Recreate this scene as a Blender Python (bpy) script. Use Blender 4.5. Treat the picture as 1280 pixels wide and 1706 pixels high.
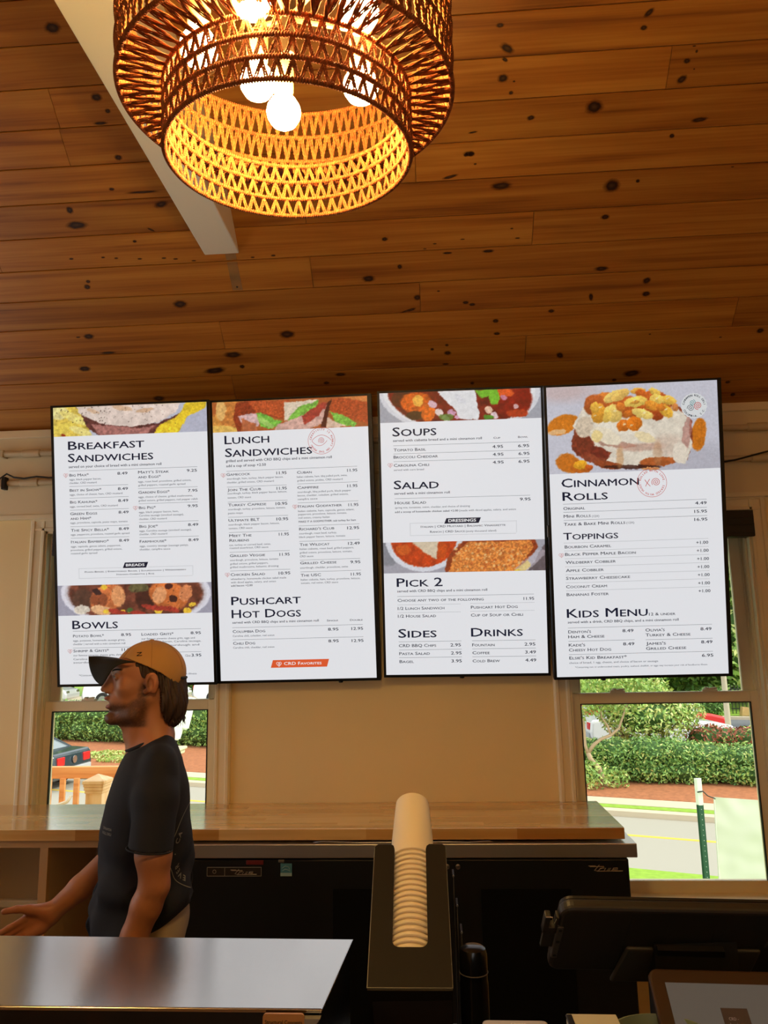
import bpy, bmesh, math, random
import numpy as np
from mathutils import Vector, Matrix, noise as mnoise

# ------------------------------------------------------------------ camera
scene = bpy.context.scene
for _o in list(bpy.data.objects):
    bpy.data.objects.remove(_o)
col = scene.collection
cam_d = bpy.data.cameras.new('camera')
cam_o = bpy.data.objects.new('camera', cam_d)
col.objects.link(cam_o)
F_PX, PITCH, ROLL, YAW = 1257.8, 0.1756, 0.0197, -0.0638
_F = Vector((math.sin(YAW) * math.cos(PITCH), math.cos(YAW) * math.cos(PITCH), math.sin(PITCH)))
_R = Vector((math.cos(YAW), -math.sin(YAW), 0))
_U = _R.cross(_F)
_c, _s = math.cos(ROLL), math.sin(ROLL)
_R2, _U2 = _c * _R - _s * _U, _s * _R + _c * _U
m4 = Matrix((( _R2.x, _U2.x, -_F.x, 0), (_R2.y, _U2.y, -_F.y, 0), (_R2.z, _U2.z, -_F.z, 1.6), (0, 0, 0, 1)))
cam_o.matrix_world = m4
cam_d.sensor_fit = 'VERTICAL'
cam_d.sensor_height = 24.0
cam_d.lens = F_PX / 1706 * 24.0
cam_d.clip_start = 0.02
cam_d.clip_end = 300
scene.camera = cam_o

# ------------------------------------------------------------------ world, sun, exposure
scene.view_settings.view_transform = 'Standard'
scene.view_settings.look = 'None'
scene.view_settings.gamma = 1
scene.view_settings.use_curve_mapping = False
scene.view_settings.exposure = 0.14
world = bpy.data.worlds.new('world')
scene.world = world
world.use_nodes = True
wn = world.node_tree.nodes
wl = world.node_tree.links
wn.clear()
wo = wn.new('ShaderNodeOutputWorld')
bg = wn.new('ShaderNodeBackground')
sky = wn.new('ShaderNodeTexSky')
sky.sky_type = 'HOSEK_WILKIE'
sky.sun_direction = Vector((0.75, -0.2, 0.62)).normalized()
sky.turbidity = 6
sky.ground_albedo = 0.4
cloud = wn.new('ShaderNodeMix'); cloud.data_type = 'RGBA'      # thin bright overcast over the clear sky
cloud.inputs['Factor'].default_value = 0.72
cloud.inputs['B'].default_value = (.235, .232, .222, 1)
wl.new(sky.outputs[0], cloud.inputs['A'])
wl.new(cloud.outputs['Result'], bg.inputs[0])
bg.inputs[1].default_value = 8.0
wl.new(bg.outputs[0], wo.inputs[0])
sun_d = bpy.data.lights.new('sun', 'SUN')
sun_d.energy = 2.6
sun_d.angle = math.radians(6)
sun_d.color = (1.0, 0.95, 0.86)
sun_o = bpy.data.objects.new('sun', sun_d)
col.objects.link(sun_o)
sun_o.rotation_euler = Vector((0.75, -0.2, 0.62)).to_track_quat('Z', 'Y').to_euler()

# ------------------------------------------------------------------ helpers
def tag(o, label=None, cat=None, group=None, kind=None):
    if label: o['label'] = label
    if cat: o['category'] = cat
    if group: o['group'] = group
    if kind: o['kind'] = kind
    return o

def empty(name, loc, label=None, cat=None, group=None, rot=(0, 0, 0), parent=None):
    o = bpy.data.objects.new(name, None)
    o.empty_display_size = 0.05
    o.location = loc
    o.rotation_euler = rot
    col.objects.link(o)
    if parent: o.parent = parent
    return tag(o, label, cat, group)

def copy_tree(o, parent=None):
    c = o.copy()
    col.objects.link(c)
    c.parent = parent
    for ch in list(o.children):
        copy_tree(ch, c)
    return c

class MB:
    """collects shapes, builds ONE mesh object"""
    def __init__(self):
        self.v, self.f, self.m = [], [], []
    def add(self, vs, fs, mi=0):
        b = len(self.v)
        self.v += [tuple(p) for p in vs]
        self.f += [tuple(i + b for i in f) for f in fs]
        self.m += [mi] * len(fs)
        return self
    def box(self, a, b, bev=0.0, M=None, mi=0):
        x0, y0, z0 = a; x1, y1, z1 = b
        if bev <= 0:
            vs = [(x0, y0, z0), (x1, y0, z0), (x1, y1, z0), (x0, y1, z0), (x0, y0, z1), (x1, y0, z1), (x1, y1, z1), (x0, y1, z1)]
            fs = [(0, 3, 2, 1), (4, 5, 6, 7), (0, 1, 5, 4), (1, 2, 6, 5), (2, 3, 7, 6), (3, 0, 4, 7)]
        else:
            bm = bmesh.new()
            bmesh.ops.create_cube(bm, size=1)
            bmesh.ops.scale(bm, vec=(x1 - x0, y1 - y0, z1 - z0), verts=bm.verts)
            bmesh.ops.translate(bm, vec=((x0 + x1) / 2, (y0 + y1) / 2, (z0 + z1) / 2), verts=bm.verts)
            bmesh.ops.bevel(bm, geom=list(bm.edges), offset=bev, segments=2, profile=0.5, affect='EDGES')
            vs = [v.co.copy() for v in bm.verts]
            bm.verts.index_update()
            fs = [tuple(v.index for v in f.verts) for f in bm.faces]
            bm.free()
        if M is not None: vs = [M @ Vector(p) for p in vs]
        return self.add(vs, fs, mi)
    def tube(self, pts, r, n=8, closed=False, mi=0, caps=True):
        pts = [Vector(p) for p in pts]
        N = len(pts)
        rs = r if isinstance(r, (list, tuple)) else [r] * N
        vs, fs = [], []
        prev = None
        for i, p in enumerate(pts):
            if closed: t = pts[(i + 1) % N] - pts[i - 1]
            else: t = pts[min(i + 1, N - 1)] - pts[max(i - 1, 0)]
            t.normalize()
            if prev is None:
                a = Vector((0, 0, 1)) if abs(t.z) < 0.9 else Vector((1, 0, 0))
                u = t.cross(a).normalized()
            else:
                u = prev - t * prev.dot(t)
                u = u.normalized() if u.length > 1e-6 else t.cross(Vector((0, 0, 1))).normalized()
            prev = u
            w = t.cross(u)
            for k in range(n):
                an = 2 * math.pi * k / n
                vs.append(p + (u * math.cos(an) + w * math.sin(an)) * rs[i])
        for i in range(N if closed else N - 1):
            j = (i + 1) % N
            for k in range(n):
                l = (k + 1) % n
                fs.append((i * n + k, i * n + l, j * n + l, j * n + k))
        if not closed and caps:
            fs.append(tuple(range(n - 1, -1, -1)))
            fs.append(tuple((N - 1) * n + k for k in range(n)))
        return self.add(vs, fs, mi)
    def lathe(self, prof, n=24, M=None, mi=0, close=True):
        """prof: list of (r, z)"""
        vs, fs = [], []
        for (r, z) in prof:
            for k in range(n):
                a = 2 * math.pi * k / n
                vs.append(Vector((r * math.cos(a), r * math.sin(a), z)))
        for i in range(len(prof) - 1):
            for k in range(n):
                l = (k + 1) % n
                fs.append((i * n + k, i * n + l, (i + 1) * n + l, (i + 1) * n + k))
        if close:
            fs.append(tuple(range(n - 1, -1, -1)))
            fs.append(tuple((len(prof) - 1) * n + k for k in range(n)))
        if M is not None: vs = [M @ p for p in vs]
        return self.add(vs, fs, mi)
    def prism(self, poly, d0, d1, M=None, mi=0):
        """poly (x,y) extruded along z from d0 to d1"""
        n = len(poly)
        vs = [Vector((x, y, d0)) for x, y in poly] + [Vector((x, y, d1)) for x, y in poly]
        fs = [tuple(range(n - 1, -1, -1)), tuple(range(n, 2 * n))] + [(i, (i + 1) % n, n + (i + 1) % n, n + i) for i in range(n)]
        if M is not None: vs = [M @ p for p in vs]
        return self.add(vs, fs, mi)
    def build(self, name, mat, parent=None, smooth=False, kind=None, label=None, cat=None, group=None, loc=None, recalc=True):
        me = bpy.data.meshes.new(name)
        me.from_pydata([tuple(p) for p in self.v], [], self.f)
        for m in (mat if isinstance(mat, (list, tuple)) else [mat]):
            me.materials.append(m)
        if any(self.m):
            me.polygons.foreach_set('material_index', self.m)
        if smooth:
            me.polygons.foreach_set('use_smooth', [True] * len(me.polygons))
        if recalc and len(self.f) < 60000:
            bm = bmesh.new(); bm.from_mesh(me)
            bmesh.ops.recalc_face_normals(bm, faces=bm.faces)
            bm.to_mesh(me); bm.free()
        me.update()
        if smooth == 'auto':
            for e in me.edges: pass
            try: me.set_sharp_from_angle(angle=math.radians(35))
            except Exception: pass
        o = bpy.data.objects.new(name, me)
        col.objects.link(o)
        if parent: o.parent = parent
        if loc: o.location = loc
        return tag(o, label, cat, group, kind)

def rrect(w, h, r, n=5):
    """rounded rectangle outline centred on origin"""
    out = []
    for cx, cy, a0 in ((w / 2 - r, h / 2 - r, 0), (-w / 2 + r, h / 2 - r, 90), (-w / 2 + r, -h / 2 + r, 180), (w / 2 - r, -h / 2 + r, 270)):
        for k in range(n + 1):
            a = math.radians(a0 + 90 * k / n)
            out.append((cx + r * math.cos(a), cy + r * math.sin(a)))
    return out

def T(x, y, z): return Matrix.Translation((x, y, z))
def RX(a): return Matrix.Rotation(a, 4, 'X')
def RY(a): return Matrix.Rotation(a, 4, 'Y')
def RZ(a): return Matrix.Rotation(a, 4, 'Z')

# ------------------------------------------------------------------ materials
def srgb(r, g, b):
    f = lambda c: ((c / 255) / 12.92) if c / 255 <= 0.04045 else (((c / 255) + 0.055) / 1.055) ** 2.4
    return (f(r), f(g), f(b), 1)

def mat(name, color, rough=0.5, metal=0.0, spec=0.5, var=0.0, scale=8.0, bump=0.0, bscale=60.0, stretch=None, emit=None, estr=0.0, coat=0.0):
    m = bpy.data.materials.new(name)
    m.use_nodes = True
    nt = m.node_tree; N = nt.nodes; L = nt.links
    b = N['Principled BSDF']
    b.inputs['Base Color'].default_value = color
    b.inputs['Roughness'].default_value = rough
    b.inputs['Metallic'].default_value = metal
    b.inputs['Specular IOR Level'].default_value = spec
    b.inputs['Coat Weight'].default_value = coat
    if emit:
        b.inputs['Emission Color'].default_value = emit
        b.inputs['Emission Strength'].default_value = estr
    if var or bump:
        tc = N.new('ShaderNodeTexCoord'); mp = N.new('ShaderNodeMapping')
        L.new(tc.outputs['Object'], mp.inputs[0])
        if stretch: mp.inputs['Scale'].default_value = stretch
    if var:
        nz = N.new('ShaderNodeTexNoise'); nz.inputs['Scale'].default_value = scale; nz.inputs['Detail'].default_value = 5
        L.new(mp.outputs[0], nz.inputs['Vector'])
        mx = N.new('ShaderNodeMix'); mx.data_type = 'RGBA'; mx.blend_type = 'MIX'
        c = color
        mx.inputs['A'].default_value = (c[0] * (1 - var), c[1] * (1 - var), c[2] * (1 - var), 1)
        mx.inputs['B'].default_value = (min(1, c[0] * (1 + var)), min(1, c[1] * (1 + var)), min(1, c[2] * (1 + var)), 1)
        L.new(nz.outputs['Fac'], mx.inputs['Factor'])
        L.new(mx.outputs['Result'], b.inputs['Base Color'])
    if bump:
        n2 = N.new('ShaderNodeTexNoise'); n2.inputs['Scale'].default_value = bscale; n2.inputs['Detail'].default_value = 4
        L.new(mp.outputs[0], n2.inputs['Vector'])
        bp = N.new('ShaderNodeBump'); bp.inputs['Strength'].default_value = bump; bp.inputs['Distance'].default_value = 0.004
        L.new(n2.outputs['Fac'], bp.inputs['Height'])
        L.new(bp.outputs[0], b.inputs['Normal'])
    return m

def ramp(N, stops):
    r = N.new('ShaderNodeValToRGB')
    el = r.color_ramp.elements
    while len(el) < len(stops): el.new(0.5)
    for e, (p, c) in zip(el, stops):
        e.position = p; e.color = c
    return r

def wood_mat(name, dark, mid, light, gscale=(1.2, 26, 26), rough=0.45, rnd=1.0, bump=0.15, coat=0.0):
    """long grain along local X, each object gets its own offset and tint"""
    m = bpy.data.materials.new(name); m.use_nodes = True
    nt = m.node_tree; N = nt.nodes; L = nt.links
    b = N['Principled BSDF']; b.inputs['Roughness'].default_value = rough; b.inputs['Coat Weight'].default_value = coat
    tc = N.new('ShaderNodeTexCoord'); oi = N.new('ShaderNodeObjectInfo')
    vm = N.new('ShaderNodeVectorMath'); vm.operation = 'MULTIPLY_ADD'
    cb = N.new('ShaderNodeCombineXYZ')
    for i in range(3): L.new(oi.outputs['Random'], cb.inputs[i])
    L.new(cb.outputs[0], vm.inputs[0]); vm.inputs[1].default_value = (37 * rnd, 19 * rnd, 53 * rnd)
    L.new(tc.outputs['Object'], vm.inputs[2])
    mp = N.new('ShaderNodeMapping'); mp.inputs['Scale'].default_value = gscale
    L.new(vm.outputs[0], mp.inputs[0])
    n1 = N.new('ShaderNodeTexNoise'); n1.inputs['Scale'].default_value = 1.0; n1.inputs['Detail'].default_value = 6; n1.inputs['Distortion'].default_value = 0.6
    L.new(mp.outputs[0], n1.inputs['Vector'])
    mp2 = N.new('ShaderNodeMapping'); mp2.inputs['Scale'].default_value = (gscale[0] * 1.6, gscale[1] * 7, gscale[2] * 7)
    L.new(vm.outputs[0], mp2.inputs[0])
    n2 = N.new('ShaderNodeTexNoise'); n2.inputs['Scale'].default_value = 1.0; n2.inputs['Detail'].default_value = 3
    L.new(mp2.outputs[0], n2.inputs['Vector'])
    ad = N.new('ShaderNodeMath'); ad.operation = 'MULTIPLY_ADD'; ad.inputs[1].default_value = 0.35
    L.new(n2.outputs['Fac'], ad.inputs[0]); L.new(n1.outputs['Fac'], ad.inputs[2])
    r = ramp(N, [(0.45, dark), (0.62, mid), (0.85, light)])
    L.new(ad.outputs[0], r.inputs[0])
    hs = N.new('ShaderNodeHueSaturation')
    mr = N.new('ShaderNodeMapRange'); mr.inputs['To Min'].default_value = 0.88; mr.inputs['To Max'].default_value = 1.10
    L.new(oi.outputs['Random'], mr.inputs['Value']); L.new(mr.outputs[0], hs.inputs['Value'])
    L.new(r.outputs[0], hs.inputs['Color']); L.new(hs.outputs[0], b.inputs['Base Color'])
    bp = N.new('ShaderNodeBump'); bp.inputs['Strength'].default_value = bump; bp.inputs['Distance'].default_value = 0.002
    L.new(n2.outputs['Fac'], bp.inputs['Height']); L.new(bp.outputs[0], b.inputs['Normal'])
    return m

M = {}
M['wall'] = mat('wall_paint', srgb(246, 222, 166), 0.55, var=0.03, scale=3, bump=0.04, bscale=220)
M['frieze'] = mat('frieze_paint', srgb(232, 216, 180), 0.5, var=0.04, scale=4, bump=0.03, bscale=120)
M['trim'] = mat('trim_paint', srgb(242, 228, 194), 0.35, var=0.02, scale=6)
M['white'] = mat('white_paint', srgb(244, 236, 214), 0.4, var=0.02, scale=6, bump=0.05, bscale=90)
M['pine'] = wood_mat('knotty_pine', srgb(140, 82, 28), srgb(176, 112, 40), srgb(196, 136, 56), (0.9, 20, 20), 0.38)
M['floor'] = wood_mat('floor_wood', srgb(90, 66, 46), srgb(122, 92, 66), srgb(140, 108, 80), (1.2, 14, 14), 0.4)
M['black'] = mat('black_plastic', srgb(16, 16, 17), 0.35)
M['matte_black'] = mat('matte_black', srgb(14, 15, 17), 0.6, var=0.2, scale=30)
M['metal'] = mat('steel', srgb(190, 188, 184), 0.28, metal=1.0)
# ================================================================== THE ROOM
D = 3.40            # inside face of the menu wall
ZT = 2.648          # height where the sloped ceiling meets it
SL = 0.84           # ceiling slope
AL = math.atan(SL)
XL, XR = -3.3, 3.3
YB = -2.6
RIDGE = 0.45
ZR = ZT + SL * (D - RIDGE)

b = MB(); b.box((XL, YB, -0.06), (XR, D + 0.18, 0.0)); b.build('floor', M['floor'], kind='structure')

WIN = [(-1.81, -0.985), (0.575, 1.40)]
WZ0, WZ1 = 0.56, 2.16
# front wall with the two window openings
b = MB()
th = 0.16
def wall_piece(x0, x1, z0, z1): b.box((x0, D, z0), (x1, D + th, z1))
wall_piece(XL, WIN[0][0], 0, ZT + 0.15); wall_piece(WIN[0][1], WIN[1][0], 0, ZT + 0.15); wall_piece(WIN[1][1], XR, 0, ZT + 0.15)
for w in WIN:
    wall_piece(w[0], w[1], 0, WZ0); wall_piece(w[0], w[1], WZ1, ZT + 0.15)
wall_front = b.build('wall_front', M['wall'], kind='structure')

def gable(x0, x1, name):
    b = MB()
    poly = [(D + th, 0), (D + th, ZT + 0.02), (RIDGE, ZR + 0.15), (YB, ZR + 0.15 - SL * (RIDGE - YB)), (YB, 0)]
    MM = Matrix(((0, 0, 1, 0), (1, 0, 0, 0), (0, 1, 0, 0), (0, 0, 0, 1)))
    b.prism(poly, x0, x1, MM)
    b.build(name, M['wall'], kind='structure')
gable(XR, XR + 0.1, 'wall_right')
# left wall with a side window beyond the left edge of the picture
SW = (1.25, 3.2, .9, 2.35)
b = MB()
MM_ = Matrix(((0, 0, 1, 0), (1, 0, 0, 0), (0, 1, 0, 0), (0, 0, 0, 1)))
b.prism([(D + th, SW[3]), (D + th, ZT + 0.02), (RIDGE, ZR + 0.15), (YB, ZR + 0.15 - SL * (RIDGE - YB)), (YB, SW[3])], XL - .1, XL, MM_)
b.box((XL - .1, YB, 0), (XL, D + th, SW[2])); b.box((XL - .1, YB, SW[2]), (XL, SW[0], SW[3])); b.box((XL - .1, SW[1], SW[2]), (XL, D + th, SW[3]))
b.build('wall_left', M['wall'], kind='structure')
b = MB()
for (y0, y1, z0, z1) in ((SW[0] - .06, SW[0] + .03, SW[2] - .06, SW[3] + .06), (SW[1] - .03, SW[1] + .06, SW[2] - .06, SW[3] + .06), (SW[0], SW[1], SW[2] - .06, SW[2] + .03), (SW[0], SW[1], SW[3] - .03, SW[3] + .06), (SW[0], SW[1], 1.60, 1.64)):
    b.box((XL - .06, y0, z0), (XL + .02, y1, z1))
b.build('window_3', M['trim'], kind='structure')
# unseen rear wall, its window opening kept small to limit daylight fill
b = MB()
zb = ZR - SL * (RIDGE - YB) + 0.1
for (x0, x1, z0, z1) in [(XL, -.7, 0, zb), (.7, XR, 0, zb), (-.7, .7, 0, 1.1), (-.7, .7, 2.1, zb)]:
    b.box((x0, YB - 0.14, z0), (x1, YB, z1))
b.build('wall_back', M['wall'], kind='structure')

# ceiling: one board = one object
ROW = 0.131
ceil = MB()
def slope_box(mb, s0, s1, x0, x1, n0, n1, front=True):
    """box on the slope: s along the slope from the wall top, n up from the underside"""
    c, s_ = math.cos(AL), math.sin(AL)
    out = []
    for (s, n) in ((s0, n0), (s1, n0), (s1, n1), (s0, n1)):
        y = D - s * c + n * s_; z = ZT + s * s_ + n * c
        out.append((y, z))
    vs = [(x0, y, z) for y, z in out] + [(x1, y, z) for y, z in out]
    mb.add(vs, [(0, 3, 2, 1), (4, 5, 6, 7), (0, 1, 5, 4), (1, 2, 6, 5), (2, 3, 7, 6), (3, 0, 4, 7)])
SLEN = (D - RIDGE) / math.cos(AL)
slope_box(ceil, -0.25, SLEN + 0.02, XL, XR, 0.019, 0.08)
# rear slope of the roof
zz = ZR - SL * (RIDGE - YB)
ceil.add([(XL, RIDGE, ZR + .02), (XR, RIDGE, ZR + .02), (XR, YB - .14, zz - .1), (XL, YB - .14, zz - .1), (XL, RIDGE, ZR + .12), (XR, RIDGE, ZR + .12), (XR, YB - .14, zz + .0), (XL, YB - .14, zz + .0)],
         [(0, 3, 2, 1), (4, 5, 6, 7), (0, 1, 5, 4), (1, 2, 6, 5), (2, 3, 7, 6), (3, 0, 4, 7)])
ceiling = ceil.build('ceiling', M['pine'], kind='structure')
RM = Matrix(((1, 0, 0), (0, -math.cos(AL), math.sin(AL)), (0, math.sin(AL), math.cos(AL)))).to_4x4()
# local board frame: x along wall, y up the slope, z = up through the board
known = {1: [-0.885], 2: [0.43], 3: [-0.885], 4: [-0.02], 5: [-0.46], 6: [0.43], 8: [-0.02], 9: [-1.32], 10: [0.86], 11: [-0.46], 13: [0.43]}
rng = random.Random(5)
board_of = {}
nrow = int(SLEN / ROW) + 1
for k in range(nrow):
    cuts = [XL] + list(known.get(k, []))
    for side in (-1, 1):
        x = (min(known[k]) if side < 0 else max(known[k])) if k in known else (-0.02 + 0.435 * rng.choice([-5, -4, 4, 5]))
        if k not in known and side < 0: cuts.append(x)
        while True:
            x += side * 0.435 * rng.choice([5, 6, 7])
            if not (XL + .3 < x < XR - .3): break
            cuts.append(x)
    cuts.append(XR); cuts = sorted(set(round(c, 3) for c in cuts))
    for a, c_ in zip(cuts[:-1], cuts[1:]):
        g = 0.0010
        L_ = (c_ - a) / 2 - g * 0.6
        W_ = ROW / 2 - g
        mb = MB()
        ch = 0.0022
        vs = []
        for sx in (-1, 1):
            for (yy, zz_) in ((-W_, ch), (-W_ + ch, 0), (W_ - ch, 0), (W_, ch), (W_, .019), (-W_, .019)):
                vs.append((sx * (L_ - (0.0006 if zz_ == 0 else 0)), yy, zz_))
        fs = [tuple(range(5, -1, -1)), tuple(range(6, 12))] + [(i, (i + 1) % 6, 6 + (i + 1) % 6, 6 + i) for i in range(6)]
        mb.add(vs, fs)
        o = mb.build('ceiling_board', M['pine'], ceiling)
        y = D - (k + .5) * ROW * math.cos(AL); z = ZT + (k + .5) * ROW * math.sin(AL)
        off = rng.uniform(-0.0006, 0.0006)
        nrm = Vector((0, math.sin(AL), math.cos(AL)))
        o.matrix_local = Matrix.Translation(Vector(((a + c_) / 2, y, z)) + nrm * off) @ RM
        board_of.setdefault(k, []).append((a, c_, o))

def board_at(x, k):
    for a, c_, o in board_of.get(k, []):
        if a <= x < c_: return (a + c_) / 2, o
    return None

# knots: dark heart, darker rim, honey halo that fades into the board
def knot_mat():
    m = bpy.data.materials.new('pine_knot'); m.use_nodes = True
    N = m.node_tree.nodes; L = m.node_tree.links
    bs = N['Principled BSDF']; bs.inputs['Roughness'].default_value = 0.4
    tc = N.new('ShaderNodeTexCoord'); nz = N.new('ShaderNodeTexNoise'); nz.inputs['Scale'].default_value = 2.2; nz.inputs['Detail'].default_value = 3
    oi = N.new('ShaderNodeObjectInfo')
    av = N.new('ShaderNodeVectorMath'); av.operation = 'ADD'
    L.new(tc.outputs['Object'], av.inputs[0]); L.new(oi.outputs['Location'], av.inputs[1])
    L.new(av.outputs[0], nz.inputs['Vector'])
    ln = N.new('ShaderNodeVectorMath'); ln.operation = 'LENGTH'; L.new(tc.outputs['Object'], ln.inputs[0])
    ad = N.new('ShaderNodeMath'); ad.operation = 'MULTIPLY_ADD'; ad.inputs[1].default_value = 0.35
    L.new(nz.outputs['Fac'], ad.inputs[0]); L.new(ln.outputs['Value'], ad.inputs[2])
    r = ramp(N, [(0.12, srgb(92, 62, 38)), (0.42, srgb(62, 36, 18)), (0.58, srgb(34, 17, 8)), (0.66, srgb(96, 50, 20)), (0.8, srgb(120, 64, 24)), (1.0, srgb(140, 80, 32))])
    L.new(ad.outputs[0], r.inputs[0]); L.new(r.outputs[0], bs.inputs['Base Color'])
    r2 = ramp(N, [(0.62, (1, 1, 1, 1)), (0.72, (.55, .55, .55, 1)), (1.05, (0, 0, 0, 1))])
    L.new(ad.outputs[0], r2.inputs[0]); L.new(r2.outputs[0], bs.inputs['Alpha'])
    return m
M['knot'] = knot_mat()
kn = MB()
nn = 20
kn.add([(0, 0, 0)] + [(1.15 * math.cos(2 * math.pi * i / nn), 1.15 * math.sin(2 * math.pi * i / nn), 0) for i in range(nn)], [(0, i + 1, (i + 1) % nn + 1) for i in range(nn)])
knot_me = kn.build('knot', M['knot']).data
bpy.data.objects.remove(bpy.data.objects['knot'])
KNOTS = []   # filled from the survey table: x, s (along slope), rx, ry, tilt
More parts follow.
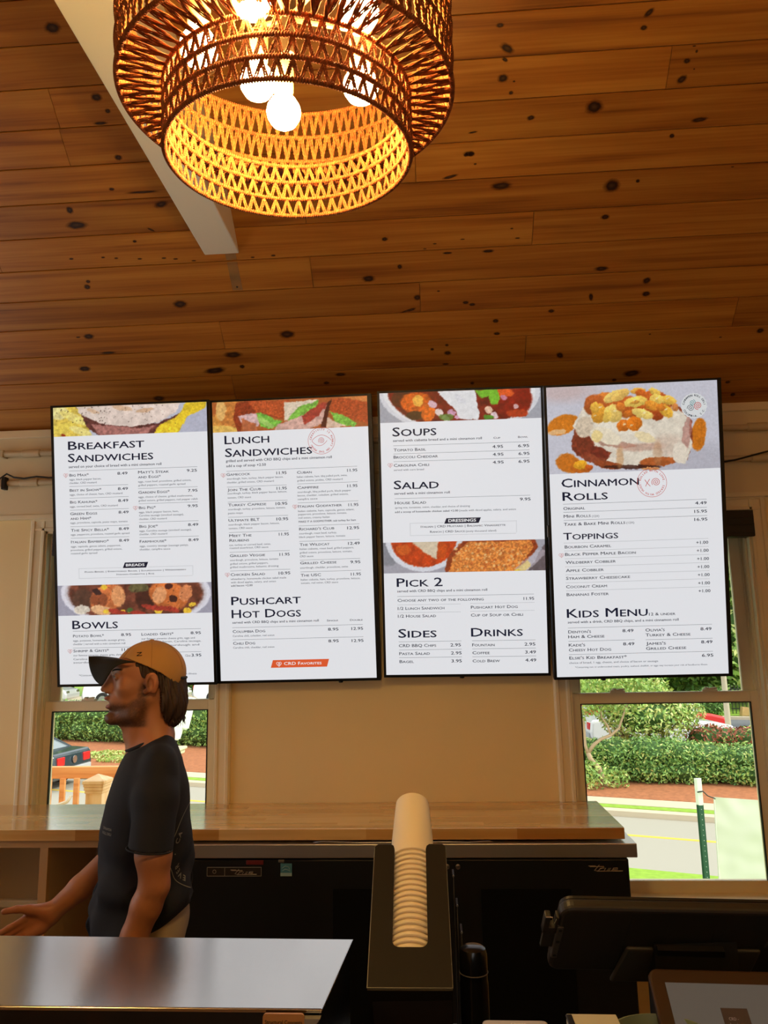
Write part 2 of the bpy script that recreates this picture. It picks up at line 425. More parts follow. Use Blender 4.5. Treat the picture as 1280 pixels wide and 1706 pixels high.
KNOTS = [(0.279,1.535,0.014,0.008,0.0),(0.305,1.467,0.0266,0.0165,-0.5),(0.299,1.434,0.0115,0.0101,-0.5),(0.294,1.378,0.0195,0.0146,0.0),(0.333,1.366,0.0049,0.0035,0.0),(0.324,1.331,0.0088,0.0071,0.0),(0.767,1.541,0.0202,0.0102,0.6),(0.756,1.499,0.013,0.0088,0.0),(0.933,1.436,0.0066,0.0041,0.0),(0.944,1.42,0.0047,0.0058,0.0),(0.917,1.393,0.0123,0.0093,0.0),(0.946,1.367,0.0033,0.003,0.0),(0.91,1.338,0.0192,0.013,0.5),(0.619,1.269,0.0326,0.0278,0.0),(0.398,1.247,0.015,0.0092,0.1),(0.908,1.158,0.01,0.0085,0.0),(0.188,1.137,0.0124,0.0097,0.0),(0.167,1.135,0.0083,0.0063,0.0),(0.202,1.102,0.0062,0.0039,0.0),(0.301,1.019,0.0412,0.0294,0.0),(0.715,0.996,0.0315,0.0254,0.0),(0.809,1.008,0.0083,0.0071,0.0),(0.704,0.881,0.0183,0.0107,0.0),(0.348,0.856,0.0066,0.0033,0.0),(0.372,0.817,0.011,0.0033,0.0),(0.156,0.824,0.01,0.0028,0.0),(0.046,0.812,0.0089,0.0028,0.0),(0.006,0.794,0.0078,0.0034,0.0),(0.258,0.771,0.0246,0.0125,0.0),(0.096,0.772,0.0202,0.0051,0.0),(0.714,0.675,0.0304,0.0222,0.0),(0.903,0.615,0.0181,0.0144,0.4),(0.909,0.558,0.0183,0.0123,0.0),(0.686,0.556,0.0092,0.0209,0.2),(0.057,0.614,0.007,0.0037,0.0),(0.17,0.558,0.0141,0.0075,0.0),(0.197,0.548,0.0141,0.0075,0.0),(-0.058,0.537,0.0201,0.0226,0.3),(0.528,0.502,0.0141,0.0089,0.0),(0.297,0.469,0.0143,0.0103,0.0),(0.304,0.41,0.0156,0.0079,0.0),(0.025,0.349,0.0086,0.0068,0.0),(0.089,0.366,0.0085,0.0067,0.0),(0.092,0.328,0.0172,0.0109,0.0),(0.083,0.274,0.0161,0.0112,0.0),(0.581,0.293,0.0134,0.0273,0.9),(0.904,0.188,0.0407,0.0184,0.1),(1.414,0.368,0.0164,0.0131,0.0),(0.954,0.375,0.0059,0.0033,0.0),(1.254,0.346,0.0071,0.0033,0.0),(0.995,1.206,0.0297,0.0092,0.1),(0.109,1.062,0.0316,0.008,0.2),(0.192,1.211,0.0183,0.0038,0.1),(1.148,1.039,0.0061,0.0025,0.0),(-1.234,1.619,0.0296,0.0201,0.0),(-1.149,1.403,0.0216,0.0141,0.0),(-1.122,1.357,0.0109,0.0084,0.0),(-1.16,1.319,0.0276,0.0086,0.0),(-1.129,1.2,0.0156,0.0142,0.0),(-1.188,1.089,0.0116,0.0068,0.0),(-1.377,1.021,0.0148,0.035,0.3),(-1.368,0.962,0.0451,0.0173,0.0),(-1.011,1.023,0.0293,0.0181,0.2),(-1.076,0.928,0.0165,0.0131,-0.5),(-1.155,0.886,0.0091,0.006,0.0),(-1.436,0.829,0.0108,0.0046,0.0),(-1.397,0.731,0.0111,0.008,0.0),(-1.408,0.707,0.0143,0.0097,0.0),(-1.303,0.828,0.0093,0.0038,0.0),(-1.25,0.822,0.0093,0.0038,0.0),(-1.154,0.814,0.0108,0.0038,0.0),(-1.054,0.812,0.0108,0.0038,0.0),(-1.007,0.806,0.0108,0.0038,0.0),(-0.934,0.795,0.0108,0.0046,0.0),(-0.691,0.796,0.0092,0.0054,0.0),(-0.606,0.799,0.0106,0.0046,0.0),(-0.152,0.841,0.0134,0.0089,0.0),(-0.098,0.726,0.0106,0.0109,0.0),(-0.228,0.682,0.0293,0.0175,0.0),(-1.072,1.072,0.0654,0.0055,0.0),(0.178,1.139,0.0207,0.0103,0.0),(-1.035,0.612,0.0322,0.0189,0.0),(-1.475,0.484,0.0262,0.0139,0.0),(-1.523,0.483,0.0116,0.0039,0.0),(-1.412,0.402,0.0368,0.0096,0.0),(-1.544,0.328,0.03,0.0148,0.0),(-0.953,0.291,0.0535,0.0295,0.1),(-0.856,0.365,0.0438,0.016,0.0),(-0.826,0.305,0.0133,0.0098,0.0),(-1.245,0.159,0.0292,0.0191,0.0),(-0.601,0.451,0.0357,0.02,0.0),(-0.389,0.244,0.0266,0.0116,0.0),(-0.457,0.204,0.0149,0.0084,0.0),(-0.074,0.535,0.0346,0.0235,0.3),(-0.031,0.59,0.0164,0.0144,0.0),(-1.41,0.709,0.0139,0.0113,0.0),(0.201,0.172,0.01,0.0082,0.0),(0.832,0.158,0.0113,0.0081,0.0),(1.334,0.123,0.0126,0.0114,0.0),(1.371,0.057,0.0127,0.0101,0.0),(-1.677,2.114,0.0168,0.014,0.0),(2.662,1.854,0.0096,0.008,0.0),(0.676,3.463,0.024,0.02,0.0),(3.172,1.84,0.024,0.02,0.0),(-0.658,3.286,0.012,0.01,0.0),(0.863,3.312,0.024,0.02,0.0),(1.544,2.584,0.0096,0.008,0.0),(-2.18,3.643,0.0096,0.008,0.0),(2.339,1.849,0.024,0.02,0.0),(1.37,3.508,0.024,0.02,0.0),(1.46,2.235,0.012,0.01,0.0),(2.425,0.461,0.012,0.01,0.0),(1.101,2.982,0.0168,0.014,0.0),(-0.505,3.184,0.0168,0.014,0.0),(-1.713,1.346,0.0096,0.008,0.0),(2.281,3.767,0.012,0.01,0.0),(1.271,1.308,0.0096,0.008,0.0),(1.368,0.881,0.0168,0.014,0.0),(2.265,3.762,0.0096,0.008,0.0),(2.541,0.174,0.024,0.02,0.0),(1.72,3.329,0.0096,0.008,0.0),(0.672,2.918,0.024,0.02,0.0),(1.398,1.325,0.0168,0.014,0.0),(0.035,3.794,0.0168,0.014,0.0),(-3.154,0.5,0.0096,0.008,0.0),(2.873,3.694,0.0168,0.014,0.0),(-2.928,3.311,0.0168,0.014,0.0),(2.315,1.494,0.024,0.02,0.0),(0.921,2.304,0.0096,0.008,0.0),(0.769,3.58,0.0168,0.014,0.0),(-0.44,2.765,0.012,0.01,0.0),(2.793,1.719,0.0168,0.014,0.0),(0.135,2.129,0.0096,0.008,0.0),(1.846,3.754,0.0168,0.014,0.0),(-3.072,2.378,0.012,0.01,0.0),(-2.815,2.421,0.024,0.02,0.0),(-0.941,3.494,0.0168,0.014,0.0),(1.523,0.182,0.0096,0.008,0.0),(2.911,0.179,0.0168,0.014,0.0),(-1.593,1.788,0.0168,0.014,0.0),(-2.065,0.785,0.0168,0.014,0.0),(2.201,1.077,0.024,0.02,0.0),(-2.529,3.108,0.012,0.01,0.0),(1.944,0.983,0.012,0.01,0.0),(1.14,2.503,0.0096,0.008,0.0),(-2.548,1.291,0.0168,0.014,0.0),(1.982,3.655,0.0096,0.008,0.0),(-1.045,2.506,0.024,0.02,0.0),(-1.468,3.012,0.0096,0.008,0.0),(1.963,3.202,0.012,0.01,0.0),(2.328,1.358,0.0096,0.008,0.0),(1.96,1.378,0.012,0.01,0.0),(-0.504,2.018,0.0168,0.014,0.0),(-0.226,2.446,0.0168,0.014,0.0),(2.692,0.677,0.0096,0.008,0.0),(-0.145,3.18,0.024,0.02,0.0),(0.377,3.747,0.012,0.01,0.0),(-2.993,1.79,0.0168,0.014,0.0),(0.281,3.392,0.0096,0.008,0.0),(2.291,3.693,0.0096,0.008,0.0),(1.985,0.267,0.012,0.01,0.0),(2.538,3.429,0.0096,0.008,0.0),(-3.116,2.858,0.012,0.01,0.0),(-3.073,2.087,0.0096,0.008,0.0),(2.81,2.365,0.0168,0.014,0.0),(-2.397,3.696,0.024,0.02,0.0),(1.994,0.327,0.012,0.01,0.0),(-1.937,2.078,0.0096,0.008,0.0),(-2.104,3.029,0.012,0.01,0.0),(2.07,0.128,0.024,0.02,0.0),(-2.88,1.104,0.0168,0.014,0.0),(0.756,2.023,0.0096,0.008,0.0),(-0.173,2.973,0.0096,0.008,0.0),(2.285,2.968,0.0096,0.008,0.0),(-2.402,0.353,0.0096,0.008,0.0),(2.268,0.419,0.024,0.02,0.0),(-0.952,2.494,0.0168,0.014,0.0),(0.355,2.749,0.024,0.02,0.0),(1.89,2.197,0.0096,0.008,0.0),(-0.811,2.336,0.024,0.02,0.0),(2.474,0.296,0.024,0.02,0.0),(1.664,1.265,0.024,0.02,0.0),(0.229,2.672,0.0096,0.008,0.0),(1.94,0.93,0.012,0.01,0.0),(2.43,3.565,0.0168,0.014,0.0),(3.0,2.169,0.0168,0.014,0.0),(-2.423,2.655,0.024,0.02,0.0),(1.072,2.815,0.0096,0.008,0.0),(1.994,2.751,0.024,0.02,0.0),(-2.281,2.965,0.0096,0.008,0.0),(0.174,2.188,0.024,0.02,0.0),(-2.053,0.187,0.0096,0.008,0.0)]

for (x, s, rx, ry, rot) in KNOTS:
    k = int(s / ROW); r = board_at(x, k)
    if not r: continue
    xc, bo = r
    lo = (s / ROW - k - .5) * ROW
    lim = ROW / 2 - 0.004
    ry = min(ry, (lim - abs(lo)) / 1.5 if lim - abs(lo) > 0.005 else ry * .7)
    o = bpy.data.objects.new('knot', knot_me); col.objects.link(o); o.parent = bo
    o.matrix_local = Matrix.Translation((x - xc, lo, -0.0004)) @ Matrix.Rotation(rot, 4, 'Z') @ Matrix.Diagonal((rx * 1.35, ry * 1.3, 1, 1))

# tie beam coming towards the room, ends against the sloped boards
b = MB()
bz = 3.172; y0 = D - (bz - ZT) / SL
b.add([(-.885, y0, bz), (-.742, y0, bz), (-.742, -1.9, bz), (-.885, -1.9, bz), (-.885, y0 - .30 / SL, bz + .30), (-.742, y0 - .30 / SL, bz + .30), (-.742, -1.9, bz + .3), (-.885, -1.9, bz + .3)],
      [(0, 3, 2, 1), (4, 5, 6, 7), (0, 1, 5, 4), (1, 2, 6, 5), (2, 3, 7, 6), (3, 0, 4, 7)])
beam = b.build('tie_beam', M['white'], label='white painted timber beam running across the pine ceiling, left of the rope lamp', cat='beam')
bev = beam.modifiers.new('bevel', 'BEVEL'); bev.width = 0.004; bev.segments = 2
# faint strip of old paint left on the boards just below the beam end
gm = mat('old_paint', srgb(206, 176, 130), .6, var=.3, scale=60)
gm.node_tree.nodes['Principled BSDF'].inputs['Alpha'].default_value = .28
for k in (5, 6):
    xc, bo = board_at(-0.78, k)
    mb = MB(); mb.box((-.800 - xc, (-ROW / 2 + .004) if k == 6 else -.060, -.0005), (-.757 - xc, ROW / 2 - .004 if k == 5 else .030, 0)); mb.build('paint_trace', gm, bo, label='faint pale paint trace')
    mb = MB(); mb.lathe([(.004, -.0009), (.003, 0)], 8, T(-.778 - xc, -.045 if k == 5 else .0, 0)); mb.build('nail_hole', M['matte_black'], bo)

# frieze board above the windows, ledge line, conduits
b = MB()
b.box((XL, D - 0.022, 2.235), (XR, D, ZT - .0))
b.build('trim_1', M['frieze'], wall_front)
b = MB(); b.box((XL, D - 0.030, 2.218), (XR, D, 2.240), 0.003); b.build('trim_2', M['trim'], wall_front)
b = MB(); b.box((XL, D - 0.034, 2.612), (XR, D - .02, ZT + .002), 0.003); b.build('trim_3', M['trim'], wall_front)
M['conduit'] = mat('conduit_paint', srgb(214, 196, 162), 0.42)
for i, z in enumerate((2.530, 2.388)):
    b = MB()
    yy = D - 0.048
    b.tube([(XL + .05, yy, z), (XR - .05, yy, z)], 0.0135, 14)
    c = b.build('conduit', M['conduit'], smooth='auto', label=['upper painted metal conduit pipe along the wall above the menu screens', 'lower painted metal conduit pipe along the wall just above the window heads'][i], cat='conduit')
    for x in (-1.88, 1.46, -2.4):
        b = MB(); b.tube([(x - .045, yy, z), (x - .04, yy, z), (x + .04, yy, z), (x + .045, yy, z)], [.0145, .0185, .0185, .0145], 14); b.build('coupling', M['conduit'], c, smooth='auto')
    for x in (-2.02, 1.62, .1):
        b = MB(); b.box((x - .008, yy - .016, z - .018), (x + .008, D - .02, z + .018), 0.003); b.build('pipe_strap', M['conduit'], c)
# black cables clipped to the lower conduit
b = MB()
pts = [(-2.12, D - .06, 2.44), (-2.03, D - .065, 2.40), (-1.985, D - .066, 2.43), (-1.95, D - .064, 2.412), (-1.90, D - .066, 2.405), (-1.84, D - .066, 2.412), (-1.78, D - .068, 2.404), (-1.5, D - .068, 2.404)]
b.tube(pts, 0.0042, 8)
o = b.build('power_cable', M['black'], smooth=True, label='black cable looped over the conduit at the left end of the menu wall', cat='cable')
b = MB(); b.box((-2.005, D - .075, 2.355), (-1.985, D - .045, 2.415), .003); b.build('cable_tie', M['black'], o)
b = MB()
b.tube([(1.2, D - .068, 2.36), (1.34, D - .068, 2.376), (1.46, D - .068, 2.405), (1.62, D - .064, 2.44), (1.8, D - .06, 2.47)], 0.0042, 8)
b.build('power_cable', M['black'], smooth=True, label='black cable rising to the right above the right window', cat='cable')

# ------------------------------------------------------------------ windows
def glass_mat():
    m = bpy.data.materials.new('window_glass'); m.use_nodes = True
    N = m.node_tree.nodes; L = m.node_tree.links; N.clear()
    out = N.new('ShaderNodeOutputMaterial'); tr = N.new('ShaderNodeBsdfTransparent'); gl = N.new('ShaderNodeBsdfGlossy'); mx = N.new('ShaderNodeMixShader'); fr = N.new('ShaderNodeFresnel')
    tr.inputs[0].default_value = (0.96, 0.98, 0.965, 1); gl.inputs['Roughness'].default_value = 0.02; fr.inputs[0].default_value = 1.3
    L.new(fr.outputs[0], mx.inputs[0]); L.new(tr.outputs[0], mx.inputs[1]); L.new(gl.outputs[0], mx.inputs[2]); L.new(mx.outputs[0], out.inputs[0])
    return m
M['glass'] = glass_mat()
M['blind'] = mat('blind_cassette', srgb(18, 18, 20), 0.5)
def casing_profile(w):
    # stepped picture-frame casing, offset across its width -> depth
    return [(0, 0), (0, .012), (.008, .018), (.020, .018), (.024, .013), (w - .02, .011), (w - .014, .015), (w - .004, .015), (w, .010), (w, 0)]
for i, (x0, x1) in enumerate(WIN):
    W = empty('window_%d' % (i + 1), ((x0 + x1) / 2, D, WZ0)); W['kind'] = 'structure'
    cx = (x0 + x1) / 2
    def lb(mb): 
        mb.v = [(p[0] - cx, p[1] - D, p[2] - WZ0) for p in mb.v]; return mb
    cw = 0.072
    # side casings and head casing
    for side in (-1, 1):
        xa = x0 if side < 0 else x1
        b = MB(); poly = [(xa + side * (cw - u), D - d) for u, d in casing_profile(cw)]
        b.prism(poly, WZ0 - 0.03, WZ1 + cw - .02)
        lb(b).build('side_casing', M['trim'], W)
    b = MB(); prof = casing_profile(cw)
    b.prism([(-(D - d), WZ1 + cw - u) for u, d in prof], x0 - cw, x1 + cw, Matrix(((0, 0, 1, 0), (-1, 0, 0, 0), (0, 1, 0, 0), (0, 0, 0, 1))))
    lb(b).build('head_casing', M['trim'], W)
    # jambs, with parting beads
    b = MB()
    for side in (-1, 1):
        xa = x0 if side < 0 else x1
        b.box((min(xa, xa - side * .008), D - .004, WZ0), (max(xa, xa - side * .008), D + th, WZ1))
        for yy in (.030, .044, .088, .102):
            b.box((min(xa - side * .008, xa - side * .016), D + yy, WZ0), (max(xa - side * .008, xa - side * .016), D + yy + .006, WZ1))
    b.box((x0, D - .004, WZ1 - .01), (x1, D + th, WZ1))
    lb(b).build('jamb', M['trim'], W)
    # sill stool and apron
    b = MB(); b.box((x0 - .1, D - .055, WZ0 - .028), (x1 + .1, D + th + .03, WZ0 + .003), .006); lb(b).build('sill', M['trim'], W)
    b = MB(); b.box((x0 - .075, D - .02, WZ0 - .115), (x1 + .075, D, WZ0 - .028), .004); lb(b).build('apron', M['trim'], W)
    # sashes
    def sash(name, y, z0, z1, st, top, bot):
        e = None
        b = MB()
        xa, xb = x0 + .010, x1 - .010
        b.box((xa, y, z0), (xa + st, y + .032, z1), .003); b.box((xb - st, y, z0), (xb, y + .032, z1), .003)
        b.box((xa + st - .002, y, z1 - top), (xb - st + .002, y + .032, z1), .003); b.box((xa + st - .002, y, z0), (xb - st + .002, y + .032, z0 + bot), .003)
        s = lb(b).build(name, M['trim'], W)
        b = MB(); b.box((xa + st - .004, y + .013, z0 + bot - .004), (xb - st + .004, y + .017, z1 - top + .004)); lb(b).build('pane', M['glass'], s)
        b = MB(); g = .0035
        b.box((xa + st - .001, y - .0015, z0 + bot), (xa + st + g, y + .012, z1 - top)); b.box((xb - st - g, y - .0015, z0 + bot), (xb - st + .001, y + .012, z1 - top))
        b.box((xa + st, y - .0015, z1 - top - g), (xb - st, y + .012, z1 - top + .001))
        lb(b).build('glazing_gasket', M['matte_black'] if name == 'lower_sash' else M['trim'], s)
        return s
    sash('lower_sash', D + .050, WZ0, 1.379, .040, .046, .050)
    sash('upper_sash', D + .094, 1.335, WZ1 - .01, .048, .045, .04)
    for fx in ((.26, .74)):
        x = x0 + (x1 - x0) * fx
        b = MB()
        b.prism([(x - .032, D + .056), (x + .03, D + .052), (x + .036, D + .07), (x + .005, D + .078), (x - .03, D + .074)], 1.379, 1.387)
        b.tube([(x - .012, D + .066, 1.386), (x + .022, D + .058, 1.392), (x + .03, D + .057, 1.392)], [.006, .005, .003], 8)
        b.lathe([(.012, 0), (.012, .006), (.008, .010)], 12, T(x - .012, D + .066, 1.386))
        lb(b).build('sash_lock', M['trim'], W)
    # roller blind cassette under the head
    b = MB()
    xa, xb = (x0 + .045, x1 - .01) if i == 0 else (x0 - .005, x1 + .012)
    b.box((xa, D - .030, WZ1 - .118), (xb, D + .028, WZ1 - .001), .004)
    for q in range(3): b.box((xa + .002, D - .032, WZ1 - .100 + q * .032), (xb - .002, D - .029, WZ1 - .094 + q * .032))
    b.build('blind_cassette', M['blind'], label=['black roller blind cassette at the head of the left window, behind the first menu screen', 'black roller blind cassette at the head of the right window, beside the fourth menu screen'][i], cat='blind', group=None)
# ================================================================== ROPE PENDANT LAMP
def rope_mat():
    m = bpy.data.materials.new('jute_rope'); m.use_nodes = True
    N = m.node_tree.nodes; L = m.node_tree.links
    bs = N['Principled BSDF']; bs.inputs['Roughness'].default_value = 0.85
    bs.inputs['Base Color'].default_value = srgb(196, 140, 72)
    tc = N.new('ShaderNodeTexCoord')
    nz = N.new('ShaderNodeTexNoise'); nz.inputs['Scale'].default_value = 90; nz.inputs['Detail'].default_value = 4
    L.new(tc.outputs['Object'], nz.inputs[0])
    r = ramp(N, [(0.3, srgb(124, 62, 18)), (0.7, srgb(178, 96, 34))])
    L.new(nz.outputs['Fac'], r.inputs[0]); L.new(r.outputs[0], bs.inputs['Base Color'])
    n2 = N.new('ShaderNodeTexNoise'); n2.inputs['Scale'].default_value = 420
    L.new(tc.outputs['Object'], n2.inputs[0])
    bp = N.new('ShaderNodeBump'); bp.inputs['Strength'].default_value = 0.5; bp.inputs['Distance'].default_value = 0.002
    L.new(n2.outputs['Fac'], bp.inputs['Height']); L.new(bp.outputs[0], bs.inputs['Normal'])
    return m
M['rope'] = rope_mat()
BULB_E = 170.0
M['bulb'] = mat('lit_bulb', srgb(255, 240, 215), 0.3, emit=(1.0, 0.66, 0.22, 1), estr=BULB_E)
M['bulb_fill'] = mat('lit_bulb_fill', srgb(255, 240, 215), 0.3, emit=(1.0, 0.66, 0.22, 1), estr=BULB_E * 1.6)  # stronger bulbs for the added fill lamps behind the camera
M['socket'] = mat('socket_cream', srgb(226, 196, 140), 0.4)
M['lamp_wire'] = mat('lamp_frame_metal', srgb(60, 44, 28), 0.5, metal=.3)

def twisted(mb, a, b, r, turns_per_m=150, seg=None, ph=0.0):
    """two-ply rope strand between a and b: two thin helical tubes"""
    a, b = Vector(a), Vector(b); d = b - a; L_ = d.length; d.normalize()
    u = d.cross(Vector((0, 0, 1))); u = u.normalized() if u.length > .05 else d.cross(Vector((1, 0, 0))).normalized()
    w = d.cross(u)
    n = seg or max(4, int(L_ * turns_per_m * 5))
    for ply in (0, math.pi):
        pts = []
        for i in range(n + 1):
            t = i / n; an = ph + ply + t * L_ * turns_per_m * 2 * math.pi
            pts.append(a + d * (L_ * t) + (u * math.cos(an) + w * math.sin(an)) * r * 0.55)
        mb.tube(pts, r * 0.62, 4, caps=False)

def make_lamp(name, loc, rot, label, detail=True, cord_top=4.5, group=None):
    L0 = empty(name, loc, label, 'lamp', group, rot)
    rg = random.Random(4)
    Ri, Ro = 0.200, 0.271
    hi = [0.0, 0.033, 0.066, 0.098]
    ho = [0.098, 0.149, 0.200, 0.250]
    def ringobj(R, h, rr=0.0034, wound=True):
        mb = MB()
        n = 96
        mb.tube([(R * math.cos(2 * math.pi * i / n), R * math.sin(2 * math.pi * i / n), h) for i in range(n)], rr * .8, 6, closed=True)
        if wound and detail:
            nw = int(2 * math.pi * R / 0.0042); pts = []
            for i in range(nw * 5):
                an = 2 * math.pi * i / (nw * 5); ph = 2 * math.pi * i / 5
                q = R + rr * math.cos(ph)
                pts.append((q * math.cos(an), q * math.sin(an), h + rr * math.sin(ph)))
            mb.tube(pts, 0.0016, 4, closed=True)
        return mb.build('rope_ring', M['rope'], L0, smooth=True, recalc=False)
    for h in hi[:-1]: ringobj(Ri, h)
    ringobj(Ri, hi[-1]); 
    for h in ho: ringobj(Ro, h)
    def lacing(R0, h0, R1, h1, nV, nm, spread=0.82, dbl=0.0040):
        mb = MB()
        for i in range(nV):
            a0 = 2 * math.pi * i / nV
            st = 2 * math.pi / nV
            for s in (0, 1):
                aa = a0 + (0 if s == 0 else st * spread) + rg.uniform(-.003, .003)
                ab = a0 + st * .5 * (1 if s == 0 else 1) + rg.uniform(-.004, .004) - (0 if s == 0 else st * 0.06)
                for q in (-.5, .5):
                    d0 = q * dbl / R0; d1 = q * dbl * .55 / R1
                    j = rg.uniform(-.0008, .0008)
                    p = ((R0 + j) * math.cos(aa + d0), (R0 + j) * math.sin(aa + d0), h0)
                    t = ((R1 + j) * math.cos(ab + d1), (R1 + j) * math.sin(ab + d1), h1)
                    if detail: twisted(mb, p, t, 0.0022, 110, ph=rg.uniform(0, 6), seg=9)
                    else: mb.tube([p, t], .0022, 4)
        return mb.build(nm, M['rope'], L0, smooth=True, recalc=False, kind='stuff')
    for i in range(3): lacing(Ri, hi[i], Ri, hi[i + 1], 58, 'rope_lacing')
    for i in range(3): lacing(Ro, ho[i + 1], Ro, ho[i], 94, 'rope_lacing')
    lacing(Ro, ho[0], Ri, hi[3], 70, 'rope_underside', dbl=.005)
    # metal inner frame: hub, arms to the top ring
    mb = MB()
    mb.tube([(0, 0, .18), (0, 0, .30)], .013, 12)
    for k in range(3):
        a = k * 2 * math.pi / 3 + .4
        mb.tube([(0, 0, .25), (Ro * math.cos(a), Ro * math.sin(a), .25)], .003, 6)
    mb.build('frame', M['lamp_wire'], L0)
    # bulbs: arms, sockets, globes
    BL = [(-.020, .060, .120), (-.052, .000, .136), (-.122, -.095, .132), (.132, -.148, .130), (.120, .010, .124), (-.012, -.205, .118), (.02, .15, .15)]
    for (x, y, h) in BL[:6] if detail else BL[:3]:
        g = MB()
        prof = [(.0001, -.030), (.012, -.0275), (.021, -.0215), (.028, -.010), (.030, 0), (.028, .010), (.0215, .021), (.0145, .029), (.0135, .036)]
        g.lathe(prof, 24, T(x, y, h)); g.build('bulb', M['bulb' if detail else 'bulb_fill'], L0, smooth=True)
        g = MB(); g.lathe([(.0150, .034), (.0175, .038), (.0185, .078), (.014, .088), (.004, .09)], 20, T(x, y, h))
        s = g.build('socket', M['socket'], L0, smooth='auto')
        g = MB(); g.tube([(x, y, h + .088), (x * .9, y * .9, h + .10), (0, 0, .245)], .004, 8); g.build('arm', M['socket'], L0, smooth=True)
    g = MB(); g.tube([(0, 0, .29), (0, 0, .29 + (cord_top - loc[2] - .29) / 1.0)], .0035, 8); g.build('cord', M['black'], L0)
    g = MB(); g.lathe([(.06, .29), (.06, .31), (.02, .32)], 20, T(0, 0, cord_top - loc[2] - .31)); g.build('ceiling_rose', M['lamp_wire'], L0, smooth='auto')
    return L0
lamp = make_lamp('rope_pendant_lamp', (-.216, 1.114, 2.396), (0.090, 0, 0), 'two-tier woven rope pendant lamp with glowing globe bulbs, hanging in front of the pine ceiling', cord_top=4.45)
# two added copies of the lamp, unseen behind the camera, for warm room fill
for (x, y) in ((1.35, -.9), (-1.6, -.9)):
    make_lamp('rope_pendant_lamp', (x, y, 2.75), (0, 0, .5), 'added rope pendant lamp for room fill, unseen behind the viewer, ' + ('right' if x > 0 else 'left') + ' of two', detail=False, cord_top=ZR - SL * (RIDGE - y) - .02)
# ================================================================== BACK COUNTER
def butcher_mat():
    m = bpy.data.materials.new('butcher_block'); m.use_nodes = True
    N = m.node_tree.nodes; L = m.node_tree.links
    bs = N['Principled BSDF']; bs.inputs['Roughness'].default_value = 0.22; bs.inputs['Specular IOR Level'].default_value = 1.0; bs.inputs['Coat Weight'].default_value = 1.0; bs.inputs['Coat Roughness'].default_value = .14
    tc = N.new('ShaderNodeTexCoord')
    sp = N.new('ShaderNodeSeparateXYZ'); L.new(tc.outputs['Object'], sp.inputs[0])
    def math_(op, a, b=None, c=None):
        n = N.new('ShaderNodeMath'); n.operation = op
        for i, v in enumerate((a, b, c)):
            if v is None: continue
            if isinstance(v, (int, float)): n.inputs[i].default_value = v
            else: L.new(v, n.inputs[i])
        return n.outputs[0]
    row = math_('FLOOR', math_('DIVIDE', sp.outputs[1], 0.042))
    wn_ = N.new('ShaderNodeTexWhiteNoise'); wn_.noise_dimensions = '1D'; L.new(row, wn_.inputs['W'])
    xo = math_('MULTIPLY_ADD', wn_.outputs['Value'], 3.0, sp.outputs[0])
    cell = math_('FLOOR', math_('DIVIDE', xo, 0.55))
    cb = N.new('ShaderNodeCombineXYZ'); L.new(row, cb.inputs[0]); L.new(cell, cb.inputs[1])
    w2 = N.new('ShaderNodeTexWhiteNoise'); w2.noise_dimensions = '3D'; L.new(cb.outputs[0], w2.inputs['Vector'])
    mp = N.new('ShaderNodeMapping'); mp.inputs['Scale'].default_value = (1.5, 40, 40)
    av = N.new('ShaderNodeVectorMath'); av.operation = 'MULTIPLY_ADD'; av.inputs[1].default_value = (9, 9, 9)
    L.new(w2.outputs['Color'], av.inputs[0]); L.new(tc.outputs['Object'], av.inputs[2]); L.new(av.outputs[0], mp.inputs[0])
    nz = N.new('ShaderNodeTexNoise'); nz.inputs['Scale'].default_value = 1; nz.inputs['Detail'].default_value = 5; L.new(mp.outputs[0], nz.inputs[0])
    f = math_('ADD', math_('MULTIPLY', nz.outputs['Fac'], 0.6), math_('MULTIPLY', w2.outputs['Value'], 0.5))
    r = ramp(N, [(0.25, srgb(186, 130, 66)), (0.55, srgb(216, 166, 98)), (0.85, srgb(236, 194, 130))])
    L.new(f, r.inputs[0]); L.new(r.outputs[0], bs.inputs['Base Color'])
    return m
M['butcher'] = butcher_mat()
CZ = 0.940
b = MB()
b.box((-3.1, 2.925, CZ - .040), (.658, D - .001, CZ), .0025)
b.build('worktop', M['butcher'], label='long butcher block worktop under the menu screens and windows', cat='worktop')
# under-counter cooler
M['cooler'] = mat('cooler_black', srgb(15, 16, 19), 0.42, var=.15, scale=40)
M['brushed'] = mat('brushed_steel', srgb(206, 198, 188), 0.42, metal=1.0, var=.05, scale=5, stretch=(1, 60, 60))
M['cooler_in'] = mat('cooler_recess', srgb(12, 12, 14), .75, spec=.1)
C = empty('undercounter_cooler', (-.15, 3.1, 0), 'black two-door undercounter cooler with steel top, beneath the butcher block', 'cooler')
def rel(mb, o):
    mb.v = [(p[0] - o[0], p[1] - o[1], p[2] - o[2]) for p in mb.v]; return mb
CO = (-.15, 3.1, 0)
def cpart(name, mb, m, parent=C, **k): return rel(mb, CO).build(name, m, parent, **k)
b = MB(); b.box((-1.02, 2.955, .10), (.665, 3.385, .842), .003); cpart('body', b, M['cooler'])
b = MB(); b.box((-1.035, 2.905, .843), (.693, 3.39, .891), .003); cpart('steel_top', b, M['brushed'])
b = MB()
b.box((-1.0, 2.99, .0), (.65, 3.35, .10)); cpart('plinth', b, M['black'])
for (xa, xb, px) in ((-1.015, -.012, (-.93, -.10)), (.0, .664, (.135, .455))):
    b = MB(); b.box((xa, 2.920, .105), (xb, 2.955, .836), .006); d_ = cpart('door', b, M['cooler'])
    b = MB()
    x0, x1 = px if xa > -.5 else (-.40, -.09)
    b.box((x0, 2.916, .20), (x1, 2.9205, .735), .002); cpart('recess_panel', b, M['cooler_in'], d_)
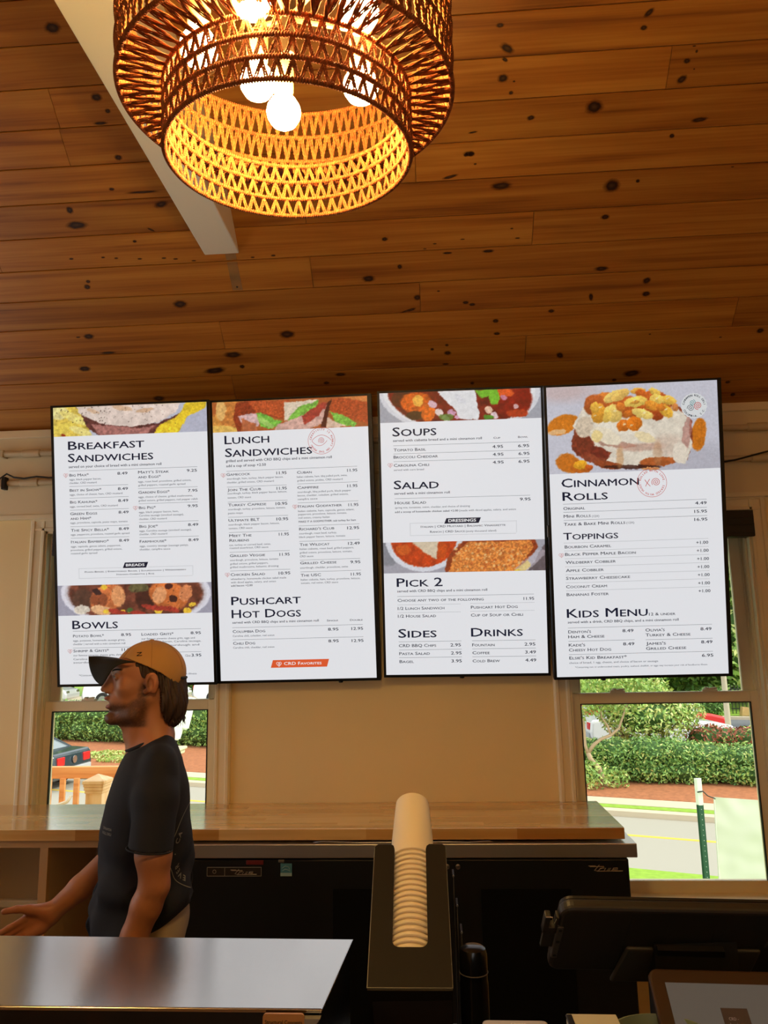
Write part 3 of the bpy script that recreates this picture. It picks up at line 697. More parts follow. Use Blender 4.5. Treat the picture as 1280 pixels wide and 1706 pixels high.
for x in (.017, .056):
    b = MB(); b.lathe([(.0085, 0), (.0085, .004), (.006, .005)], 18, T(x, 2.920, .810) @ RX(math.pi / 2)); b.box((x - .001, 2.914, .806), (x + .001, 2.9155, .814))
    cpart('lock', b, M['metal'], smooth='auto')
b = MB(); b.box((.56, 2.93, .836), (.66, 2.95, .8425)); cpart('hinge', b, M['metal'])

# ---- lettering helper: flat text turned into a mesh
def text_mesh(body, size=1.0, offset=0.0, small_caps=False, res=2, spacing=1.0, shear=0.0, depth=0.0):
    cu = bpy.data.curves.new('txt', 'FONT')
    cu.body = body; cu.size = size; cu.offset = offset; cu.resolution_u = res
    cu.space_character = spacing; cu.shear = shear; cu.extrude = depth
    cu.fill_mode = 'FRONT' if depth == 0 else 'BOTH'
    if small_caps:
        cu.small_caps_scale = 0.78
        for i, ch in enumerate(body):
            if ch.islower(): cu.body_format[i].use_small_caps = True
    o = bpy.data.objects.new('txt', cu)
    col.objects.link(o)
    dg = bpy.context.evaluated_depsgraph_get()
    me = bpy.data.meshes.new_from_object(o.evaluated_get(dg))
    vs = np.array([tuple(v.co) for v in me.vertices]) if len(me.vertices) else np.zeros((0, 3))
    fs = [tuple(p.vertices) for p in me.polygons]
    bpy.data.objects.remove(o); bpy.data.curves.remove(cu); bpy.data.meshes.remove(me)
    return vs, fs

def put_text(mb, body, x, y, w, h, mi=0, bold=0.0, sc=False, Mx=None, align='L', shear=0.0, fitw=True, z=0.0):
    """text with its left baseline at (x, y), total width w, capital height h, in a local XY plane"""
    vs, fs = text_mesh(body, 1.0, 0.0, sc, shear=shear)
    if not len(vs): return
    x0, x1 = vs[:, 0].min(), vs[:, 0].max()
    caph = 0.729
    sy = h / caph
    sx = (w / (x1 - x0)) if fitw else sy
    P = np.stack([(vs[:, 0] - x0) * sx + x, vs[:, 1] * sy + y, np.full(len(vs), z)], -1)
    if Mx is not None: P = [Mx @ Vector(p) for p in P]
    mb.add([tuple(p) for p in P], fs, mi)
    if bold:
        d = bold * 2.6 * sx
        for dx, dy in ((d, 0), (d * .5, -bold * 1.6 * sy)):
            Q = np.stack([(vs[:, 0] - x0) * sx + x + dx, vs[:, 1] * sy + y + dy, np.full(len(vs), z)], -1)
            if Mx is not None: Q = [Mx @ Vector(p) for p in Q]
            mb.add([tuple(p) for p in Q], fs, mi)

FR = Matrix(((1, 0, 0, 0), (0, 0, -1, 0), (0, 1, 0, 0), (0, 0, 0, 1)))   # XY plane -> wall facing the room (normal -Y)
def script_logo(mb, x, y, w, h, Yp):
    """slanted retro script word: strokes as thin bars"""
    # letters drawn on a 0..1 grid, slanted
    S = [[(0.0, .92), (.20, .92)], [(.04, .80), (.26, .80), (.44, .80)], [(.30, 1.08), (.20, .10), (.30, .02)], [(.36, .55), (.31, .02)], [(.34, .40), (.40, .55), (.46, .55)],
         [(.50, .55), (.47, .02), (.56, .02), (.60, .55)], [(.60, .55), (.57, .02)], [(.64, .55), (.61, .02)], [(.70, .30), (.84, .30), (.84, .55), (.72, .55), (.68, .04), (1.0, .04)], [(.28, .0), (.98, .0)]]
    for s in S:
        pts = [(x + (px + py * .05) * w, Yp, y + py * h) for px, py in s]
        mb.tube(pts, h * .075, 5)
M['logo'] = mat('logo_silver', srgb(176, 168, 158), 0.4, metal=.6)
b = MB(); b.box((-.866, 2.917, .779), (-.662, 2.921, .810), .0015); np_ = cpart('nameplate', b, mat('nameplate_dark', srgb(52, 44, 38), .4, metal=.3), label='dark nameplate with a lock and silver script lettering')
b = MB()
for (x0, x1, z0, z1) in ((-.866, -.662, .8085, .8105), (-.866, -.662, .7785, .7805), (-.866, -.864, .7785, .8105), (-.664, -.662, .7785, .8105), (-.800, -.7985, .7785, .8105)):
    b.box((x0, 2.9155, z0), (x1, 2.9172, z1))
b.tube([(-.838 + .006 * math.cos(a / 10 * math.pi), 2.9165, .7945 + .006 * math.sin(a / 10 * math.pi)) for a in range(20)], .001, 5, closed=True)
script_logo(b, -.782, .785, .102, .017, 2.916)
cpart('lettering', b, M['logo'], np_)
b = MB(); script_logo(b, .515, .795, .125, .019, 2.9175); cpart('script_badge', b, M['logo'])
b = MB(); b.box((-.592, 2.9175, .779), (-.550, 2.920, .822)); st = cpart('energy_sticker', b, mat('sticker_blue', srgb(70, 128, 150), .5), label='small square pale blue energy sticker')
b = MB(); b.box((-.592, 2.9165, .779), (-.550, 2.9178, .790))
b.tube([(-.586, 2.9168, .806), (-.575, 2.9168, .8135), (-.562, 2.9168, .811), (-.558, 2.9168, .802)], .0012, 5)
b.tube([(-.585, 2.9168, .797), (-.575, 2.9168, .803), (-.563, 2.9168, .800), (-.556, 2.9168, .796)], .0012, 5)
cpart('print', b, mat('sticker_pale', srgb(150, 178, 184), .5), st)
b = MB(); b.box((-.72, 2.916, .818), (-.655, 2.920, .834), .002); cpart('red_tag', b, mat('red_tag', srgb(110, 28, 30), .5), label='small red tag by the nameplate')
b = MB(); b.box((-.600, 2.914, .826), (-.578, 2.920, .836), .002); cpart('clip', b, M['metal'])
# a strap lying on the steel top
b = MB()
b.tube([(-.47, 2.917, .895), (-.44, 2.912, .8985), (-.30, 2.911, .8945), (.0, 2.912, .8965), (.10, 2.911, .8945), (.17, 2.914, .8975), (.185, 2.92, .895)], [.001, .0022, .0022, .0022, .0022, .0026, .001], 6)
b.build('cable', M['metal'], smooth=True, label='thin grey cable lying along the steel cooler top edge', cat='cable')

# open shelving unit at the left
M['maple'] = mat('shelf_panel', srgb(196, 158, 112), 0.5, var=.05, scale=4)
M['melamine'] = mat('shelf_inside', srgb(196, 170, 130), 0.6, var=.04, scale=4)
S_ = empty('shelving_unit', (-2.0, 3.15, 0), 'open pale wood shelving unit under the worktop, behind the man', 'shelf')
def sp_(n, b, m): return rel(b, (-2.0, 3.15, 0)).build(n, m, S_)
b = MB(); b.box((-3.05, 2.94, .873), (-1.045, 2.962, .899), .001); sp_('top_rail', b, M['maple'])
for x in (-2.32, -1.517, -1.068):
    b = MB(); b.box((x, 2.94, 0), (x + .032 if x != -1.068 else x + .023, 2.962, .873), .001); sp_('stile', b, M['maple'])
for x in (-2.325, -1.51, -1.062):
    b = MB(); b.box((x, 2.962, .08), (x + .018, 3.38, .87)); sp_('divider', b, M['melamine'])
b = MB(); b.box((-3.05, 3.372, 0), (-1.045, 3.385, .899)); sp_('back_panel', b, M['melamine'])
b = MB(); b.box((-3.05, 2.962, .08), (-1.045, 3.372, .10)); sp_('bottom_panel', b, M['melamine'])
b = MB(); b.box((-3.05, 2.965, .28), (-1.045, 3.372, .298)); sp_('shelf', b, M['melamine'])
b = MB(); b.box((-3.05, 2.962, .882), (-1.045, 3.372, .899)); sp_('top_panel', b, M['melamine'])

# ================================================================== FRONT: display case
M['case_top'] = mat('case_steel_top', srgb(206, 202, 196), 0.15, metal=1.0, bump=.02, bscale=30, stretch=(3, 60, 1))
M['case_black'] = mat('case_black', srgb(12, 12, 13), 0.35)
M['steel_edge'] = mat('steel_edge', srgb(205, 205, 205), 0.2, metal=1.0)
DC = (-.85, 1.28, 0)
dc = empty('display_case', DC, 'black refrigerated display case with mirror-like steel top, in front of the man', 'display case')
def dpart(n, b, m, parent=dc, **k): return rel(b, DC).build(n, m, parent, **k)
def quadbox(b, z0, z1, y0=1.155, y1=1.418, xl=-1.75, inset=0):
    P = [(xl, y0 - .0), (-.176 - inset, y0 + .003), (-.160 - inset, y1 - .007), (xl, y1 + .018)]
    b.prism(P, z0, z1)
b = MB(); quadbox(b, 1.094, 1.100); dpart('top_sheet', b, M['case_top'])
b = MB(); quadbox(b, .0, 1.0935, 1.160, 1.41, inset=.004); dpart('body', b, M['case_black'])
b = MB(); b.tube([(-.1755, 1.157, 1.0985), (-.1595, 1.412, 1.0985)], .0014, 6); b.tube([(-1.7, 1.1545, 1.0985), (-.1755, 1.157, 1.0985)], .0010, 6); dpart('edge_trim', b, M['steel_edge'])
# slanted end post and glass
b = MB()
P = [(-.1760, 1.158, 1.0915), (-.1990, 1.158, 1.0915), (-.212, 1.158, 1.085), (-.235, 1.158, 1.06), (-.262, 1.158, 1.02), (-.222, 1.158, 1.02), (-.1840, 1.158, 1.082)]
b.add(P + [(x, y - .012, z) for x, y, z in P], [tuple(range(6, -1, -1)), tuple(range(7, 14))] + [(i, (i + 1) % 7, 7 + (i + 1) % 7, 7 + i) for i in range(7)])
dpart('end_cap', b, mat('end_cap_grey', srgb(150, 146, 138), .4, metal=.4))
b = MB()
b.prism(rrect(.0585, .0205, .005), 0, .004, T(-.2275, 1.1495, 1.0875) @ FR)
lp = dpart('maker_plate', b, mat('plate_tan', srgb(178, 128, 76), .45), label='tan rounded plate with dark lettering')
b = MB(); put_text(b, 'Structural Concepts', -.2275 - .0262, 1.0850, .0524, .0052, Mx=T(0, 1.1452, 0) @ FR, bold=.01)
dpart('lettering', b, M['black'], lp)

# ================================================================== FRONT: service counter behind which the devices stand
M['counter_dark'] = mat('service_counter_top', srgb(30, 27, 25), 0.35, var=.1, scale=12)
b = MB(); b.box((-.13, .45, 1.02), (2.2, 1.035, 1.058), .004); b.box((-.10, .55, 0), (2.2, 1.035, 1.02)); b.box((-.13, 1.035, .84), (2.2, 1.62, .878), .004); b.box((-.10, 1.05, 0), (2.2, 1.58, .84))
b.build('service_counter', M['counter_dark'], label='dark two-level service counter under the cup dispenser and payment devices', cat='counter')

# ---- cup dispenser
M['disp'] = mat('dispenser_brown_black', srgb(28, 20, 14), 0.6, spec=.2, var=.06, scale=20)
phi = math.radians(32.9)
# local frame: x right, y up the slope, z out of the sloped face (towards viewer/up)
def disp_frame(x, y, z, a=phi):
    ax = Vector((1, .03, 0)).normalized(); ay = Vector((0, math.cos(a), math.sin(a))); az = ax.cross(ay)
    return Matrix(((ax.x, ay.x, az.x, x), (ax.y, ay.y, az.y, y), (ax.z, ay.z, az.z, z), (0, 0, 0, 1)))
DM = disp_frame(-.0585, 1.335, 1.055)
cd_ = empty('cup_dispenser', (0, 0, 0), 'tall black slanted cup dispenser with a front slot, right of the display case', 'dispenser')
cd_.matrix_world = DM
W2, LH, DP = .0690, .293, .125
# front plate with rounded slot: outline path
sl_w0, sl_w1, sl_b = .0305, .0335, .072
outer = [(-W2, 0), (W2, 0), (W2, LH - .006), (W2 - .006, LH)]
slot = []
outer += [(sl_w1 + .004, LH), (sl_w1 - .001, LH - .004), (sl_w1 - .003, LH - .012)]
for k in range(7): a = math.pi * k / 12; slot.append((sl_w0 - .012 + .012 * math.cos(a), sl_b + .012 - .012 * math.sin(a)))
for k in range(7): a = math.pi / 2 + math.pi * k / 12; slot.append((-sl_w0 + .012 + .012 * math.cos(a), sl_b + .012 - .012 * math.sin(a)))
outer += slot + [(-sl_w1 + .003, LH - .012), (-sl_w1 + .001, LH - .004), (-sl_w1 - .004, LH), (-W2 + .006, LH), (-W2, LH - .006)]
b = MB(); b.prism(outer, -.004, 0); b.build('front_plate', M['disp'], cd_)
b = MB()
b.box((-W2, 0, -DP), (-W2 + .004, LH - .002, -.004)); b.box((W2 - .004, 0, -DP), (W2, LH - .002, -.004)); b.box((-W2, 0, -DP - .004), (W2, LH - .03, -DP)); b.box((-W2, -.004, -DP), (W2, 0, -.0005))
b.build('housing', M['disp'], cd_)
M['edge_grey'] = mat('dispenser_edge', srgb(110, 106, 98), .35, metal=.3)
b = MB(); b.tube([(-W2 - .0003, 0, -.001), (-W2 - .0003, LH - .006, -.001)], .0011, 6); b.tube([(W2 + .0003, 0, -.001), (W2 + .0003, LH - .006, -.001)], .0008, 6); b.tube([(-W2, 0, 0), (W2, 0, 0)], .0007, 6)
b.build('edge_bead', M['edge_grey'], cd_)
inv = DM.inverted()
b = MB()
P0 = [Vector(p) for p in ((-.122, 1.345, 1.05), (.010, 1.347, 1.05), (.004, 1.345, .879), (-.112, 1.345, .879))]
P1 = [p + Vector((0, .12, 0)) for p in P0]
b.add([inv @ p for p in P0 + P1], [(0, 1, 2, 3), (7, 6, 5, 4), (0, 4, 5, 1), (1, 5, 6, 2), (2, 6, 7, 3), (3, 7, 4, 0)])
b.build('stand', M['disp'], cd_)
b = MB(); b.box((-.055, -.028, -.030), (-.015, -.0275, -.028)); 
# cups: nested stack, bases pointing up the slope
M['cup'] = mat('paper_cup', srgb(238, 222, 196), 0.55, var=.02, scale=10)
cm = MB()
rr, rb, hh = .0455, .0362, .160
cm.lathe([(rr - .001, 0), (rr + .0022, .0002), (rr + .0030, .0012), (rr + .0024, .0060), (rr - .0070, .0072), (rb, hh), (rb - .0012, hh), (rb - .0012, hh - .006), (.0001, hh - .006)], 40, close=False)
cm.lathe([(rr - .001, 0), (rr - .0012, .004), (rb - .002, hh - .008)], 40, close=False)
cup0 = cm.build('paper_cup', M['cup'], smooth='auto', recalc=False)
cm = MB()
cm.lathe([(rr - .001, 0), (rr + .0022, .0002), (rr + .0030, .0012), (rr + .0024, .0040), (rr + .0004, .0052), (rb, hh), (rb - .0012, hh), (rb - .0012, hh - .006), (.0001, hh - .006)], 40, close=False)
cm.lathe([(rr - .001, 0), (rr - .0012, .004), (rb - .002, hh - .008)], 40, close=False)
NC = 19
ORD = 'lowest second third fourth fifth sixth seventh eighth ninth tenth eleventh twelfth thirteenth fourteenth fifteenth sixteenth seventeenth eighteenth'.split()
for i in range(NC):
    if i == NC - 1: o = cm.build('paper_cup', M['cup'], smooth='auto', recalc=False)
    else:
        o = cup0 if i == 0 else cup0.copy()
        if i: col.objects.link(o)
    o.matrix_world = DM @ T(0, .072 + i * .0118, -.0485) @ RX(-math.pi / 2)
    if i == NC - 1: tag(o, 'topmost paper cup of the stack, the only one with its whole side showing', 'cup', 'paper cups in the dispenser')
    else: tag(o, 'pale nested paper cup in the dispenser, ' + ('lowest rim in the slot' if i == 0 else ORD[i] + ' rim from the bottom of the slot'), 'cup', 'paper cups in the dispenser')
# stepped lid organizer at the right of the dispenser
LO = (.035, 1.40, .878)
lo = empty('lid_organizer', LO, 'stepped dark lid organizer with thin metal edges, right beside the cup dispenser', 'organizer')
for k, (y, zt, x) in enumerate(((1.555, 1.165, .024), (1.505, 1.128, .0285), (1.46, 1.098, .034))):
    b = MB(); b.box((x - .0055, y, .879), (x - .002, y + .035, zt)); rel(b, LO).build('divider_panel', M['disp'], lo)
    b = MB(); b.tube([(x - .0035, y - .001, .882), (x - .0035, y - .001, zt)], .0009, 6); b.lathe([(.002, 0), (.002, .002)], 10, T(x - .0035, y - .002, zt - .002) @ RX(math.pi / 2)); rel(b, LO).build('metal_edge', M['edge_grey'], lo)

# ---- black vacuum flask
b = MB()
FZ, FX, FY = .879, .048, 1.42
b.lathe([(.0235, 0), (.0245, .004), (.0245, .150), (.0235, .158), (.0235, .165), (.024, .170), (.024, .196), (.0215, .205), (.016, .2085), (.0001, .209)], 32, T(FX, FY, FZ))
fl = b.build('thermos_flask', mat('flask_black', srgb(15, 14, 15), .22), smooth='auto', label='black vacuum flask with a shiny rounded lid, right of the cup dispenser', cat='bottle')
b = MB(); b.tube([(FX + .0242 * math.cos(a * math.pi / 16), FY + .0242 * math.sin(a * math.pi / 16), FZ + .168) for a in range(32)], .0008, 5, closed=True)
b.build('lid_ring', M['edge_grey'], fl)

# ================================================================== PAYMENT DEVICES
M['pos'] = mat('terminal_shell', srgb(38, 33, 28), 0.5, var=.05, scale=14)
M['pos_dark'] = mat('terminal_dark', srgb(20, 18, 17), 0.5)
M['pos_grey'] = mat('terminal_grey', srgb(66, 63, 58), 0.5)
def frame3(o, px, py):
    """matrix from origin and two direction points (x axis towards px, y axis in plane towards py)"""
    o, px, py = Vector(o), Vector(px), Vector(py)
    ax = (px - o).normalized(); az = ax.cross(py - o).normalized(); ay = az.cross(ax)
    return Matrix(((ax.x, ay.x, az.x, o.x), (ax.y, ay.y, az.y, o.y), (ax.z, ay.z, az.z, o.z), (0, 0, 0, 1)))
# terminal seen from behind: origin top-left corner of the back, x right, y down the back
PM = frame3((.164, 1.144, 1.235), (.455, 1.166, 1.223), (.173, 1.247, 1.116))
pt = empty('payment_terminal', (0, 0, 0), 'large dark payment terminal seen from behind, below the right window', 'terminal')
pt.matrix_world = PM
# az points: x right, y down => z away from viewer; back surface at z=0, body goes to +z
PW, PH = .345, .156
b = MB(); pr = [(x + PW / 2, y + PH / 2) for x, y in rrect(PW, PH, .018, 6)]; b.prism(pr, 0, .018)
o = b.build('shell', M['pos'], pt); mod = o.modifiers.new('bevel', 'BEVEL'); mod.width = .006; mod.segments = 3; mod.limit_method = 'ANGLE'
b = MB(); b.prism([(x + PW / 2, y + PH / 2) for x, y in rrect(PW - .006, PH - .006, .016, 6)], .018, .022); b.build('screen', M['pos_dark'], pt)
b = MB(); b.prism([(.105, .085), (.17, .085), (.30, .085), (.30, .172), (.095, .172)], -.006, .0); o = b.build('stand_arm', M['pos_grey'], pt); mod = o.modifiers.new('bevel', 'BEVEL'); mod.width = .004; mod.segments = 2
b = MB(); b.prism([(.145, .072), (.24, .072), (.262, .150), (.155, .150)], -.014, -.006); b.build('hinge_block', M['pos_dark'], pt)
b = MB(); b.box((.0, .042, -.0022), (.0085, .118, .010), .001); b.build('side_port', M['pos_grey'], pt)
for yy in (.046, .074, .108):
    b = MB(); b.box((.0015, yy, -.003), (.007, yy + .004, -.002)); b.build('port', M['pos_dark'], pt)
# card reader clipped on its left edge
b = MB(); b.box((-.020, .022, .0), (-.0115, .060, .012), .0015); b.box((-.020, .046, .0), (.0, .060, .012), .0015); b.box((-.004, .022, .0), (.0, .060, .012), .001); b.build('card_reader', M['pos'], pt)
b = MB(); b.tube([(-.0195, .0215, .001), (-.010, .0215, .001), (-.008, .036, .001)], .0007, 5); b.tube([(-.003, .0215, .001), (-.0055, .036, .001)], .0007, 5); b.build('card_slot_edge', M['steel_edge'], pt)
b = MB(); b.box((-.017, .066, .004), (.002, .100, .010), .001); b.build('reader_mount', mat('mount_dark', srgb(40, 37, 30), .6), pt)
b = MB(); put_text(b, 'Clover', .036, -.0052 - .0, .022, .0042, Mx=None)
b.v = [(x, -.0004, -y) for x, y, z in b.v]
b.v = [(x, -.0003, z + .0035) for x, y, z in b.v]
b.build('lettering', mat('lettering_dim', srgb(30, 24, 20), .4), pt)
# fine seam on back
b = MB(); b.box((.100, .01, -.0003), (.1012, .15, .0)); b.build('seam', M['pos_dark'], pt)
b = MB(); b.box((.225, .055, -.0003), (.2262, .15, .0)); b.build('seam', M['pos_dark'], pt)
b = MB(); b.box((.305, .07, -.0012), (.3075, .082, 0)); b.build('latch', M['pos_grey'], pt)
b = MB()
b.prism([(.10, .160), (.30, .160), (.30, .172), (.10, .172)], -.006, .05)
# post down to the counter
Pi = PM.inverted()
pts0 = [(.30, 1.20, 1.17), (.42, 1.21, 1.17), (.42, 1.21, .880), (.30, 1.20, .880)]
A = [Pi @ Vector(p) for p in pts0]; Bq = [Pi @ (Vector(p) + Vector((0, .05, 0))) for p in pts0]
b.v = []; b.f = []; b.m = []
b.add(A + Bq, [(0, 1, 2, 3), (7, 6, 5, 4), (0, 4, 5, 1), (1, 5, 6, 2), (2, 6, 7, 3), (3, 7, 4, 0)])
b.build('post', M['pos_dark'], pt)

# customer-facing tablet
TM = frame3((.2610, 1.088, 1.182), (.417, 1.100, 1.1745), (.263, 1.046, 1.135))
tb = empty('customer_tablet', (0, 0, 0), 'tilted customer-facing tablet with a grey screen and small dark square, lower right corner', 'tablet')
tb.matrix_world = TM
TW, TH = .235, .130
M['tab_frame'] = mat('tablet_frame', srgb(52, 34, 22), 0.35)
b = MB(); b.prism([(x + TW / 2, y + TH / 2) for x, y in rrect(TW, TH, .012, 6)], -.0, .010)
o = b.build('body', M['tab_frame'], tb); mod = o.modifiers.new('bevel', 'BEVEL'); mod.width = .003; mod.segments = 3; mod.limit_method = 'ANGLE'
b = MB(); b.box((.0185, .0165, -.0005), (TW - .0185, TH - .012, -.0001)); sc_ = b.build('screen', mat('tablet_screen', srgb(70, 70, 68), .3, emit=srgb(110, 108, 104), estr=.30), tb)
b = MB(); b.box((.080, .044, -.0009), (.1135, .0775, -.0006)); q = b.build('screen_tile', mat('tile_brown', srgb(52, 40, 34), .4, emit=srgb(52, 40, 34), estr=.3), sc_)
b = MB()
for (t, w, yy) in (('CRD -', .012, .0575), ('Lexington', .023, .0635)):
    mb = MB(); put_text(mb, t, .0868, 0, w, .0034)
    mb.v = [(x, yy - y, -.0012) for x, y, z in mb.v]
    b.add(mb.v, mb.f)
b.build('lettering', mat('tile_text', srgb(120, 112, 106), .5, emit=srgb(120, 112, 106), estr=.4), sc_)
Ti = TM.inverted()
b = MB()
pts0 = [(.33, 1.09, 1.10), (.42, 1.095, 1.10), (.42, 1.06, 1.06), (.33, 1.06, 1.06)]
pts0 = [(.34, 1.100, 1.13), (.42, 1.105, 1.13), (.42, 1.105, .880), (.34, 1.100, .880)]
A = [Ti @ Vector(p) for p in pts0]; Bq = [Ti @ (Vector(p) + Vector((0, .04, 0))) for p in pts0]
b.add(A + Bq, [(0, 1, 2, 3), (7, 6, 5, 4), (0, 4, 5, 1), (1, 5, 6, 2), (2, 6, 7, 3), (3, 7, 4, 0)])
b.build('stand', M['pos_dark'], tb)
# receipt printer, notepad, green tray at the frame's lower edge
b = MB()
b.prism(rrect(.086, .12, .008), 0, .050, T(.089, 1.052, 1.059))
o = b.build('receipt_printer', mat('printer_silver', srgb(168, 160, 156), .4), label='silver-grey rounded receipt printer at the bottom edge, below the flask', cat='printer')
mod = o.modifiers.new('bevel', 'BEVEL'); mod.width = .003; mod.segments = 2; mod.limit_method = 'ANGLE'
b = MB(); put_text(b, 'Clover', .083, 1.0985, .020, .004, z=1.1093); b.build('lettering', mat('print_white', srgb(235, 230, 225), .5), o)
b = MB(); b.box((.150, .985, 1.1235), (.212, 1.062, 1.1385), .001); o = b.build('paper_pad', mat('pad_white', srgb(190, 188, 180), .6), label='pale paper pad with a dark clip at the bottom edge, left of the green tray', cat='notepad')
b = MB(); b.box((.148, .995, 1.1386), (.156, 1.054, 1.1415), .001); b.build('clip', M['pos_dark'], o)
b = MB(); b.box((.146, .982, 1.0585), (.216, 1.066, 1.123), .002); b.build('card_box', mat('box_dark', srgb(30, 30, 32), .5), label='dark card box under the paper pad on the service counter', cat='box')
b = MB()
M['green'] = mat('tray_green', srgb(116, 128, 104), .45)
prof = [(.030, 0), (.052, .040), (.060, .076), (.060, .0795), (.057, .080), (.050, .045), (.028, .006)]
b.lathe(prof, 40, T(.2555, 1.015, 1.0585) @ Matrix.Diagonal((1.0, .85, 1, 1)))
b.build('green_bowl', M['green'], smooth='auto', label='pale green round bowl partly hidden by the customer tablet', cat='bowl')
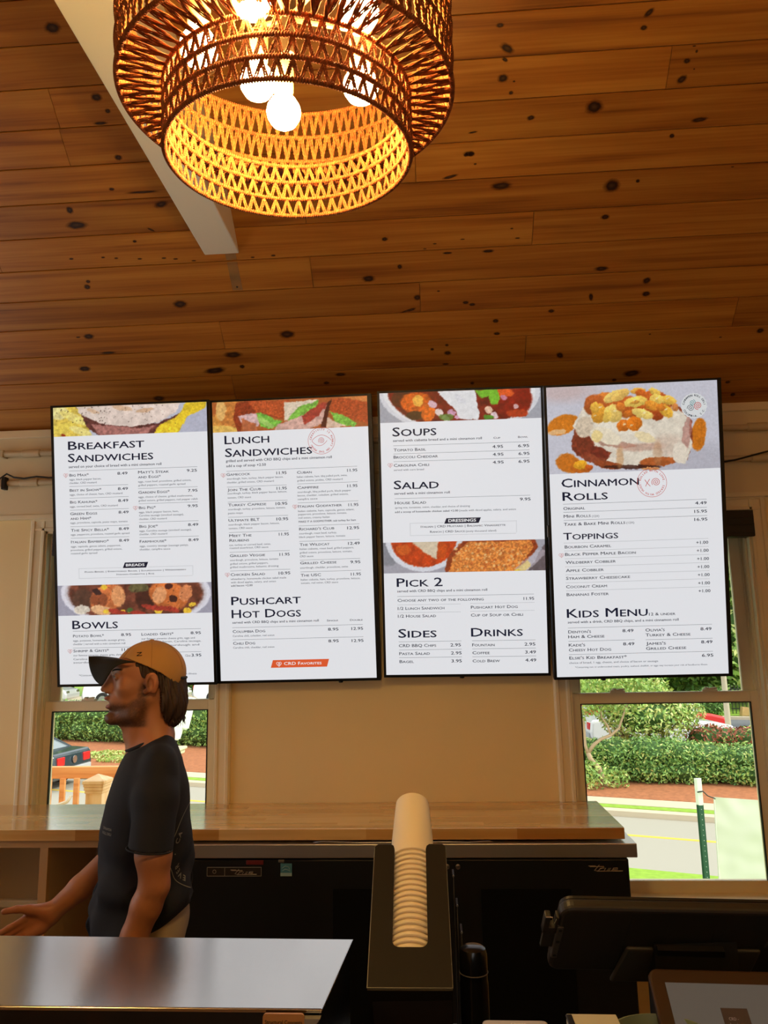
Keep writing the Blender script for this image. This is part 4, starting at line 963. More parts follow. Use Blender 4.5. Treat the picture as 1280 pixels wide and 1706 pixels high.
# ================================================================== MENU SCREENS
MENU = [
[('H', -280.7, 421.6, 341.1, 38.77, 'Breakfast'),
('H', -282.2, 367.4, 381.5, 38.74, 'Sandwiches'),
('S', -279.8, 341.0, 415.7, 11.62, 'served on your choice of bread with a mini cinnamon roll'),
('L',-278.6,326.2,295.3,329.8),
('I', -277.7, 303.7, 87.0, 12.39, 'Big Max*'),
('P', -61.5, 304.9, 44.5, 12.36, '8.49'),
('D', -278.1, 286.7, 143.3, 8.51, 'eggs, black pepper bacon,'),
('D', -278.6, 271.2, 122.9, 8.51, 'cheddar, CRD mustard'),
('L',-278.9,259.6,-14.4,260.6),
('I', -277.9, 237.1, 142.5, 12.37, 'Best in Show*'),
('P', -61.1, 237.7, 44.5, 12.35, '8.49'),
('D', -278.4, 220.1, 237.0, 8.51, 'eggs, choice of cheese, ham, CRD mustard'),
('L',-278.8,207.0,-13.5,208.8),
('I', -277.8, 185.3, 122.9, 12.37, 'Big Kahuna*'),
('P', -61.0, 185.9, 44.5, 12.34, '8.49'),
('D', -279.0, 167.6, 215.0, 8.5, 'eggs, corned beef, swiss, CRD mustard'),
('L',-278.6,155.2,-14.3,156.4),
('I', -278.4, 134.3, 121.3, 12.36, 'Green Eggs'),
('I', -278.2, 113.4, 93.9, 12.35, 'and Ham*'),
('P', -60.9, 135.0, 44.5, 12.33, '8.49'),
('D', -278.6, 96.5, 257.0, 8.49, 'eggs, provolone, capicola, pesto mayo, tomato'),
('L',-279.0,82.6,-14.8,83.9),
('I', -277.2, 61.7, 171.2, 12.35, 'The Spicy Bella*'),
('P', -61.4, 62.6, 44.4, 12.32, '8.49'),
('D', -278.5, 44.7, 263.9, 8.49, 'eggs, pepperoni, provolone, roasted garlic spread'),
('L',-278.8,32.4,-15.5,33.1),
('I', -277.8, 10.8, 169.6, 12.34, 'Italian Bambino*'),
('P', -61.3, 11.7, 43.6, 12.31, '8.49'),
('D', -279.1, -7.7, 224.1, 8.48, 'eggs, capicola, genoa salami, pepperoni,'),
('D', -279.6, -23.1, 230.3, 8.48, 'provolone, grilled peppers, grilled onions,'),
('D', -279.2, -37.8, 118.0, 8.48, 'roasted garlic spread'),
('I', 31.5, 306.6, 137.1, 12.35, "Matt's Steak"),
('I', 30.9, 285.8, 100.5, 12.35, 'and Eggs*'),
('P', 248.0, 307.0, 44.3, 12.33, '9.25'),
('D', 30.3, 267.3, 236.5, 8.49, 'eggs, roast beef, provolone, grilled onions,'),
('D', 30.7, 251.8, 209.3, 8.48, 'grilled peppers, roasted garlic spread'),
('L',29.5,240.3,294.1,242.0),
('I', 30.5, 218.6, 138.5, 12.34, 'Garden Eggs*'),
('P', 250.7, 219.9, 41.9, 12.31, '7.95'),
('D', 29.9, 200.1, 241.0, 8.48, 'eggs, choice of cheese, grilled mushrooms,'),
('D', 30.2, 184.7, 262.7, 8.48, 'grilled onions, grilled peppers, red pepper relish'),
('L',30.7,173.9,294.4,175.8),
('I', 30.8, 151.5, 74.7, 12.33, 'Big Pig*'),
('P', 247.9, 153.0, 44.2, 12.3, '9.95'),
('D', 30.3, 133.8, 176.5, 8.47, 'eggs, black pepper bacon, ham,'),
('D', 30.7, 119.2, 199.0, 8.47, 'Carolina sausage (smoked sausage),'),
('D', 30.2, 103.8, 122.9, 8.47, 'cheddar, CRD mustard'),
('L',29.9,92.2,294.2,94.3),
('I', 30.8, 69.9, 81.7, 12.31, 'Big Joe*'),
('P', 247.0, 71.5, 45.0, 12.29, '8.49'),
('D', 30.3, 52.2, 231.5, 8.46, 'eggs, Carolina sausage (smoked sausage),'),
('D', 29.8, 37.6, 123.6, 8.46, 'cheddar, CRD mustard'),
('L',30.3,26.0,293.7,27.5),
('I', 30.4, 4.5, 118.9, 12.3, 'Farmhouse*'),
('P', 247.3, 5.4, 44.2, 12.28, '8.49'),
('D', 29.9, -14.0, 215.9, 8.46, 'eggs, country sausage (sausage patty),'),
('D', 29.4, -28.6, 136.0, 8.45, 'cheddar, campfire sauce'),
('G',-48.3,-103.9,55.9,-79.8),
('W', -34.1, -96.5, 82.5, 11.52, 'Breads'),
('X',-247.3,-103.1,260.3,-100.0,265.2,-143.0,-243.0,-145.6),
('K', -219.6, -119.9, 453.5, 6.92, 'Plain Bagel | Everything Bagel | Sourdough | Wheatberry'),
('K', -77.2, -134.1, 168.0, 6.91, 'Italian Ciabatta | Rye'),
('H', -281.9, -364.7, 203.4, 38.37, 'Bowls'),
('L',-279.8,-375.5,291.3,-373.7),
('I', -279.8, -401.6, 138.8, 12.27, 'Potato Bowl*'),
('P', -63.8, -399.8, 44.3, 12.25, '8.95'),
('D', -280.3, -420.0, 234.4, 8.43, 'eggs, potatoes, homemade sausage gravy,'),
('D', -280.7, -435.3, 234.4, 8.43, 'cheddar | served with a mini cinnamon roll'),
('L',-281.8,-449.1,-18.6,-448.0),
('I', -280.0, -466.8, 159.7, 12.26, 'Shrimp & Grits*'),
('P', -62.6, -464.9, 44.3, 12.24, '11.95'),
('D', -280.5, -484.4, 232.7, 8.43, 'our famous pimento cheese grits, shrimp,'),
('D', -280.9, -501.2, 248.2, 8.43, 'Carolina sausage and bacon, with'),
('D', -281.3, -515.8, 186.1, 8.42, 'sourdough and roll'),
('I', 27.1, -399.8, 142.6, 12.24, 'Loaded Grits*'),
('P', 245.7, -398.1, 44.8, 12.21, '8.95'),
('D', 26.6, -417.4, 236.9, 8.41, 'our famous pimento cheese grits, eggs and'),
('D', 26.2, -431.1, 264.7, 8.41, 'black pepper bacon, Carolina sausage,'),
('D', 25.7, -447.2, 256.2, 8.41, 'served with sourdough and'),
('L',26.4,-474.7,290.5,-473.6),
('D', 219.5, -494.6, 23.2, 9.91, '12oz'),
('P', 246.6, -495.0, 43.2, 12.96, '3.95'),
('D', -257.9, -572.0, 525.0, 7.65, '*Consuming raw or undercooked meats may increase your risk of foodborne illness'),
('O',-294.0,309.5,10.2),
('O',15.4,157.3,10.1),
('O',-294.7,-461.9,10.1)],
[('H', -294.1, 424.5, 196.3, 38.72, 'Lunch'),
('H', -293.4, 368.7, 381.9, 38.67, 'Sandwiches'),
('S', -291.0, 345.4, 465.4, 11.59, 'grilled and served with CRD BBQ chips and a mini cinnamon roll'),
('S', -290.0, 323.7, 175.2, 11.58, 'add a cup of soup +2.50'),
('L',-289.7,306.7,283.2,304.8),
('I', -290.3, 285.9, 104.7, 12.34, 'Gamecock'),
('P', -69.5, 284.1, 43.9, 13.07, '11.95'),
('D', -288.5, 268.8, 248.3, 8.48, 'sourdough, ham, turkey, black pepper bacon,'),
('D', -289.0, 252.6, 206.6, 8.48, 'cheddar, grilled onions, CRD mustard'),
('L',-289.4,238.0,-26.3,235.3),
('I', -287.6, 218.6, 147.9, 12.32, 'Join The Club'),
('P', -70.8, 217.2, 43.9, 13.04, '11.95'),
('D', -288.0, 204.8, 262.0, 8.46, 'sourdough, turkey, black pepper bacon, lettuce,'),
('D', -288.6, 186.3, 103.8, 8.46, 'tomato, CRD sauce'),
('L',-288.2,171.7,-24.6,169.3),
('I', -287.2, 152.4, 167.8, 12.3, 'Turkey Caprese'),
('P', -77.6, 150.7, 50.8, 13.02, '10.95'),
('D', -287.7, 135.5, 253.2, 8.45, 'sourdough, turkey, provolone, lettuce, tomato,'),
('D', -288.2, 118.6, 65.0, 8.45, 'pesto mayo'),
('L',-288.6,106.3,-24.4,103.4),
('I', -287.6, 85.6, 136.8, 12.27, 'Ultimate BLT'),
('P', -75.9, 84.0, 50.8, 13.0, '10.95'),
('D', -288.1, 68.7, 224.6, 8.43, 'sourdough, black pepper bacon, lettuce,'),
('D', -287.8, 52.6, 104.4, 8.43, 'tomato, CRD sauce'),
('L',-287.4,39.5,-24.3,36.9),
('I', -286.5, 18.8, 98.1, 12.25, 'Meet The'),
('I', -286.3, -1.9, 86.5, 12.24, 'Reubens'),
('P', -68.0, 17.9, 43.8, 12.97, '11.95'),
('D', -287.6, -20.3, 182.8, 8.41, 'rye, turkey or corned beef, swiss,'),
('D', -286.5, -33.3, 170.5, 8.41, 'roasted sauerkraut, CRD sauce'),
('L',-287.6,-47.0,-22.5,-48.7),
('I', -286.7, -68.5, 155.0, 12.22, 'Grilled Veggie'),
('P', -67.7, -69.8, 43.7, 12.94, '11.95'),
('D', -286.5, -86.1, 212.6, 8.4, 'sourdough, provolone, lettuce, tomato'),
('D', -286.9, -102.1, 168.0, 8.39, 'grilled onions, grilled peppers,'),
('D', -287.3, -116.6, 213.3, 8.39, 'grilled mushrooms, balsamic dressing'),
('L',-286.9,-128.1,-22.8,-130.1),
('I', -286.0, -151.0, 151.7, 12.19, 'Chicken Salad'),
('P', -74.2, -151.0, 50.6, 12.91, '10.95'),
('D', -286.5, -168.5, 244.5, 8.38, 'wheatberry, homemade chicken salad made'),
('D', -286.2, -183.0, 198.5, 8.38, 'with diced apples, celery, and onion'),
('B', -285.8, -197.5, 94.8, 8.37, 'add bacon +2.00'),
('I', 20.8, 283.2, 63.8, 12.28, 'Cuban'),
('P', 239.6, 283.7, 43.5, 13.01, '11.95'),
('D', 19.4, 265.6, 220.0, 8.44, 'Italian ciabatta, ham, bbq pulled pork, swiss,'),
('D', 20.4, 249.5, 197.8, 8.44, 'grilled onions, pickles, CRD mustard'),
('L',20.9,240.2,283.8,237.5),
('I', 20.1, 217.2, 92.9, 12.26, 'Campfire'),
('P', 238.0, 216.5, 43.5, 12.98, '11.95'),
('D', 20.3, 199.6, 233.5, 8.42, 'sourdough, bbq pulled pork, black pepper'),
('D', 19.8, 184.3, 221.3, 8.42, 'bacon, cheddar, coleslaw, grilled onions,'),
('D', 20.1, 168.9, 85.9, 8.42, 'campfire sauce'),
('L',20.4,157.4,283.9,155.7),
('I', 20.5, 136.0, 190.6, 12.23, 'Italian Godfather'),
('P', 239.6, 134.7, 43.4, 12.95, '11.95'),
('D', 19.9, 116.9, 244.7, 8.4, 'Italian ciabatta, ham, capicola, genoa salami,'),
('D', 20.2, 103.1, 211.9, 8.4, 'pepperoni, provolone, lettuce, tomato,'),
('D', 20.4, 87.8, 136.3, 8.4, 'red onion, creamy Italian'),
('B', 20.6, 71.0, 249.1, 8.39, 'MAKE IT A GODMOTHER: sub turkey for ham'),
('L',20.2,57.3,284.8,56.7),
('I', 21.8, 37.3, 153.0, 12.2, "Richard's Club"),
('P', 231.4, 35.2, 51.0, 12.92, '12.95'),
('D', 21.2, 19.8, 163.6, 8.38, 'sourdough, roast beef, turkey,'),
('D', 20.7, 4.6, 200.9, 8.38, 'black pepper bacon, lettuce, tomato'),
('L',20.3,-9.9,283.8,-10.9),
('I', 21.9, -30.5, 130.0, 12.18, 'The Wildcat'),
('P', 232.8, -31.8, 50.2, 12.9, '12.49'),
('D', 21.3, -47.3, 235.8, 8.37, 'Italian ciabatta, roast beef, grilled peppers,'),
('D', 20.8, -63.2, 229.6, 8.36, 'grilled onions, provolone, lettuce, tomato,'),
('D', 21.0, -79.2, 58.9, 8.36, 'CRD sauce'),
('L',20.6,-90.6,283.1,-92.8),
('I', 21.5, -109.7, 158.0, 12.15, 'Grilled Cheese'),
('P', 239.8, -112.4, 43.3, 12.87, '9.95'),
('D', 20.9, -128.7, 208.1, 8.35, 'sourdough, cheddar, provolone, swiss'),
('L',21.2,-141.6,285.0,-143.6),
('I', 22.1, -162.9, 87.8, 12.13, 'The USC'),
('P', 240.2, -164.7, 43.3, 12.85, '11.95'),
('D', 21.5, -180.3, 258.8, 8.34, 'Italian ciabatta, ham, turkey, provolone, lettuce,'),
('D', 21.8, -194.7, 162.4, 8.33, 'tomato, red onion, CRD sauce'),
('H', -287.4, -277.4, 304.5, 37.99, 'Pushcart'),
('H', -287.5, -334.3, 303.5, 37.93, 'Hot Dogs'),
('S', -285.2, -358.7, 378.8, 10.61, 'served with CRD BBQ chips and a mini cinnamon roll'),
('I', 129.0, -359.5, 48.6, 8.28, 'Single'),
('I', 230.1, -359.8, 54.5, 8.27, 'Double'),
('L',-286.4,-375.3,284.7,-377.4),
('I', -284.8, -398.9, 142.8, 12.87, 'Columbia Dog'),
('D', -285.3, -416.3, 183.3, 8.32, 'Carolina chili, coleslaw, red onion'),
('P', 133.0, -399.5, 44.8, 12.79, '8.95'),
('P', 234.7, -399.0, 49.9, 12.77, '12.95'),
('L',-285.7,-428.4,285.1,-430.0),
('I', -284.8, -450.4, 96.7, 12.85, 'Chili Dog'),
('D', -285.3, -467.0, 181.7, 8.31, 'Carolina chili, cheddar, red onion'),
('P', 132.7, -449.9, 44.7, 12.77, '8.95'),
('P', 234.3, -450.9, 50.6, 12.75, '12.95'),
('R',-122.3,-554.2,123.4,-521.0),
('C', -63.9, -543.1, 163.5, 13.53, 'CRD Favorites'),
('O',-304.3,288.8,10.1),
('O',6.8,141.1,10.0),
('O',-300.5,-145.1,10.0),
('E',132.5,422.9,58.3)],
[('H', -293.3, 420.9, 188.5, 40.05, 'Soups'),
('S', -291.6, 397.0, 381.5, 10.78, 'served with ciabatta bread and a mini cinnamon roll'),
('I', 139.3, 396.9, 29.1, 8.38, 'Cup'),
('I', 244.1, 397.3, 41.1, 8.36, 'Bowl'),
('L',-290.5,379.2,290.9,380.5),
('I', -289.5, 355.3, 138.8, 13.1, 'Tomato Basil'),
('P', 133.8, 357.4, 45.2, 12.96, '4.95'),
('P', 243.1, 357.7, 46.4, 12.92, '6.95'),
('L',-290.6,343.7,290.9,345.6),
('I', -290.3, 324.5, 190.1, 13.1, 'Broccoli Cheddar'),
('P', 134.5, 323.8, 45.2, 12.96, '4.95'),
('P', 243.9, 324.2, 46.4, 12.93, '6.95'),
('L',-290.6,310.6,290.1,312.2),
('I', -290.4, 289.0, 151.3, 13.1, 'Carolina Chili'),
('D', -290.8, 271.3, 129.5, 8.48, 'served with corn bread'),
('P', 133.7, 290.2, 45.9, 12.96, '4.95'),
('P', 243.1, 290.8, 46.5, 12.93, '6.95'),
('H', -292.8, 192.6, 192.5, 38.55, 'Salad'),
('S', -291.1, 168.7, 238.2, 10.79, 'served with a mini cinnamon roll'),
('L',-290.7,151.7,288.5,151.0),
('I', -289.8, 127.0, 134.2, 13.11, 'House Salad'),
('P', 244.6, 129.3, 44.9, 12.94, '9.95'),
('D', -290.2, 108.5, 321.6, 8.48, 'spring mix, tomatoes, onion, cheddar, and choice of dressing'),
('B', -290.7, 90.0, 278.4, 8.48, 'add a scoop of homemade chicken salad +2.00 |'),
('D', -8.3, 89.9, 234.9, 8.42, 'made with diced apples, celery, and onion'),
('G',-80.0,38.7,67.4,62.0),
('W', -62.0, 45.2, 117.4, 13.04, 'Dressings'),
('X',-227.0,42.2,226.5,44.5,228.3,-8.9,-225.9,-9.5),
('K', -180.6, 23.4, 361.3, 9.23, 'Italian | CRD Mustard | Balsamic Vinaigrette'),
('K', -141.5, 0.9, 148.7, 9.22, 'Ranch | CRD Sauce'),
('D', 11.2, 0.6, 130.7, 8.42, '(zesty thousand island)'),
('H', -290.9, -228.2, 195.7, 38.61, 'Pick 2'),
('S', -289.1, -252.2, 384.9, 10.81, 'served with CRD BBQ chips and a mini cinnamon roll'),
('L',-289.6,-269.9,292.9,-270.7),
('I', -288.6, -293.1, 368.0, 13.13, 'Choose any two of the following'),
('P', 248.9, -294.4, 44.2, 12.96, '11.95'),
('Q',-288.2,-307.0,-17.2,-306.4),
('I', -288.7, -327.9, 199.6, 13.13, '1/2 Lunch Sandwich'),
('Q',-288.2,-341.0,-17.2,-339.5),
('I', -288.7, -361.1, 163.1, 13.14, '1/2 House Salad'),
('Q',23.0,-305.5,296.7,-305.8),
('I', 24.8, -327.8, 198.1, 13.03, 'Pushcart Hot Dog'),
('Q',23.0,-338.5,295.9,-340.1),
('I', 24.0, -361.5, 220.2, 13.03, 'Cup of Soup or Chili'),
('H', -289.3, -446.9, 163.2, 38.64, 'Sides'),
('H', 22.6, -446.6, 218.0, 38.35, 'Drinks'),
('L',-288.2,-464.7,-19.5,-465.4),
('I', -288.0, -487.9, 160.0, 13.14, 'CRD BBQ Chips'),
('P', -66.6, -487.9, 44.1, 13.84, '2.95'),
('L',-287.5,-499.5,-18.9,-500.7),
('I', -287.3, -522.0, 131.3, 13.14, 'Pasta Salad'),
('P', -65.1, -522.5, 44.9, 13.84, '2.95'),
('L',-287.6,-532.8,-18.9,-533.7),
('I', -286.6, -556.0, 61.0, 13.15, 'Bagel'),
('P', -64.4, -556.4, 44.1, 13.84, '3.95'),
('L',26.1,-465.1,295.2,-465.0),
('I', 26.2, -488.9, 94.7, 13.04, 'Fountain'),
('P', 248.1, -488.9, 45.0, 13.73, '2.95'),
('L',26.0,-499.6,295.1,-500.1),
('I', 26.2, -522.6, 73.2, 13.04, 'Coffee'),
('P', 249.6, -522.5, 45.0, 13.73, '3.49'),
('L',25.2,-533.4,295.8,-533.6),
('I', 26.1, -557.2, 115.4, 13.04, 'Cold Brew'),
('P', 249.5, -556.8, 45.7, 13.73, '4.49'),
('O',-305.9,296.4,10.2)],
[('H', -304.5, 186.9, 317.8, 38.05, 'Cinnamon'),
('H', -302.3, 131.1, 185.6, 38.07, 'Rolls'),
('L',-300.8,114.3,287.2,118.1),
('I', -300.2, 92.2, 89.2, 12.95, 'Original'),
('P', 239.9, 95.5, 46.3, 12.81, '4.49'),
('L',-300.8,80.7,287.3,84.2),
('I', -300.2, 59.3, 111.3, 12.96, 'Mini Rolls'),
('D', -183.5, 58.0, 29.6, 9.13, '(12X)'),
('P', 235.5, 60.9, 50.8, 12.82, '15.95'),
('L',-300.7,47.1,287.4,49.5),
('I', -300.9, 25.8, 253.1, 12.96, 'Take & Bake Mini Rolls'),
('D', -42.9, 25.6, 31.7, 9.1, '(12X)'),
('P', 234.2, 27.7, 52.3, 12.82, '16.95'),
('H', -305.0, -32.9, 225.3, 30.53, 'Toppings'),
('Q',-302.6,-48.3,289.6,-44.9),
('I', -300.5, -69.0, 191.1, 12.98, 'Bourbon Caramel'),
('P', 237.8, -68.3, 48.6, 12.84, '+1.00'),
('Q',-301.8,-80.4,289.7,-78.9),
('I', -300.3, -100.4, 290.4, 12.99, 'Black Pepper Maple Bacon'),
('P', 238.7, -101.6, 47.8, 12.84, '+1.00'),
('Q',-301.7,-114.1,289.9,-111.4),
('I', -299.5, -134.0, 206.4, 12.99, 'Wildberry Cobbler'),
('P', 238.8, -135.7, 47.8, 12.85, '+1.00'),
('Q',-300.9,-147.0,289.3,-145.4),
('I', -299.5, -167.7, 155.6, 13.0, 'Apple Cobbler'),
('P', 239.0, -169.0, 47.8, 12.85, '+1.00'),
('Q',-300.8,-180.7,288.7,-179.4),
('I', -300.2, -200.6, 263.3, 13.0, 'Strawberry Cheesecake'),
('P', 239.1, -202.3, 47.9, 12.86, '+1.00'),
('Q',-300.8,-214.4,288.8,-212.7),
('I', -301.0, -235.8, 167.8, 13.01, 'Coconut Cream'),
('P', 239.2, -236.4, 47.9, 12.87, '+1.00'),
('Q',-300.7,-247.3,289.0,-246.0),
('I', -300.1, -268.8, 173.1, 13.01, 'Bananas Foster'),
('P', 239.4, -269.0, 47.9, 12.87, '+1.00'),
('H', -302.6, -359.2, 330.9, 38.32, 'Kids Menu'),
('I', 34.7, -359.2, 107.0, 12.18, '12 & under'),
('S', -299.8, -383.1, 453.8, 10.73, 'served with a drink, CRD BBQ chips, and a mini cinnamon roll'),
('L',-299.9,-402.3,288.7,-402.0),
('I', -299.3, -424.6, 93.3, 13.04, "Denton's"),
('I', -300.2, -445.3, 149.0, 13.04, 'Ham & Cheese'),
('P', -76.5, -425.4, 44.8, 12.98, '8.49'),
('I', 17.6, -425.1, 78.5, 12.96, "Olivia's"),
('I', 17.5, -445.7, 182.4, 12.96, 'Turkey & Cheese'),
('P', 241.3, -426.1, 44.2, 12.9, '8.49'),
('L',-300.0,-458.3,-28.5,-457.8),
('L',16.9,-460.2,288.7,-458.9),
('I', -299.5, -479.9, 67.3, 13.05, "Kade's"),
('I', -299.6, -500.6, 173.4, 13.05, 'Cheesy Hot Dog'),
('P', -75.8, -480.5, 45.5, 12.99, '8.49'),
('I', 18.3, -480.9, 80.1, 12.97, "James's"),
('I', 17.4, -501.4, 162.9, 12.97, 'Grilled Cheese'),
('P', 242.2, -480.0, 44.9, 12.91, '8.49'),
('L',-300.2,-513.7,288.0,-513.6),
('I', -298.8, -533.7, 235.7, 13.06, "Elsie's Kid Breakfast*"),
('P', 242.9, -535.5, 45.7, 12.91, '6.95'),
('D', -299.6, -552.1, 363.8, 8.45, 'choice of bread, 1 egg, cheese, and choice of bacon or sausage'),
('D', -276.6, -570.2, 541.7, 6.91, '*Consuming raw or undercooked meats, poultry, seafood, shellfish, or eggs may increase your risk of foodborne illness.'),
('O',-315.5,-97.6,9.9),
('V',67.6,193.3,60.1),
('Y',249.8,505.3,53.6)],
]
PHOTOS = [[(-336.9, 613.4, 352.3, 614.8, -338.9, 479.7, 350.5, 481.2), (-347.2, -177.5, 349.4, -170.6, -346.0, -307.5, 349.8, -305.2)], [(-353.5, 616.2, 346.0, 614.1, -348.7, 479.8, 342.2, 473.3)], [(-349.7, 612.6, 351.2, 615.2, -349.1, 479.1, 350.3, 481.0), (-345.7, -38.5, 351.0, -36.7, -344.4, -170.0, 351.6, -169.8)], [(-355.5, 604.2, 351.5, 611.2, -360.2, 242.1, 345.9, 245.6)]]

SCREENS = [  # centre of the front, in-plane turn, frame width
    (-1.3047, 3.1863, 2.0590, -0.0004, .710), (-.5964, 3.2079, 2.0628, .0043, .710), (.1327, 3.2159, 2.0730, -.0054, .710), (.8530, 3.1726, 2.0569, .0053, .728)]
TILT = 0.1657
LCD = 0.72
def screen_mat(name, c, e=LCD, rough=.35):
    m = mat(name, (c[0] * .08, c[1] * .08, c[2] * .08, 1), rough, emit=c, estr=e)
    return m
M['lcd'] = screen_mat('screen_white', srgb(243, 245, 250))
M['ink'] = screen_mat('screen_ink', srgb(26, 30, 52))
M['ink2'] = screen_mat('screen_grey', srgb(84, 88, 98))
M['rule'] = screen_mat('screen_rule', srgb(120, 126, 132))
M['navy'] = screen_mat('screen_navy', srgb(20, 24, 48))
M['wtxt'] = screen_mat('screen_white_text', srgb(250, 250, 252))
M['orange'] = screen_mat('screen_orange', srgb(236, 98, 52))
M['red'] = screen_mat('screen_red', srgb(206, 92, 86))
M['teal'] = screen_mat('screen_teal', srgb(84, 150, 156))
def photo_mat():
    m = bpy.data.materials.new('screen_photo'); m.use_nodes = True
    N = m.node_tree.nodes; L = m.node_tree.links; bs = N['Principled BSDF']
    bs.inputs['Base Color'].default_value = (.03, .03, .03, 1); bs.inputs['Roughness'].default_value = .35
    a = N.new('ShaderNodeVertexColor'); a.layer_name = 'print'
    L.new(a.outputs['Color'], bs.inputs['Emission Color']); bs.inputs['Emission Strength'].default_value = LCD
    return m
M['photo'] = photo_mat()
M['bezel'] = mat('bezel_black', srgb(12, 13, 15), 0.35)

nrg = np.random.RandomState(11)
def vnoise(X, Y, s, seed):
    """smooth value noise sampled at X/s, Y/s"""
    g = np.random.RandomState(seed).rand(64, 64)
    x, y = X / s + 100, Y / s + 100
    xi, yi = np.floor(x).astype(int), np.floor(y).astype(int)
    fx, fy = x - xi, y - yi
    fx = fx * fx * (3 - 2 * fx); fy = fy * fy * (3 - 2 * fy)
    a = g[yi % 64, xi % 64]; b_ = g[yi % 64, (xi + 1) % 64]; c = g[(yi + 1) % 64, xi % 64]; d = g[(yi + 1) % 64, (xi + 1) % 64]
    return (a * (1 - fx) + b_ * fx) * (1 - fy) + (c * (1 - fx) + d * fx) * fy
class Paint:
    def __init__(s, q, w, h, bg):
        u = np.linspace(0, 1, w)[None, :]; v = np.linspace(0, 1, h)[:, None]
        tlx, tly, trx, try_, blx, bly, brx, bry = q
        s.X = (tlx * (1 - u) + trx * u) * (1 - v) + (blx * (1 - u) + brx * u) * v
        s.Y = (tly * (1 - u) + try_ * u) * (1 - v) + (bly * (1 - u) + bry * u) * v
        s.C = np.zeros((h, w, 3)) + np.array(bg, float)
        s.k = 0
    def warp(s, amt, sc):
        s.k += 1
        return s.X + (vnoise(s.X, s.Y, sc, 100 + s.k) - .5) * amt, s.Y + (vnoise(s.X, s.Y, sc, 300 + s.k) - .5) * amt
    def col(s, c, tex, sc):
        s.k += 1
        n = (vnoise(s.X, s.Y, sc, s.k) + .5 * vnoise(s.X, s.Y, sc / 2.3, s.k + 50)) / 1.5 - .5
        return np.array(c, float)[None, None, :] * (1 + n[..., None] * tex)
    def blend(s, a, c): s.C = s.C * (1 - a[..., None]) + c * a[..., None]
    def ell(s, cx, cy, rx, ry, c, rot=0, soft=.12, a=1, tex=.25, sc=14, wa=7, ws=26, hi=0.0):
        X, Y = s.warp(wa, ws)
        r = math.radians(rot); dx, dy = X - cx, Y - cy
        x = dx * math.cos(r) + dy * math.sin(r); y = -dx * math.sin(r) + dy * math.cos(r)
        d = np.sqrt((x / rx) ** 2 + (y / ry) ** 2)
        al = np.clip((1 - d) / soft + .5, 0, 1) * a
        cc = s.col(c, tex, sc)
        if hi: cc = cc * (1 + hi * np.clip(-y / ry, -1, 1))[..., None]
        s.blend(al, cc)
    def poly(s, pts, c, soft=4, a=1, tex=.25, sc=14, wa=8, ws=20):
        X, Y = s.warp(wa, ws)
        d = np.full(X.shape, 1e9); ins = np.zeros(X.shape, bool)
        n = len(pts)
        for i in range(n):
            x1, y1 = pts[i]; x2, y2 = pts[(i + 1) % n]
            ex, ey = x2 - x1, y2 - y1
            t = np.clip(((X - x1) * ex + (Y - y1) * ey) / (ex * ex + ey * ey + 1e-9), 0, 1)
            d = np.minimum(d, np.hypot(X - x1 - t * ex, Y - y1 - t * ey))
            cr = ((y1 > Y) != (y2 > Y)) & (X < (x2 - x1) * (Y - y1) / (y2 - y1 + 1e-12) + x1)
            ins ^= cr
        al = np.clip(np.where(ins, d, -d) / soft + .5, 0, 1) * a
        s.blend(al, s.col(c, tex, sc))
    def dots(s, n, box, r, c, a=.9, seed=0):
        rg = np.random.RandomState(seed)
        for i in range(n):
            x, y = rg.uniform(box[0], box[2]), rg.uniform(box[1], box[3])
            rr = rg.uniform(*r)
            al = np.clip((rr - np.hypot(s.X - x, s.Y - y)) / 1.5 + .5, 0, 1) * a
            s.blend(al, np.array(c, float)[None, None, :])

def _fin(p, amt=2.2, tex=.05):
    h, w = p.C.shape[:2]
    J, I = np.meshgrid(np.arange(w), np.arange(h))
    n1 = vnoise(p.X, p.Y, 9, 901) - .5; n2 = vnoise(p.X, p.Y, 9, 902) - .5; n3 = vnoise(p.X, p.Y, 4.2, 903) - .5; n4 = vnoise(p.X, p.Y, 4.2, 904) - .5
    jj = np.clip(np.round(J + amt * (n1 + .6 * n3)).astype(int), 0, w - 1); ii = np.clip(np.round(I + amt * (n2 + .6 * n4)).astype(int), 0, h - 1)
    C = p.C[ii, jj]
    C = (C * 2 + np.roll(C, 1, 0) + np.roll(C, 1, 1)) / 4
    sat = (C.max(-1) - C.min(-1))[..., None] / 255
    g = ((vnoise(p.X, p.Y, 5.5, 905) - .5) + .7 * (vnoise(p.X, p.Y, 11, 906) - .5))[..., None]
    hl = np.clip(vnoise(p.X, p.Y, 7, 907) - .80, 0, 1)[..., None] * 5
    p.C = C * (1 + g * (.05 + tex * 3 * sat)) + hl * sat * 40
    return p

